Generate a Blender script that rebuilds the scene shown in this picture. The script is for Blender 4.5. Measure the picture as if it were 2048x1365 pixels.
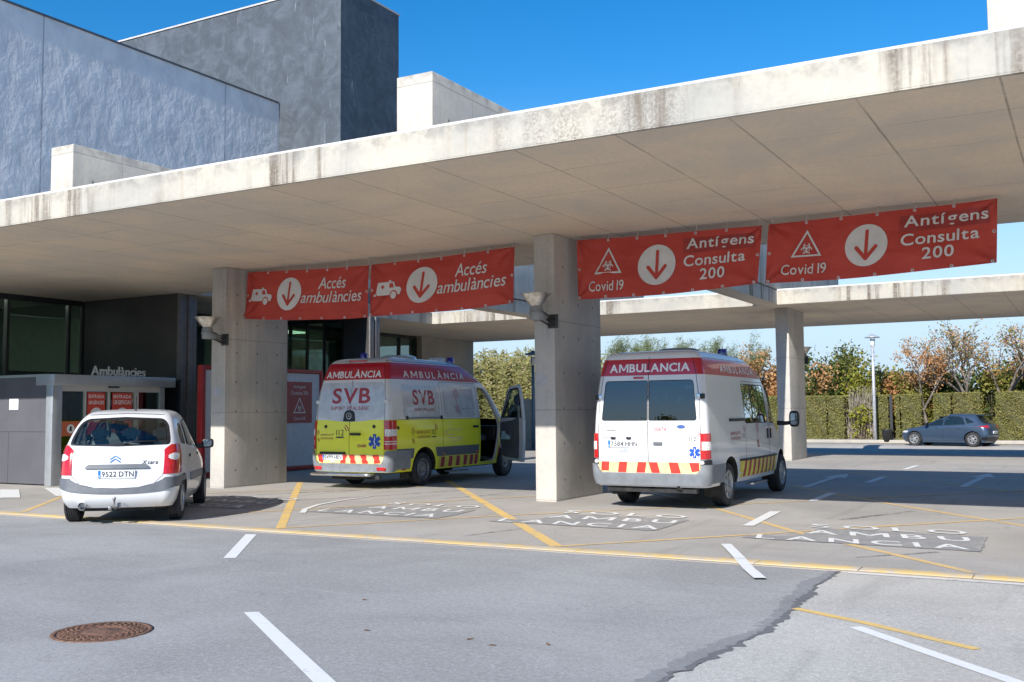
import bpy, bmesh, math, random
import numpy as np
from mathutils import Vector, Matrix
from mathutils.bvhtree import BVHTree

for _o in list(bpy.data.objects):
    bpy.data.objects.remove(_o)
SC = bpy.context.scene
COL = SC.collection
RND = random.Random(7)
PI = math.pi

# ------------------------------------------------------------------ camera
_yaw, _pit, _rol = math.radians(-29.3451), math.radians(3.9212), math.radians(-0.4647)
_f = Vector((math.sin(_yaw) * math.cos(_pit), math.cos(_yaw) * math.cos(_pit), math.sin(_pit)))
_r = Vector((math.cos(_yaw), -math.sin(_yaw), 0))
_u = _r.cross(_f)
_r2 = math.cos(_rol) * _r + math.sin(_rol) * _u
_u2 = -math.sin(_rol) * _r + math.cos(_rol) * _u
cam_d = bpy.data.cameras.new('camera')
cam = bpy.data.objects.new('camera', cam_d)
COL.objects.link(cam)
M3 = Matrix((_r2, _u2, -_f)).transposed()
cam.matrix_world = Matrix.Translation((0, 0, 1.55)) @ M3.to_4x4()
cam_d.sensor_width = 36.0
cam_d.lens = 36.0 * 2053.4 / 2048.0
cam_d.clip_start = 0.1
cam_d.clip_end = 3000
SC.camera = cam

# ------------------------------------------------------------------ light
SUN_E, SUN_A = math.radians(31.6), math.radians(-2.0)
wd = bpy.data.worlds.new('World')
SC.world = wd
wd.use_nodes = True
_nt = wd.node_tree
_bg = _nt.nodes['Background']
_sky = _nt.nodes.new('ShaderNodeTexSky')
_sky.sky_type = 'NISHITA'
_sky.sun_disc = False
_sky.sun_elevation = SUN_E
_sky.sun_rotation = PI + SUN_A
_sky.altitude = 0
_sky.air_density = 1.0
_sky.dust_density = 0.1
_sky.ozone_density = 4.0
_hs = _nt.nodes.new('ShaderNodeHueSaturation')
_hs.inputs['Saturation'].default_value = 1.36
_hs.inputs['Value'].default_value = 1.2
_nt.links.new(_sky.outputs[0], _hs.inputs['Color'])
_tc_ = _nt.nodes.new('ShaderNodeTexCoord')
_sx = _nt.nodes.new('ShaderNodeSeparateXYZ')
_nt.links.new(_tc_.outputs['Generated'], _sx.inputs[0])
_mr = _nt.nodes.new('ShaderNodeMapRange')
_mr.interpolation_type = 'SMOOTHSTEP'
_mr.inputs[1].default_value = 0.32; _mr.inputs[2].default_value = 0.02
_nt.links.new(_sx.outputs[2], _mr.inputs[0])
_mx = _nt.nodes.new('ShaderNodeMix')
_mx.data_type = 'RGBA'
_nt.links.new(_mr.outputs[0], _mx.inputs[0])
_nt.links.new(_hs.outputs[0], _mx.inputs[6])
_mx.inputs[7].default_value = (4.5, 5.9, 7.2, 1)       # pale horizon
_nt.links.new(_mx.outputs[2], _bg.inputs[0])
_bg.inputs[1].default_value = 0.10
sd = bpy.data.lights.new('sun', 'SUN')
sd.energy = 4.6
sd.angle = math.radians(0.5)
sd.color = (1.0, 0.962, 0.91)
sun = bpy.data.objects.new('sun', sd)
COL.objects.link(sun)
_d = Vector((math.sin(SUN_A) * math.cos(SUN_E), math.cos(SUN_A) * math.cos(SUN_E), -math.sin(SUN_E)))
sun.rotation_euler = _d.to_track_quat('-Z', 'Y').to_euler()
sun.location = (-10, -20, 40)
SC.view_settings.view_transform = 'Standard'
SC.view_settings.look = 'None'
SC.view_settings.exposure = 0.5
SC.view_settings.gamma = 1.0

# ------------------------------------------------------------------ scene helpers
def tag(o, label=None, cat=None, group=None, kind=None):
    if label: o['label'] = label
    if cat: o['category'] = cat
    if group: o['group'] = group
    if kind: o['kind'] = kind
    return o

def thing(name, label, cat, loc=(0, 0, 0), rz=0.0, group=None):
    o = bpy.data.objects.new(name, None)
    COL.objects.link(o)
    o.location = loc
    o.rotation_euler = (0, 0, rz)
    o.empty_display_size = 0.3
    return tag(o, label, cat, group)

def copy_tree(o, parent=None):
    c = o.copy()
    COL.objects.link(c)
    c.parent = parent
    for ch in list(o.children):
        copy_tree(ch, c)
    return c

class MB:
    """mesh builder: collects geometry and links it as one object"""
    def __init__(s):
        s.v = []; s.f = []; s.m = []; s.sm = []; s.g = [0]
    def cut(s):
        """faces added from here on belong to a separate piece"""
        if s.g[-1] != len(s.f): s.g.append(len(s.f))
    def objs(s, name, mats, parent, world=False, fixn=False, ang=None):
        """one object for every piece"""
        e = [q for q in s.g if q < len(s.f)] + [len(s.f)]
        out = []
        for a, b in zip(e[:-1], e[1:]):
            ids = sorted({i for f in s.f[a:b] for i in f}); mp = {q: i for i, q in enumerate(ids)}
            m = MB(); m.v = [s.v[i] for i in ids]; m.f = [tuple(mp[i] for i in f) for f in s.f[a:b]]; m.m = s.m[a:b]; m.sm = s.sm[a:b]
            out.append(m.obj(name, mats, parent, ang, world, fixn))
        return out
    def add(s, verts, faces, mi=0, smooth=False):
        b = len(s.v)
        s.v.extend([tuple(map(float, p)) for p in verts])
        for f in faces:
            s.f.append(tuple(b + i for i in f)); s.m.append(mi); s.sm.append(smooth)
        return s
    def box(s, x0, x1, y0, y1, z0, z1, mi=0, bev=0.0):
        if x0 > x1: x0, x1 = x1, x0
        if y0 > y1: y0, y1 = y1, y0
        if z0 > z1: z0, z1 = z1, z0
        if bev <= 0:
            v = [(x, y, z) for x in (x0, x1) for y in (y0, y1) for z in (z0, z1)]
            f = [(0, 1, 3, 2), (4, 6, 7, 5), (0, 4, 5, 1), (2, 3, 7, 6), (0, 2, 6, 4), (1, 5, 7, 3)]
            return s.add(v, f, mi)
        bm = bmesh.new()
        bmesh.ops.create_cube(bm, size=1)
        for p in bm.verts:
            p.co = ((x0 + x1) / 2 + p.co.x * (x1 - x0), (y0 + y1) / 2 + p.co.y * (y1 - y0), (z0 + z1) / 2 + p.co.z * (z1 - z0))
        bmesh.ops.bevel(bm, geom=bm.edges[:], offset=bev, segments=2, affect='EDGES', profile=0.5)
        s.addbm(bm, mi, True)
        bm.free()
        return s
    def addbm(s, bm, mi=0, smooth=False, mat=None):
        bm.verts.index_update()
        vs = [(mat @ p.co) if mat else p.co.copy() for p in bm.verts]
        s.add(vs, [[p.index for p in f.verts] for f in bm.faces], mi, smooth)
    def obox(s, c, ax, ay, az, mi=0):
        """oriented box: centre and three half-axis vectors"""
        c = Vector(c); ax = Vector(ax); ay = Vector(ay); az = Vector(az)
        v = [c + i * ax + j * ay + k * az for i in (-1, 1) for j in (-1, 1) for k in (-1, 1)]
        return s.add(v, [(0, 1, 3, 2), (4, 6, 7, 5), (0, 4, 5, 1), (2, 3, 7, 6), (0, 2, 6, 4), (1, 5, 7, 3)], mi)
    def tube(s, pts, rad, n=8, mi=0, caps=True, smooth=True):
        pts = [Vector(p) for p in pts]
        rads = rad if isinstance(rad, (list, tuple)) else [rad] * len(pts)
        rings = []
        up = Vector((0, 0, 1))
        for i, p in enumerate(pts):
            t = (pts[min(i + 1, len(pts) - 1)] - pts[max(i - 1, 0)])
            if t.length < 1e-9: t = Vector((0, 0, 1))
            t.normalize()
            a = t.cross(up if abs(t.z) < 0.95 else Vector((1, 0, 0))).normalized()
            b = t.cross(a)
            rings.append([p + rads[i] * (math.cos(2 * PI * k / n) * a + math.sin(2 * PI * k / n) * b) for k in range(n)])
        v = [q for r in rings for q in r]
        f = [(i * n + k, i * n + (k + 1) % n, (i + 1) * n + (k + 1) % n, (i + 1) * n + k) for i in range(len(pts) - 1) for k in range(n)]
        s.add(v, f, mi, smooth)
        if caps:
            s.add(rings[0], [tuple(range(n))], mi); s.add(rings[-1], [tuple(range(n))], mi)
        return s
    def lathe(s, prof, n=24, o=(0, 0, 0), axis='Z', mi=0, smooth=True, a0=0.0, a1=2 * PI):
        """profile [(r, h)] turned about an axis through o"""
        full = abs(a1 - a0 - 2 * PI) < 1e-6
        nn = n if full else n + 1
        v = []
        for r, h in prof:
            for k in range(nn):
                a = a0 + (a1 - a0) * k / n
                c, d = r * math.cos(a), r * math.sin(a)
                p = {'Z': (c, d, h), 'Y': (c, h, d), 'X': (h, c, d)}[axis]
                v.append((o[0] + p[0], o[1] + p[1], o[2] + p[2]))
        f = []
        for i in range(len(prof) - 1):
            for k in range(n):
                k2 = (k + 1) % nn
                f.append((i * nn + k, i * nn + k2, (i + 1) * nn + k2, (i + 1) * nn + k))
        return s.add(v, f, mi, smooth)
    def prism(s, poly, h0, h1, plane='XY', mi=0):
        n = len(poly)
        def P(a, b, h):
            return {'XY': (a, b, h), 'XZ': (a, h, b), 'YZ': (h, a, b)}[plane]
        v = [P(a, b, h0) for a, b in poly] + [P(a, b, h1) for a, b in poly]
        f = [tuple(range(n))[::-1], tuple(range(n, 2 * n))] + [(i, (i + 1) % n, n + (i + 1) % n, n + i) for i in range(n)]
        return s.add(v, f, mi)
    def sheet(s, poly, z, mi=0):
        return s.add([(a, b, z) for a, b in poly], [tuple(range(len(poly)))], mi)
    def mesh(s, name, mats, off=(0, 0, 0), ang=None, fixn=True):
        me = bpy.data.meshes.new(name)
        me.from_pydata([(a - off[0], b - off[1], c - off[2]) for a, b, c in s.v], [], s.f)
        for m in (mats if isinstance(mats, (list, tuple)) else [mats]):
            me.materials.append(m)
        me.polygons.foreach_set('material_index', s.m)
        me.polygons.foreach_set('use_smooth', s.sm if ang is None else [True] * len(s.f))
        if fixn:
            bm = bmesh.new(); bm.from_mesh(me)
            bmesh.ops.remove_doubles(bm, verts=bm.verts[:], dist=1e-5)
            bmesh.ops.recalc_face_normals(bm, faces=bm.faces[:])
            bm.to_mesh(me); bm.free()
        if ang is not None:
            me.set_sharp_from_angle(angle=math.radians(ang))
        me.update()
        return me
    def obj(s, name, mats, parent=None, ang=None, world=True, fixn=True):
        """link as one object; with a parent, world coordinates become local to it"""
        off = tuple(parent.matrix_basis.translation) if (parent is not None and world) else (0, 0, 0)
        if parent is not None and world and parent.parent is not None:
            q = parent
            tot = Vector((0, 0, 0))
            while q is not None:
                tot += q.location; q = q.parent
            off = tuple(tot)
        o = bpy.data.objects.new(name, s.mesh(name, mats, off, ang, fixn))
        COL.objects.link(o)
        if parent is not None: o.parent = parent
        return o

def rounded(poly, r, n=4):
    """round the corners of a 2D polygon"""
    out = []
    m = len(poly)
    rr = r if isinstance(r, (list, tuple)) else [r] * m
    for i in range(m):
        p0, p, p1 = Vector(poly[i - 1]), Vector(poly[i]), Vector(poly[(i + 1) % m])
        q = min(rr[i], (p0 - p).length * 0.49, (p1 - p).length * 0.49)
        if q < 1e-5:
            out.append(tuple(p)); continue
        a = p + (p0 - p).normalized() * q
        b = p + (p1 - p).normalized() * q
        for k in range(n + 1):
            t = k / n
            out.append(tuple((1 - t) ** 2 * a + 2 * t * (1 - t) * p + t * t * b))
    return out

_gl = {}
def glyph(ch, bold, shear):
    k = (ch, bold, shear)
    if k not in _gl and ch == 'M':
        # drawn by hand: one outline, so that no faces overlap
        v, _ = glyph('H', bold, shear)
        h0, h = v[:, 1].min(), v[:, 1].max(); w = 0.80 + 2 * bold; st = 0.10 + 2 * bold; c = w / 2
        P = [(0, h0), (st, h0), (st, h * .70), (c - st * .42, h * .16), (c + st * .42, h * .16), (w - st, h * .70), (w - st, h0), (w, h0), (w, h), (w - st * 1.15, h), (c, h * .36), (st * 1.15, h), (0, h)]
        _gl[k] = (np.array([(a + shear * b, b) for a, b in P]), [(0, 1, 2, 12), (2, 11, 12), (2, 3, 10, 11), (3, 4, 10), (4, 5, 9, 10), (5, 8, 9), (5, 6, 7, 8)])
    if k not in _gl:
        cu = bpy.data.curves.new('tmp', 'FONT')
        cu.body = ch; cu.size = 1; cu.offset = bold; cu.shear = shear; cu.resolution_u = 4
        ob = bpy.data.objects.new('tmp', cu)
        COL.objects.link(ob)
        dg = bpy.context.evaluated_depsgraph_get()
        me = bpy.data.meshes.new_from_object(ob.evaluated_get(dg))
        _gl[k] = (np.array([q.co[:2] for q in me.vertices]), [tuple(p.vertices) for p in me.polygons])
        bpy.data.objects.remove(ob); bpy.data.curves.remove(cu); bpy.data.meshes.remove(me)
    return _gl[k]
_tc = {}
def text2d(s, bold=0.0, space=1.0, shear=0.0):
    """glyph outlines set one after another as flat triangles, bounding box scaled to 0..1; also its aspect ratio"""
    k = (s, bold, space, shear)
    if k in _tc: return _tc[k]
    V, F, x, n = [], [], 0.0, 0
    for ch in s:
        if ch == ' ':
            x += 0.26 * space; continue
        v, f = glyph(ch, bold, shear)
        lo, hi = v[:, 0].min(), v[:, 0].max()
        V.append(v + np.array([x - lo, 0])); F += [tuple(n + i for i in q) for q in f]
        n += len(v); x += (hi - lo) + 0.085 + (space - 1.0) * 0.55 - (0.05 if shear > 0 else 0)
    v = np.concatenate(V)
    lo, hi = v.min(0), v.max(0)
    _tc[k] = ((v - lo) / (hi - lo), F, (hi[0] - lo[0]) / (hi[1] - lo[1]))
    return _tc[k]

def put_text(mb, s, fn, mi=0, **kw):
    """fn maps the unit box of the text to 3D"""
    v, f, _ = text2d(s, **kw)
    mb.add([fn(a, b) for a, b in v], f, mi)

# ------------------------------------------------------------------ shader helpers
class S:
    """a socket with arithmetic"""
    def __init__(s, nt, k): s.nt = nt; s.k = k
    def _m(s, op, *a, clamp=False):
        n = s.nt.nodes.new('ShaderNodeMath'); n.operation = op; n.use_clamp = clamp
        for i, q in enumerate((s,) + a):
            if isinstance(q, S): s.nt.links.new(q.k, n.inputs[i])
            else: n.inputs[i].default_value = q
        return S(s.nt, n.outputs[0])
    def __add__(s, o): return s._m('ADD', o)
    def __sub__(s, o): return s._m('SUBTRACT', o)
    def __mul__(s, o): return s._m('MULTIPLY', o)
    def __truediv__(s, o): return s._m('DIVIDE', o)
    def abs(s): return s._m('ABSOLUTE')
    def fract(s): return s._m('FRACT')
    def lt(s, o): return s._m('LESS_THAN', o)
    def gt(s, o): return s._m('GREATER_THAN', o)
    def min(s, o): return s._m('MINIMUM', o)
    def max(s, o): return s._m('MAXIMUM', o)
    def step(s, a, b):
        n = s.nt.nodes.new('ShaderNodeMapRange'); n.interpolation_type = 'SMOOTHSTEP'
        s.nt.links.new(s.k, n.inputs[0])
        n.inputs[1].default_value = a; n.inputs[2].default_value = b
        return S(s.nt, n.outputs[0])
    def inv(s): return s._m('MULTIPLY', -1.0) + 1.0

def schlick(nt):
    """reflectance of a thin pane, the same from both sides"""
    lw_ = nt.nodes.new('ShaderNodeLayerWeight'); lw_.inputs[0].default_value = 0.5
    f_ = S(nt, lw_.outputs['Facing'])
    return f_._m('POWER', 5.0) * 0.92 + 0.06

class Mat:
    def __init__(s, name, rough=0.6, metal=0.0, spec=0.5, coat=0.0, col=(0.5, 0.5, 0.5)):
        s.m = bpy.data.materials.new(name); s.m.use_nodes = True
        s.nt = s.m.node_tree
        s.b = s.nt.nodes['Principled BSDF']
        s.b.inputs['Base Color'].default_value = (*col, 1)
        s.b.inputs['Roughness'].default_value = rough
        s.b.inputs['Metallic'].default_value = metal
        s.b.inputs['Specular IOR Level'].default_value = spec
        s.b.inputs['Coat Weight'].default_value = coat
        s.b.inputs['Coat Roughness'].default_value = 0.04
    def pos(s, obj=False):
        if obj:
            v = s.nt.nodes.new('ShaderNodeTexCoord').outputs['Object']
        else:
            v = s.nt.nodes.new('ShaderNodeNewGeometry').outputs['Position']
        x = s.nt.nodes.new('ShaderNodeSeparateXYZ'); s.nt.links.new(v, x.inputs[0])
        return v, S(s.nt, x.outputs[0]), S(s.nt, x.outputs[1]), S(s.nt, x.outputs[2])
    def noise(s, v, scale, detail=4, rough=0.6, dist=0.0, sc=(1, 1, 1), off=(0, 0, 0)):
        if sc != (1, 1, 1) or off != (0, 0, 0):
            mp = s.nt.nodes.new('ShaderNodeMapping'); s.nt.links.new(v, mp.inputs[0])
            mp.inputs['Scale'].default_value = sc; mp.inputs['Location'].default_value = off
            v = mp.outputs[0]
        n = s.nt.nodes.new('ShaderNodeTexNoise'); s.nt.links.new(v, n.inputs['Vector'])
        n.inputs['Scale'].default_value = scale; n.inputs['Detail'].default_value = detail
        n.inputs['Roughness'].default_value = rough; n.inputs['Distortion'].default_value = dist
        return S(s.nt, n.outputs[0])
    def voro(s, v, scale, feature='F1', out=0):
        n = s.nt.nodes.new('ShaderNodeTexVoronoi'); n.feature = feature
        s.nt.links.new(v, n.inputs['Vector']); n.inputs['Scale'].default_value = scale
        return S(s.nt, n.outputs[out])
    def mix(s, fac, a, b):
        n = s.nt.nodes.new('ShaderNodeMix'); n.data_type = 'RGBA'
        if isinstance(fac, S): s.nt.links.new(fac.k, n.inputs[0])
        else: n.inputs[0].default_value = fac
        for q, i in ((a, 6), (b, 7)):
            if isinstance(q, (tuple, list)): n.inputs[i].default_value = (*q[:3], 1)
            else: s.nt.links.new(q, n.inputs[i])
        return n.outputs[2]
    def color(s, k): s.nt.links.new(k, s.b.inputs['Base Color']); return s
    def rough(s, k): s.nt.links.new(k.k, s.b.inputs['Roughness']); return s
    def bump(s, h, strength=0.3, dist=0.01):
        n = s.nt.nodes.new('ShaderNodeBump'); n.inputs['Strength'].default_value = strength
        n.inputs['Distance'].default_value = dist
        s.nt.links.new(h.k, n.inputs['Height']); s.nt.links.new(n.outputs[0], s.b.inputs['Normal']); return s

def plain(name, col, rough=0.5, metal=0.0, coat=0.0, spec=0.5, vary=0.06, obj=True, scale=6.0, dirt=None):
    """simple material with a little unevenness"""
    k = Mat(name, rough, metal, spec, coat, col)
    v, x, y, z = k.pos(obj)
    n = k.noise(v, scale, 5)
    a = tuple(max(0, c * (1 - vary * 2)) for c in col); b = tuple(min(1, c * (1 + vary * 2)) for c in col)
    c = k.mix(n.step(0.3, 0.7), a, b)
    if dirt:
        h, amt = dirt
        d = (z.step(h * 1.6, h * 0.2)) * (k.noise(v, 9, 5).step(0.3, 0.75)) * amt
        c = k.mix(d, c, (0.16, 0.135, 0.105))
    k.color(c)
    k.rough(n * 0.12 + (rough - 0.06))
    return k.m
# ------------------------------------------------------------------ surface materials
def concrete(name, base, streak=0.0, joints=None, ties=None, mottle=0.16, warm=(1.06, 1.0, 0.9), top=None):
    k = Mat(name, 0.85, 0, 0.25)
    v, x, y, z = k.pos()
    big = k.noise(v, 0.55, 5, 0.62, 0.4)
    fin = k.noise(v, 14, 5, 0.65)
    lo = tuple(b * (1 - mottle) for b in base)
    hi = tuple(min(1, b * (1 + mottle) * w) for b, w in zip(base, warm))
    c = k.mix(big.step(0.3, 0.7), lo, hi)
    c = k.mix(fin.step(0.35, 0.75) * 0.35, c, tuple(b * 0.72 for b in base))
    h = fin * 0.4 + big * 0.4
    if streak > 0:
        s1 = k.noise(v, 1.0, 5, 0.68, 0, (3.2, 3.2, 0.16))
        s2 = k.noise(v, 1.0, 3, 0.5, 0, (0.55, 0.55, 0.25), (3.1, 0, 0))
        speck = k.noise(v, 22, 3, 0.7)
        m = s1.step(0.46, 0.64) * s2.step(0.44, 0.60) * (speck.step(0.25, 0.6) * 0.5 + 0.5) * streak
        c = k.mix(m * 0.8, c, (0.16, 0.13, 0.10))
        # one long lichen-darkened stretch of the front edge
        win = (x + 4.85).abs().step(1.5, 0.9) * (y - 10.36).abs().step(0.3, 0.1)
        lich = k.noise(v, 30, 3, 0.8).step(0.40, 0.62) * k.noise(v, 1.0, 4, 0.6, 0, (2.2, 2.2, 0.5), (5, 1, 0)).step(0.36, 0.60)
        c = k.mix(win * lich * (0.75 if streak > 1 else 0.0), c, (0.20, 0.175, 0.145))
        s3 = k.noise(v, 1.0, 4, 0.6, 0, (5.5, 5.5, 0.1), (7, 2, 0))
        c = k.mix(s3.step(0.55, 0.75) * 0.30 * streak, c, (0.36, 0.27, 0.18))
        if top is not None:
            t = z.step(top - 0.22, top) * (k.noise(v, 5, 4).step(0.38, 0.68))
            c = k.mix(t * 0.55, c, (0.17, 0.16, 0.15))
    if joints:
        x0, px, y0, py, wd_, amt = joints
        wob = (k.noise(v, 2.2, 3) - 0.5) * 0.012
        jx = ((((x - x0) / px + wob) + 0.5).fract() - 0.5).abs() * px
        jy = ((((y - y0) / py + wob) + 0.5).fract() - 0.5).abs() * py
        jm = (jx.step(wd_ * 2.2, wd_ * 0.5)).max(jy.step(wd_ * 1.8, wd_ * 0.4) * (k.noise(v, 0.8, 2).step(0.4, 0.6)))
        jm = jm * (k.noise(v, 1.3, 4).step(0.25, 0.62) * 0.75 + 0.25)
        c = k.mix(jm * amt, c, (0.06, 0.05, 0.04))
        # tone differs from board to board
        fx = k.nt.nodes.new('ShaderNodeCombineXYZ')
        for i, (q, o, p_) in enumerate(((x, x0, px), (y, y0, py))):
            k.nt.links.new((((q - o) / p_)._m('FLOOR')).k, fx.inputs[i])
        wn = k.nt.nodes.new('ShaderNodeTexWhiteNoise'); k.nt.links.new(fx.outputs[0], wn.inputs[0])
        c = k.mix(S(k.nt, wn.outputs[0]) * 0.13, c, tuple(b * 0.62 for b in base))
    if ties:
        y0, py, z0, pz = ties
        dy = (((y - y0) / py + 0.5).fract() - 0.5) * py
        dz = (((z - z0) / pz + 0.5).fract() - 0.5) * pz
        r2 = dy * dy + dz * dz
        c = k.mix(r2.step(0.0007, 0.0003) * 0.65, c, (0.03, 0.03, 0.028))
        zz = (((z - 0.02) / 1.55 + 0.5).fract() - 0.5).abs() * 1.55
        yy = (((y - y0 + py / 2) / (py * 2) + 0.5).fract() - 0.5).abs() * (py * 2)
        j = zz.step(0.012, 0.003).max(yy.step(0.010, 0.003) * 0.7)
        c = k.mix(j * 0.36, c, (0.08, 0.075, 0.07))
        h = h - r2.step(0.0007, 0.0003) * 2.0 - j
    k.color(c)
    k.bump(h, 0.35, 0.008)
    return k.m

M_FASCIA = concrete('board_marked_concrete', (0.455, 0.44, 0.40), streak=1.3, top=5.03)
M_SOFFIT = concrete('soffit_concrete', (0.69, 0.605, 0.51), joints=(-0.62, 1.305, 10.36, 1.31, 0.008, 0.55), mottle=0.085)
M_PILLAR = concrete('pillar_concrete', (0.515, 0.495, 0.47), streak=0.35, ties=(16.13, 0.62, 0.36, 0.62), mottle=0.14)
M_BEAM = concrete('beam_concrete', (0.55, 0.52, 0.47), streak=0.75, ties=(13.6, 1.3, 5.75, 1.4), top=6.37)
M_WALLC = concrete('plain_concrete', (0.36, 0.335, 0.30), ties=(35, 1.2, 0.6, 1.2), mottle=0.12)

def mat_asphalt(name, base, light=0.25, old=False):
    k = Mat(name, 0.9, 0, 0.3)
    v, x, y, z = k.pos()
    f1 = k.noise(v, 75, 4, 0.8)
    f2 = k.noise(v, 26, 4, 0.75)
    fine = f1 * 0.62 + f2 * 0.38
    mid = k.noise(v, 7, 5, 0.6)
    big = k.noise(v, 0.42, 5, 0.6, 0.6)
    c = k.mix(big.step(0.3, 0.7), tuple(b * 0.86 for b in base), tuple(b * 1.12 for b in base))
    c = k.mix(fine.step(0.50, 0.62) * light, c, tuple(min(1, b * 1.9) for b in base))
    c = k.mix(fine.step(0.49, 0.38) * light, c, tuple(b * 0.45 for b in base))
    c = k.mix(mid.step(0.55, 0.8) * 0.22, c, tuple(b * 0.72 for b in base))
    vo = k.voro(v, 0.9)
    st = k.noise(v, 1.7, 5, 0.7, 1.2)
    c = k.mix(st.step(0.60, 0.73) * (0.45 if old else 0.30), c, tuple(b * 0.42 for b in base))
    tr0 = k.noise(v, 1.0, 4, 0.65, 0.5, (0.45, 2.2, 1), (4, 1, 0))
    c = k.mix(tr0.step(0.52, 0.70) * 0.16, c, tuple(b * 0.55 for b in base))
    li = k.noise(v, 1.0, 5, 0.7, 0.8, (1.1, 3.0, 1), (9, 5, 0))
    c = k.mix(li.step(0.60, 0.72) * 0.22, c, tuple(min(1, b * 1.35) for b in base))
    dr = k.noise(v, 26, 2, 0.5)
    c = k.mix(dr.step(0.70, 0.76) * 0.6, c, tuple(b * 0.4 for b in base))
    if old:
        # wheel tracks and drips running along the bays
        tr = k.noise(v, 1.0, 4, 0.6, 0.3, (2.6, 0.35, 1))
        c = k.mix(tr.step(0.54, 0.72) * 0.34, c, tuple(b * 0.5 for b in base))
        wp = k.noise(v, 0.28, 3)
        c = k.mix(wp.step(0.35, 0.7) * 0.35, c, (base[0] * 1.1, base[1] * 1.04, base[2] * 0.93))
        ck = k.voro(v, 0.55, 'DISTANCE_TO_EDGE')
        wob = k.noise(v, 3.5, 4)
        cr = (ck + (wob - 0.5) * 0.06).abs().step(0.012, 0.003)
        c = k.mix(cr * 0.0, c, tuple(b * 0.3 for b in base))
    k.color(c)
    k.bump(fine * 0.8 + mid * 0.5, 0.6, 0.006)
    return k.m

M_LOT = mat_asphalt('worn_pale_asphalt', (0.385, 0.365, 0.338), 0.30, True)
M_ROAD = mat_asphalt('grey_asphalt', (0.325, 0.320, 0.310), 0.42)
M_OLD = mat_asphalt('stony_old_asphalt', (0.45, 0.432, 0.40), 0.5, True)
M_TAR = mat_asphalt('tar', (0.15, 0.15, 0.155), 0.3)

def mat_paint(name, base, wear, under=(0.37, 0.35, 0.325), grain=30):
    k = Mat(name, 0.75, 0, 0.3)
    v, x, y, z = k.pos()
    a = k.noise(v, 2.3, 5, 0.7)
    b = k.noise(v, grain, 4, 0.75)
    m = (a * 0.55 + b * 0.55)
    c = k.mix(m.step(wear - 0.06, wear + 0.1), base, under)
    c = k.mix(k.noise(v, 8, 5).step(0.5, 0.8) * 0.25, c, tuple(q * 0.55 for q in base))
    k.color(c)
    k.bump(b, 0.3, 0.004)
    return k.m
M_WHITE = mat_paint('worn_white_road_paint', (0.74, 0.74, 0.72), 0.67)
M_WHITE_OLD = mat_paint('faded_white_road_paint', (0.68, 0.67, 0.64), 0.60)
M_YELLOW = mat_paint('worn_yellow_road_paint', (0.74, 0.50, 0.17), 0.60)
M_YELLOW_OLD = mat_paint('faded_yellow_road_paint', (0.70, 0.48, 0.20), 0.60)
M_PATCH = mat_paint('worn_grey_paint_patch', (0.275, 0.272, 0.27), 0.57, (0.37, 0.35, 0.325), 12)
M_KERB = mat_paint('chipped_yellow_kerb_paint', (0.74, 0.52, 0.20), 0.53, (0.56, 0.49, 0.39), 9)

# ------------------------------------------------------------------ ground
def gz(y):
    """ground height; a dip added before the far row places the canopy shadow"""
    if y < 34: return 0.0
    if y < 47.1: return -0.31 * (y - 34) / 13.1
    if y < 48.0: return -0.31 + 0.20 * (y - 47.1) / 0.9
    return -0.11
g = MB()
xs = [-900, -200, -60, -40, -30, -25, -20, -15, -10, -5, 0, 5, 15, 40, 200, 900]
ys = [-900, -200, -40, -10, 0, 10.36, 20, 30, 34, 38, 42, 47.1, 47.5, 48.0, 50, 53, 58, 70, 200, 900]
g.add([(x, y, gz(y)) for y in ys for x in xs],
      [(j * len(xs) + i, j * len(xs) + i + 1, (j + 1) * len(xs) + i + 1, (j + 1) * len(xs) + i) for j in range(len(ys) - 1) for i in range(len(xs) - 1)])
tag(g.obj('ground', M_LOT, ang=20), 'worn pale asphalt lot under and behind the canopy', kind='structure')

rr = random.Random(3)
edge = []
for (x, y) in [(-2.16, 10.16), (-2.17, 9.7), (-2.15, 9.21), (-2.11, 8.7), (-2.09, 8.2), (-2.07, 7.7), (-2.05, 7.26), (-2.10, 6.8), (-2.14, 6.43), (-2.16, 6.0), (-2.2, 5.65), (-2.25, 5.0), (-2.4, 4.0), (-2.6, 2.0), (-3.0, -3), (-4, -12)]:
    edge.append((x, y))
fine_e = []
for a, b in zip(edge[:-1], edge[1:]):
    n = max(2, int(abs(a[1] - b[1]) / 0.05)) if b[1] > 3 else 4
    for i in range(n):
        t = i / n
        fine_e.append((a[0] + (b[0] - a[0]) * t + rr.gauss(0, 0.012), a[1] + (b[1] - a[1]) * t))
road = [(-60, 10.16)] + fine_e + [(-4, -12), (-60, -12)]
m = MB(); m.sheet(road, 0.004)
tag(m.obj('road', M_ROAD), 'smooth grey asphalt road in front of the canopy', kind='structure')
old = [(p[0] + 0.02, p[1]) for p in fine_e] + [(-4, -12), (40, -12), (40, 10.16)]
m = MB(); m.sheet(old, 0.004)
tag(m.obj('old_road', M_OLD), 'stony old asphalt beside the newer road surface', kind='structure')
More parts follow.
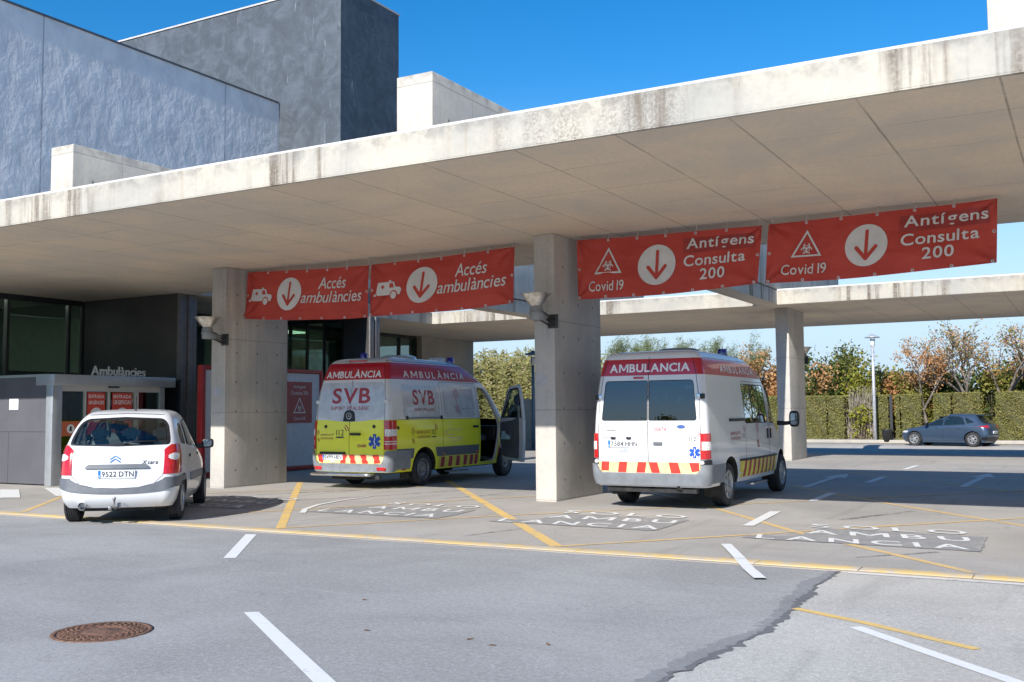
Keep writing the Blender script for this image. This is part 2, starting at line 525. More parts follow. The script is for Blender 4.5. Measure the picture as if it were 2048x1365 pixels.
# a thin crumbling tar line along the joint and a wider grey smear beside it
def ribbon(name, mat, wl, wr, jl, jr, z, seed):
    q = random.Random(seed); a_, b_ = [], []
    l0 = r0 = 0.0
    for (x, y) in fine_e:
        if y < -2: break
        l0 = 0.86 * l0 + q.gauss(0, jl * 0.4); r0 = 0.86 * r0 + q.gauss(0, jr * 0.4)
        a_.append((x - max(0.006, wl * (1 + 0.35 * math.sin(y * 2.3)) + l0 + q.uniform(0, jl)), y)); b_.append((x + max(0.004, wr + r0 + q.uniform(0, jr)), y))
    k = len(a_); m = MB()
    m.add([(x, y, z) for x, y in a_ + b_], [(i, i + 1, k + i + 1, k + i) for i in range(k - 1)])
    tag(m.obj(name, mat), kind='structure')
ribbon('road_smear', mat_asphalt('smeared_asphalt', (0.245, 0.243, 0.245), 0.35), 0.09, 0.0, 0.03, 0.004, 0.0055, 1)
ribbon('road_joint', M_TAR, 0.012, 0.022, 0.012, 0.03, 0.0065, 2)
# kerb strip: low stone band painted yellow
m = MB()
seg = -40.0
while seg < 12:
    L = 1.0
    m.box(seg + 0.004, seg + L - 0.004, 10.235, 10.50, -0.02, 0.016 + rr.uniform(-0.002, 0.002), 0, 0.006)
    seg += L
m.box(-40, 12, 10.16, 10.232, -0.02, 0.011, 1)
tag(m.obj('kerb', [M_KERB, concrete('gutter_stone', (0.38, 0.34, 0.29))], fixn=True), 'low kerb strip with chipped yellow paint along the canopy edge', kind='structure')

# ------------------------------------------------------------------ painted markings
def stripe(pts, w, z=0.008, mi=0, mb=None):
    mb = mb or MB()
    pts = [Vector((*p, 0)) for p in pts]
    L, R_ = [], []
    for i, p in enumerate(pts):
        t = (pts[min(i + 1, len(pts) - 1)] - pts[max(0, i - 1)]).normalized()
        nrm = Vector((-t.y, t.x, 0))
        ww = w[i] if isinstance(w, (list, tuple)) else w
        L.append(p + nrm * ww / 2); R_.append(p - nrm * ww / 2)
    n = len(pts)
    mb.add([(p.x, p.y, z + gz(p.y)) for p in L + R_], [(i, i + 1, n + i + 1, n + i) for i in range(n - 1)], mi)
    return mb
def marking(pts, w, mat, z=0.008, name='road_marking'):
    return tag(stripe(pts, w, z).obj(name, mat), kind='structure')

# yellow cross hatching of the keep-clear bays (two families of diagonals, one level each)
for pts, w in [([(-15.55, 17.9), (-9.57, 10.62)], 0.13), ([(-12.75, 19.65), (-5.40, 10.62)], 0.15),
               ([(-5.39, 21.03), (-2.82, 17.55), (-0.83, 15.13), (3, 10.62)], 0.10), ([(-9.2, 20.6), (-5.33, 15.94), (-3.3, 13.16), (-1.0, 10.62)], 0.10),
               ([(-5.2, 26.04), (-1.12, 20.82), (2, 16.8)], 0.10), ([(-19.2, 15.2), (-15.0, 10.62)], 0.10)]:
    marking(pts, w, M_YELLOW if w > 0.11 else M_YELLOW_OLD, 0.003)
for pts, w in [([(-9.65, 10.62), (-7.7, 13.4), (-5.41, 16.19), (-4.30, 17.6), (-1.15, 21.44), (1, 23.9)], 0.075),
               ([(-11.9, 11.6), (-11.2, 12.81), (-8.92, 16.67), (-7.0, 19.4)], 0.075),
               ([(-5.4, 10.62), (-3.73, 12.66), (-2.33, 14.43), (-0.88, 16.15), (1.0, 18.4)], 0.085),
               ([(-16.2, 13.5), (-14.1, 15.85), (-12.16, 17.9)], 0.075), ([(-20.5, 13.2), (-17.6, 11.0)], 0.07)]:
    marking(pts, w, M_YELLOW_OLD, 0.0045)
marking([(-2.07, 8.13), (-1.45, 7.79), (-0.70, 7.29)], 0.085, M_YELLOW, 0.0075)
# white dashes: each one its own marking
def quad(P, mat=M_WHITE, z=0.0085):
    m = MB(); m.add([(x, y, z + gz(y)) for x, y in P], [tuple(range(len(P)))])
    return tag(m.obj('road_marking', mat), kind='structure')
quad([(-9.51, 9.91), (-9.36, 9.95), (-8.04, 8.23), (-8.17, 8.18)])
quad([(-5.81, 6.04), (-5.72, 6.11), (-3.3, 4.345), (-3.41, 4.275)])
marking([(-3.69, 11.5), (-3.21, 10.46)], 0.115, M_WHITE, 0.026)
marking([(-3.205, 10.44), (-2.93, 9.82), (-2.68, 9.32)], 0.115, M_WHITE, 0.0265)
for P in [[(-4.31, 15.6), (-4.15, 15.67), (-3.97, 13.58), (-4.11, 13.53)], [(-4.29, 19.43), (-4.13, 19.5), (-4.08, 17.68), (-4.22, 17.62)],
          [(-4.22, 24.4), (-4.07, 24.45), (-4.07, 22.52), (-4.21, 22.46)], [(-4.22, 29.6), (-4.08, 29.6), (-4.10, 27.57), (-4.24, 27.57)]]:
    quad(P)
marking([(-1.52, 7.63), (-0.73, 6.82), (-0.45, 6.54), (0.6, 5.6)], 0.105, M_WHITE, 0.0085)
marking([(-2.06, 10.09), (1.5, 10.09)], 0.075, M_WHITE_OLD, 0.0085)
marking([(-10.72, 12.4), (-11.1, 12.9), (-11.42, 13.6), (-11.6, 14.4), (-11.65, 15.3)], [0.10, 0.09, 0.085, 0.07, 0.06], M_WHITE, 0.0085)
marking([(-7.30, 18.25), (-6.05, 16.85)], 0.10, M_WHITE_OLD, 0.0085)
for P in [[(-19.97, 13.61), (-19.55, 13.75), (-17.62, 12.42), (-17.95, 12.22)], [(-19.5, 14.3), (-19.2, 14.45), (-17.0, 13.1), (-17.3, 12.95)]]:
    quad(P)
def arrow(x, y0, y1, dx=0.0):
    P = [(x - 0.075, y0), (x + 0.075, y0), (x + 0.06 + dx, y1 - 1.6), (x + 0.26 + dx, y1 - 1.6), (x + dx, y1), (x - 0.26 + dx, y1 - 1.6), (x - 0.09 + dx, y1 - 1.6)]
    quad(P, M_WHITE_OLD)
arrow(-2.25, 21.9, 26.7, 0.1); arrow(-5.0, 20.6, 25.4, -0.1)
# faint tyre marks and drips where vehicles turn into the bays
M_SKID = mat_paint('rubber_tyre_mark', (0.12, 0.115, 0.11), 0.50, (0.36, 0.34, 0.315), 7)
for pts, w in [([(-14.0, 14.9), (-12.8, 16.6), (-11.9, 18.4)], 0.13), ([(-12.6, 13.9), (-11.6, 15.6), (-10.9, 17.4)], 0.12), ([(-10.2, 15.6), (-9.7, 16.8)], 0.10), ([(-6.9, 11.0), (-6.6, 12.2)], 0.07), ([(-3.1, 14.9), (-2.4, 16.6)], 0.11), ([(-2.2, 11.2), (-1.5, 12.0)], 0.08)]:
    marking(pts, w, M_SKID, 0.0015, 'tyre_mark')
# lettering on dark painted patches
def solo(x0, x1, y0, patch):
    q = random.Random(int(-x0 * 10)); ragged = []
    for i, (px_, py_) in enumerate(patch):
        nx_, ny_ = patch[(i + 1) % len(patch)]
        n_ = max(2, int(math.hypot(nx_ - px_, ny_ - py_) / 0.05))
        for j in range(n_):
            ragged.append((px_ + (nx_ - px_) * j / n_ + q.gauss(0, 0.012), py_ + (ny_ - py_) * j / n_ + q.gauss(0, 0.012)))
    m = MB(); m.sheet(ragged, 0.0065)
    tag(m.obj('painted_patch', M_PATCH), kind='structure')
    for i, (s, xa, xb, ya, yb) in enumerate((('SOLO', x0 + 0.32, x1 - 0.10, y0 + 1.44, y0 + 1.84), ('AMBU', x0 + 0.42, x1, y0 + 0.74, y0 + 1.14), ('LANCIA', x0, x1 + 0.05, y0, y0 + 0.40))):
        m = MB()
        put_text(m, s, lambda a, b: (xa + a * (xb - xa) - 0.22 * (b - 0.5) * (yb - ya), ya + b * (yb - ya), 0.0105), bold=0.014, space=1.3)
        tag(m.obj('painted_lettering', M_WHITE), kind='structure')
solo(-3.62, -1.30, 12.28, [(-3.12, 13.69), (-1.15, 13.60), (-1.08, 12.19), (-3.75, 12.30), (-3.72, 12.62), (-3.2, 12.66)])
solo(-7.42, -5.05, 12.62, [(-6.95, 14.0), (-5.0, 13.95), (-4.95, 12.5), (-7.5, 12.6), (-7.45, 12.95), (-7.0, 13.0)])
solo(-10.75, -8.60, 12.70, [(-10.6, 13.75), (-8.5, 13.9), (-8.35, 12.6), (-10.85, 12.6)])
solo(-14.6, -12.35, 12.6, [(-14.4, 13.9), (-12.3, 13.9), (-12.2, 12.5), (-14.7, 12.5)])

# ------------------------------------------------------------------ canopy
def holes():
    xs = [-24.0, -20.1, -16.2, -15.6, -8.55, -7.93, -0.8, -0.18, 6.95, 9.0]
    ys = [10.36, 19.0, 30.03, 39.0]
    hole = {(1, 1), (3, 1), (5, 1), (7, 1)}
    z0, z1 = 4.64, 5.04
    m = MB()
    nx, ny = len(xs) - 1, len(ys) - 1
    solid = lambda i, j: 0 <= i < nx and 0 <= j < ny and (i, j) not in hole
    for i in range(nx):
        for j in range(ny):
            if not solid(i, j): continue
            a, b, c, d = xs[i], xs[i + 1], ys[j], ys[j + 1]
            m.add([(a, c, z0), (a, d, z0), (b, d, z0), (b, c, z0)], [(0, 1, 2, 3)], 1)
            m.add([(a, c, z1), (b, c, z1), (b, d, z1), (a, d, z1)], [(0, 1, 2, 3)], 0)
            for di, dj, e in ((-1, 0, [(a, d), (a, c)]), (1, 0, [(b, c), (b, d)]), (0, -1, [(a, c), (b, c)]), (0, 1, [(b, d), (a, d)])):
                if not solid(i + di, j + dj):
                    (px, py), (qx, qy) = e
                    m.add([(px, py, z0), (qx, qy, z0), (qx, qy, z1), (px, py, z1)], [(0, 1, 2, 3)], 0)
    # drip lip under the front edge and the weathered top chamfer
    for x0, x1, y in ((-24, 9, 10.36), (-15.6, -8.55, 30.03), (-7.93, -0.8, 30.03), (-0.18, 6.95, 30.03)):
        m.box(x0 + 0.002, x1 - 0.002, y + 0.003, y + 0.06, z0 - 0.018, z0 + 0.003, 0)
    return m
canopy = thing('concrete_canopy', 'long flat concrete canopy roof over the ambulance bays with stained front edge', 'canopy', (-8, 20, 4.64))
slab = holes().obj('roof_slab', [M_FASCIA, M_SOFFIT], canopy, fixn=False)
def coping(x0, x1, y):
    m = MB(); r = random.Random(5)
    m.add([(x0, y + 0.012, 5.042), (x1, y + 0.012, 5.042), (x1, y + 0.05, 5.085), (x0, y + 0.05, 5.085), (x1, y + 0.5, 5.085), (x0, y + 0.5, 5.085), (x1, y + 0.5, 5.042), (x0, y + 0.5, 5.042)],
          [(0, 1, 2, 3), (3, 2, 4, 5), (5, 4, 6, 7), (0, 3, 5, 7), (1, 6, 4, 2)])
    return m
M_COPE = concrete('pale_coping', (0.60, 0.59, 0.58), streak=0.3, mottle=0.1)
c0 = coping(-24, 9, 10.36)
c0.obj('coping', M_COPE, canopy)
for a, b in ((-15.6, -8.55), (-7.93, -0.8), (-0.18, 6.95)):
    coping(a, b, 30.03).obj('coping', M_COPE, canopy)
for x0, x1 in ((-16.2, -15.6), (-8.55, -7.93), (-0.8, -0.18)):
    m = MB(); m.box(x0 + 0.001, x1 - 0.001, 11.87, 38.7, 5.087, 6.37, 0, 0.012)
    m.obj('upstand_beam', M_BEAM, canopy)

# pillars
def pillar(x, y, label):
    t = thing('concrete_pillar', label, 'pillar', (x + 0.2, y + 0.96, 0), group='concrete pillars under the canopy')
    m = MB(); m.box(x, x + 0.4014, y, y + 1.917, -0.05, 4.637, 0, 0.012)
    m.obj('shaft', M_PILLAR, t)
    return t
p1 = pillar(-16.188, 15.8, 'concrete pillar beside the white hatchback car, behind the ambulance access banner')
p2 = pillar(-8.434, 15.8, 'wide concrete pillar between the two ambulances')
p3 = pillar(-8.331, 31.28, 'farther concrete pillar behind the mirror of the white ambulance')

# ------------------------------------------------------------------ hospital building
def mat_zinc():
    k = Mat('dull_blue_grey_cladding', 0.55, 0.0, 0.4)
    v, x, y, z = k.pos()
    w = k.noise(v, 2.0, 4, 0.55, 0.25, (1, 1, 0.75))
    f = k.noise(v, 6, 4, 0.6)
    b = k.noise(v, 0.5, 4, 0.6)
    c = k.mix((w * 0.6 + b * 0.4).step(0.36, 0.62), (0.68, 0.665, 0.67), (0.82, 0.80, 0.79))
    c = k.mix(b.step(0.5, 0.72) * 0.35, c, (0.72, 0.69, 0.66))
    st = k.noise(v, 1, 4, 0.6, 0, (1.6, 1.6, 0.1))
    c = k.mix(st.step(0.55, 0.75) * 0.25, c, (0.80, 0.80, 0.81))
    sy = (((y - 17.2) / 6.6 + 0.5).fract() - 0.5).abs() * 6.6
    sz = (z - 6.86).abs()
    sm = sy.step(0.03, 0.01).max(sz.step(0.03, 0.01))
    c = k.mix(sm * 0.5, c, (0.12, 0.13, 0.15))
    k.color(c); k.bump(w * 1.0 + f * 0.12, 1.0, 0.055)
    return k.m
def mat_stone(name, base, tile=1.0):
    k = Mat(name, 0.6, 0, 0.35)
    v, x, y, z = k.pos()
    bt = k.nt.nodes.new('ShaderNodeTexBrick')
    cb = k.nt.nodes.new('ShaderNodeCombineXYZ')
    wob = (k.noise(v, 0.5, 3) - 0.5) * 0.5
    k.nt.links.new((x + y).k, cb.inputs[0]); k.nt.links.new((z + wob).k, cb.inputs[1])
    k.nt.links.new(cb.outputs[0], bt.inputs[0])
    bt.inputs['Scale'].default_value = 1.0; bt.inputs['Brick Width'].default_value = 1.25; bt.inputs['Row Height'].default_value = 0.85
    bt.inputs['Mortar Size'].default_value = 0.012
    bt.inputs['Color1'].default_value = (*[b * 0.92 for b in base], 1); bt.inputs['Color2'].default_value = (*[b * 1.10 for b in base], 1)
    bt.inputs['Mortar'].default_value = (*[b * 1.25 for b in base], 1)
    n = k.noise(v, 1.6, 6, 0.7, 1.0)
    c = k.mix(n.step(0.38, 0.62) * 0.6, bt.outputs[0], tuple(min(1, b * 1.75) for b in base))
    n2 = k.noise(v, 0.6, 6, 0.7, 1.5)
    c = k.mix(n2.step(0.42, 0.62) * 0.5, c, tuple(b * 0.72 for b in base))
    s = k.noise(v, 1.0, 5, 0.75, 0.5, (7, 7, 0.7))
    s2 = k.noise(v, 0.35, 3)
    c = k.mix(s.step(0.60, 0.72) * s2.step(0.42, 0.6) * 0.6, c, (0.45, 0.47, 0.5))
    k.color(c); k.bump(n + s * 0.5, 0.35, 0.02)
    return k.m
M_ZINC = mat_zinc()
M_STONE = mat_stone('dark_slate_slabs', (0.072, 0.085, 0.10))
M_FIN = plain('black_cladding', (0.052, 0.047, 0.046), 0.5, vary=0.12, obj=False, scale=0.8)
M_FLUTE = plain('grey_fluted_metal', (0.17, 0.162, 0.16), 0.5, 0.2, obj=False)
M_FRAME = plain('dark_window_frame', (0.03, 0.032, 0.035), 0.4, 0.3, obj=False)
def mat_facade_glass():
    k = Mat('greenish_facade_glass', 0.03, 0, 0.5, col=(0.012, 0.02, 0.018))
    nt = k.nt
    out = nt.nodes['Material Output']
    gl = nt.nodes.new('ShaderNodeBsdfGlossy'); gl.inputs['Roughness'].default_value = 0.015
    gl.inputs['Color'].default_value = (0.72, 0.82, 0.80, 1)
    tr = nt.nodes.new('ShaderNodeBsdfTransparent'); tr.inputs[0].default_value = (0.58, 0.68, 0.62, 1)
    f = schlick(nt) * 1.2 + 0.12
    mx = nt.nodes.new('ShaderNodeMixShader')
    nt.links.new(f.k, mx.inputs[0]); nt.links.new(tr.outputs[0], mx.inputs[1]); nt.links.new(gl.outputs[0], mx.inputs[2])
    nt.links.new(mx.outputs[0], out.inputs[0])
    return k.m
M_GLASS = mat_facade_glass()
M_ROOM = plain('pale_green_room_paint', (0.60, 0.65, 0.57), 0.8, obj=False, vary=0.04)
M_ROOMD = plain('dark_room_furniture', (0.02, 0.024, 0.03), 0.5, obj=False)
def mat_lit():
    k = Mat('added_room_glow', 0.5)
    k.b.inputs['Emission Color'].default_value = (0.92, 1.0, 0.9, 1); k.b.inputs['Emission Strength'].default_value = 4.0
    return k.m
M_LIT = mat_lit()

bld = thing('hospital_building', 'dark hospital building with grey clad upper storey, slate tower and glazed ground floor', 'building', (-24, 24, 0))
m = MB(); m.box(-40, -23.9, 9.0, 26.316, 4.9, 12.16)
m.obj('upper_wall', M_ZINC, bld)
m = MB(); m.box(-40.1, -23.86, 8.9, 26.27, 12.162, 12.21)
m.obj('wall_coping', plain('dark_metal_coping', (0.12, 0.125, 0.14), 0.4, 0.4, obj=False), bld)
m = MB(); m.box(-46, -21.23, 26.32, 29.6, 4.9, 15.84)
m.obj('tower', M_STONE, bld)
m = MB(); m.box(-46.05, -21.2, 26.28, 29.65, 15.842, 15.90)
m.obj('tower_coping', plain('pale_coping_stone', (0.52, 0.50, 0.48), 0.7, obj=False), bld)
# facade behind the bays: frames and panes on the plane x = -23.9
pane_y = [(9.2, 11.6), (11.7, 14.0), (14.1, 16.3), (16.4, 18.10), (18.2, 18.55), (19.3, 22.6), (22.7, 26.25), (27.0, 30.2), (30.3, 33.3), (33.36, 34.4)]
m = MB()
for y in [9.15, 11.65, 14.05, 16.35, 18.15, 18.58, 19.28, 22.65, 26.28, 26.98, 30.25, 33.33, 34.45]:
    m.box(-23.98, -23.84, y - 0.03, y + 0.03, 0, 4.62)
for a, b in ((9.18, 18.55), (19.31, 26.25), (27.01, 34.42)):
    m.box(-23.97, -23.86, a, b, 4.50, 4.638); m.box(-23.97, -23.86, a, b, 0, 0.12)
    m.box(-23.96, -23.87, a, b, 2.40, 2.46)
m.obj('window_frame', M_FRAME, bld)
for a, b in pane_y:
    m = MB(); m.box(-23.935, -23.915, a + 0.03, b - 0.03, 0.12, 4.5)
    m.obj('window', M_GLASS, bld)
# rooms behind the glass
m = MB()
for a, b in ((9.0, 26.3), (26.95, 34.6)):
    m.add([(-28.5, a, 0), (-28.5, b, 0), (-28.5, b, 4.6), (-28.5, a, 4.6)], [(0, 1, 2, 3)])
    m.add([(-28.5, a, 4.62), (-28.5, b, 4.62), (-23.99, b, 4.62), (-23.99, a, 4.62)], [(0, 1, 2, 3)])
    m.add([(-28.5, a, 0.02), (-28.5, b, 0.02), (-23.99, b, 0.02), (-23.99, a, 0.02)], [(0, 1, 2, 3)], 1)
    for q in (a, b): m.add([(-28.5, q, 0), (-23.99, q, 0), (-23.99, q, 4.62), (-28.5, q, 4.62)], [(0, 1, 2, 3)])
for y0, y1 in ((15.2, 15.5), (17.0, 17.25), (18.3, 18.7), (24.2, 26.2)):
    m.box(-27.6, -27.2, y0, y1, 0.1, 4.6, 1)
m.box(-26.6, -25.2, 9.5, 26.0, 0.1, 2.75, 1)
m.obj('interior', [M_ROOM, M_ROOMD], bld)
for (x0, x1, y0, y1) in ((-28.3, -27.7, 14.0, 15.0), (-24.45, -24.08, 15.0, 17.9), (-24.45, -24.08, 19.6, 22.4), (-24.45, -24.08, 9.4, 13.8), (-24.45, -24.08, 23.0, 26.0), (-26.4, -25.8, 29.0, 30.0), (-27.6, -27.0, 11.5, 13.5)):  # added glowing panels that brighten the rooms, mostly hidden from view
    m = MB(); m.box(x0, x1, y0, y1, 4.56, 4.6)
    m.obj('added_room_light', M_LIT, bld)
# black fin walls with a fluted end
def fin(y0, y1, x1):
    m = MB(); m.box(-23.84, x1 - 0.002, y0, y1, 0, 4.636)
    o = m.obj('fin_wall', M_FIN, bld)
    m = MB()
    n = 4; w = (y1 - y0) / n
    for i in range(n):
        a = y0 + i * w
        m.box(x1, x1 + (0.05 if i % 2 == 0 else 0.02), a + 0.012, a + w - 0.012, 0, 4.632, 0, 0.004)
    m.box(x1 - 0.001, x1 + 0.005, y0 + 0.001, y1 - 0.001, 0, 4.63)
    m.obj('fluted_edge', M_FLUTE, o)
fin(18.6, 19.26, -20.28)
def fin2():
    m = MB(); m.box(-21.05, -20.052, 26.3, 26.9, 0, 4.636)
    o = m.obj('fin_wall', M_FIN, bld)
    m = MB()
    for i in range(4):
        a = 26.3 + i * 0.15
        m.box(-20.05, -20.05 + (0.05 if i % 2 == 0 else 0.02), a + 0.012, a + 0.138, 0, 4.632, 0, 0.004)
    m.box(-20.051, -20.045, 26.301, 26.899, 0, 4.63)
    m.obj('fluted_edge', M_FLUTE, o)
fin2()
m = MB()
for x in (-23.8, -22.62, -21.9, -21.09): m.box(x - 0.03, x + 0.03, 26.30, 26.40, 0, 4.62)
m.box(-23.77, -21.12, 26.31, 26.39, 4.5, 4.635); m.box(-23.77, -21.12, 26.31, 26.39, 0, 0.12)
m.obj('window_frame', M_FRAME, bld)
for a, b in ((-23.77, -22.65), (-22.59, -21.93), (-21.87, -21.12)):
    m = MB(); m.box(a, b, 26.34, 26.36, 0.12, 4.5); m.obj('window', M_GLASS, bld)
m = MB(); m.box(-21.95, -21.06, 26.42, 26.5, 0, 4.6); m.obj('curtain', M_ROOMD, bld)
m = MB(); m.box(-24.6, -23.6, 34.5, 38.5, 0, 4.63)
m.obj('end_wall', M_WALLC, bld)

# ------------------------------------------------------------------ glazed entrance lobby
M_PANEL = plain('grey_cement_panel', (0.10, 0.10, 0.115), 0.6, obj=False, vary=0.04, scale=1.2)
M_ALU = plain('grey_aluminium', (0.40, 0.425, 0.45), 0.35, 0.45, obj=False, vary=0.03)
M_BEIGE = plain('beige_door_frame', (0.45, 0.43, 0.40), 0.5, obj=False, vary=0.03)
M_RED = plain('red_poster', (0.55, 0.055, 0.035), 0.45, obj=False, vary=0.03)
M_ORANGE = plain('orange_red_panel', (0.50, 0.12, 0.045), 0.5, obj=False, vary=0.05)
M_LETTER = plain('white_print', (0.74, 0.73, 0.70), 0.5, obj=False, vary=0.02)
M_DKPRINT = plain('dark_print', (0.03, 0.03, 0.035), 0.5, obj=False)
ent = thing('entrance_lobby', 'grey panelled entrance lobby with sliding doors and the lettering Ambulàncies on its roof edge', 'entrance', (-20.5, 16.5, 0))
m = MB()
m.box(-22.62, -20.05, 14.76, 14.86, 1.185, 2.40); m.box(-22.62, -21.412, 14.76, 14.86, 0.03, 1.178); m.box(-21.404, -20.05, 14.76, 14.86, 0.03, 1.178)
m.box(-26, -22.63, 14.76, 14.86, 0.03, 2.40)
m.obj('side_wall', M_PANEL, ent)
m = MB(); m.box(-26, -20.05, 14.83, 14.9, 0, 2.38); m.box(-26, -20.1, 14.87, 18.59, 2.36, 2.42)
m.obj('backing', M_FRAME, ent)
m = MB(); m.box(-20.05, -19.83, 14.70, 14.95, 0, 2.41, 0, 0.01)
m.box(-19.99, -19.86, 17.72, 17.86, 0, 2.2); m.box(-26.0, -20.05, 14.74, 14.78, 2.402, 2.46)
m.obj('corner_post', M_ALU, ent)
m = MB(); m.box(-20.4, -19.78, 14.69, 18.13, 2.21, 2.45, 0, 0.012); 
m.obj('roof_fascia', M_ALU, ent)
m = MB(); m.box(-19.95, -19.88, 14.95, 17.74, 2.08, 2.209)
for y in (15.55, 16.20, 16.96, 17.02): m.box(-19.94, -19.87, y, y + 0.055, 0, 2.08)
m.obj('door_frame', M_BEIGE, ent)
m = MB(); m.box(-19.9, -19.80, 16.2, 16.46, 2.17, 2.209, 0, 0.006)
m.obj('door_sensor', M_DKPRINT, ent)
for a, b, nm in ((14.96, 15.54, 'side_glass'), (17.08, 17.71, 'side_glass'), (15.61, 16.19, 'sliding_door'), (16.26, 16.95, 'sliding_door')):
    m = MB(); m.box(-19.92, -19.90, a, b, 0.02, 2.078)
    o = m.obj(nm, M_GLASS, ent)
    if nm == 'sliding_door':
        w0, w1 = (15.65, 16.13) if a < 16 else (16.33, 16.90)
        m = MB(); m.box(-19.896, -19.888, w0, w1, 1.10, 2.06, 0)
        n = 28; cy, cz, R_ = (w0 + w1) / 2, 1.55, 0.165
        m.add([(-19.886, cy, cz)] + [(-19.886, cy + R_ * math.cos(2 * PI * i / n), cz + R_ * math.sin(2 * PI * i / n)) for i in range(n)], [(0, i + 1, (i + 1) % n + 1) for i in range(n)], 1)
        m.add([(-19.884, cy - 0.06, cz - 0.03), (-19.884, cy + 0.07, cz + 0.02), (-19.884, cy + 0.05, cz + 0.07), (-19.884, cy - 0.08, cz + 0.03)], [(0, 1, 2, 3)], 2)
        for k_ in range(2):
            ky = cy - 0.04 + 0.06 * k_
            m.add([(-19.884, ky - 0.02, cz - 0.10), (-19.884, ky + 0.03, cz - 0.10), (-19.884, ky + 0.02, cz - 0.02), (-19.884, ky - 0.02, cz - 0.02)], [(0, 1, 2, 3)], 2)
        for s, z0_, z1_ in (('ENTRADA', 1.93, 2.01), ('URGÈNCIES' if a < 16 else 'URGENCIAS', 1.79, 1.89)):
            put_text(m, s, lambda p, q: (-19.886, w0 + 0.03 + p * (w1 - w0 - 0.06), z0_ + q * (z1_ - z0_)), 1, bold=0.015)
        m.obj('poster', [M_RED, M_LETTER, M_DKPRINT], o, fixn=False)
m = MB(); m.box(-19.897, -19.888, 14.97, 15.50, 1.08, 1.41)
n = 20
m.add([(-19.886, 15.22, 1.24)] + [(-19.886, 15.22 + 0.10 * math.cos(2 * PI * i / n), 1.24 + 0.10 * math.sin(2 * PI * i / n)) for i in range(n)], [(0, i + 1, (i + 1) % n + 1) for i in range(n)], 1)
m.add([(-19.884, 15.18, 1.19), (-19.884, 15.25, 1.19), (-19.884, 15.25, 1.30), (-19.884, 15.20, 1.30)], [(0, 1, 2, 3)], 2)
m.obj('glass_sticker', [M_ORANGE, M_LETTER, M_DKPRINT], ent, fixn=False)
def raised_text(m, s, fn, depth, mi=0, **kw):
    v, f, _ = text2d(s, **kw)
    n = len(v)
    m.add([fn(a, b, 0) for a, b in v] + [fn(a, b, depth) for a, b in v], [tuple(q) for q in f] + [tuple(n + i for i in q[::-1]) for q in f], mi)
    ed = {}
    for q in f:
        for i in range(len(q)):
            e = (q[i], q[(i + 1) % len(q)])
            ed[e] = 1
    m.add([fn(a, b, 0) for a, b in v] + [fn(a, b, depth) for a, b in v], [(a, b, n + b, n + a) for a, b in ed if (b, a) not in ed], mi)
m = MB()
raised_text(m, 'Ambulàncies', lambda a, b, d: (-19.84 + d, 15.69 + a * 1.53, 2.452 + b * 0.215), 0.03, bold=0.008)
m.obj('lettering', plain('pale_metal_letters', (0.50, 0.51, 0.52), 0.45, 0.2, obj=False), ent, fixn=False)
m = MB(); m.box(-20.2, -20.1, 14.9, 17.7, 0.03, 2.1); 
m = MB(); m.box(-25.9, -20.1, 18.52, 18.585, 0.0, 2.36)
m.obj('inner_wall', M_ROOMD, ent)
note = MB(); note.box(-21.40, -21.08, 14.752, 14.757, 1.68, 1.925)
note.add([(-21.30 + 0.05 * math.cos(i), 14.750, 1.79 + 0.05 * math.sin(i)) for i in np.linspace(0, 2 * PI, 12)[:-1]], [tuple(range(11))], 1)
o = note.obj('paper_notice', [plain('white_paper', (0.82, 0.83, 0.85), 0.6), plain('grey_print', (0.55, 0.56, 0.58), 0.6)], fixn=False)
tag(o, 'small white paper notice taped to the grey entrance wall', 'notice')

# ------------------------------------------------------------------ red framed hoarding with the poster
hb = thing('white_hoarding', 'white panel hoarding with a dark red frame behind the first pillar', 'hoarding', (-18.85, 20.3, 0))
M_DKRED = plain('dark_red_frame', (0.36, 0.018, 0.02), 0.4, obj=False)
M_WPANEL = plain('white_hoarding_panel', (0.60, 0.615, 0.64), 0.5, obj=False, vary=0.03)
m = MB(); m.box(-18.93, -18.82, 18.17, 22.44, 0.13, 2.63)
m.obj('panel', M_WPANEL, hb)
m = MB(); m.box(-18.95, -18.78, 18.05, 18.16, 0.02, 2.74, 0, .006); m.box(-18.95, -18.78, 22.45, 22.56, 0.02, 2.74, 0, .006)
m.box(-18.95, -18.78, 18.162, 22.448, 2.64, 2.74, 0, .006); m.box(-18.95, -18.78, 18.162, 22.448, 0.02, 0.12, 0, .006)
m.obj('frame', M_DKRED, hb)

def biohazard(m, fn, mi, h=1.0):
    """warning triangle with the three-lobed sign; fn(a, b) maps unit coordinates, height 1"""
    w = 0.56
    T = [(-w, 0), (w, 0), (0, 1)]
    cx_, cy_ = 0, 1 / 3
    I = [(cx_ + (a - cx_) * 0.80, cy_ + (b - cy_) * 0.80) for a, b in T]
    m.add([fn(a, b) for a, b in T + I], [(0, 1, 4, 3), (1, 2, 5, 4), (2, 0, 3, 5)], mi)
    def ring(x, y, r0, r1, a0, a1, n=22):
        v = []
        for i in range(n + 1):
            t = a0 + (a1 - a0) * i / n
            v += [fn(x + r0 * math.cos(t), y + r0 * math.sin(t)), fn(x + r1 * math.cos(t), y + r1 * math.sin(t))]
        m.add(v, [(2 * i, 2 * i + 1, 2 * i + 3, 2 * i + 2) for i in range(n)], mi)
    for k_ in range(3):
        t = PI / 2 + k_ * 2 * PI / 3
        ring(0.105 * math.cos(t), 0.30 + 0.105 * math.sin(t), 0.085, 0.125, t + PI * 0.2, t + PI * 1.8)
    ring(0, 0.30, 0.108, 0.13, 0, 2 * PI)
    ring(0, 0.30, 0.0, 0.03, 0, 2 * PI)
po = MB(); po.box(-18.818, -18.812, 21.10, 22.12, 1.28, 2.40)
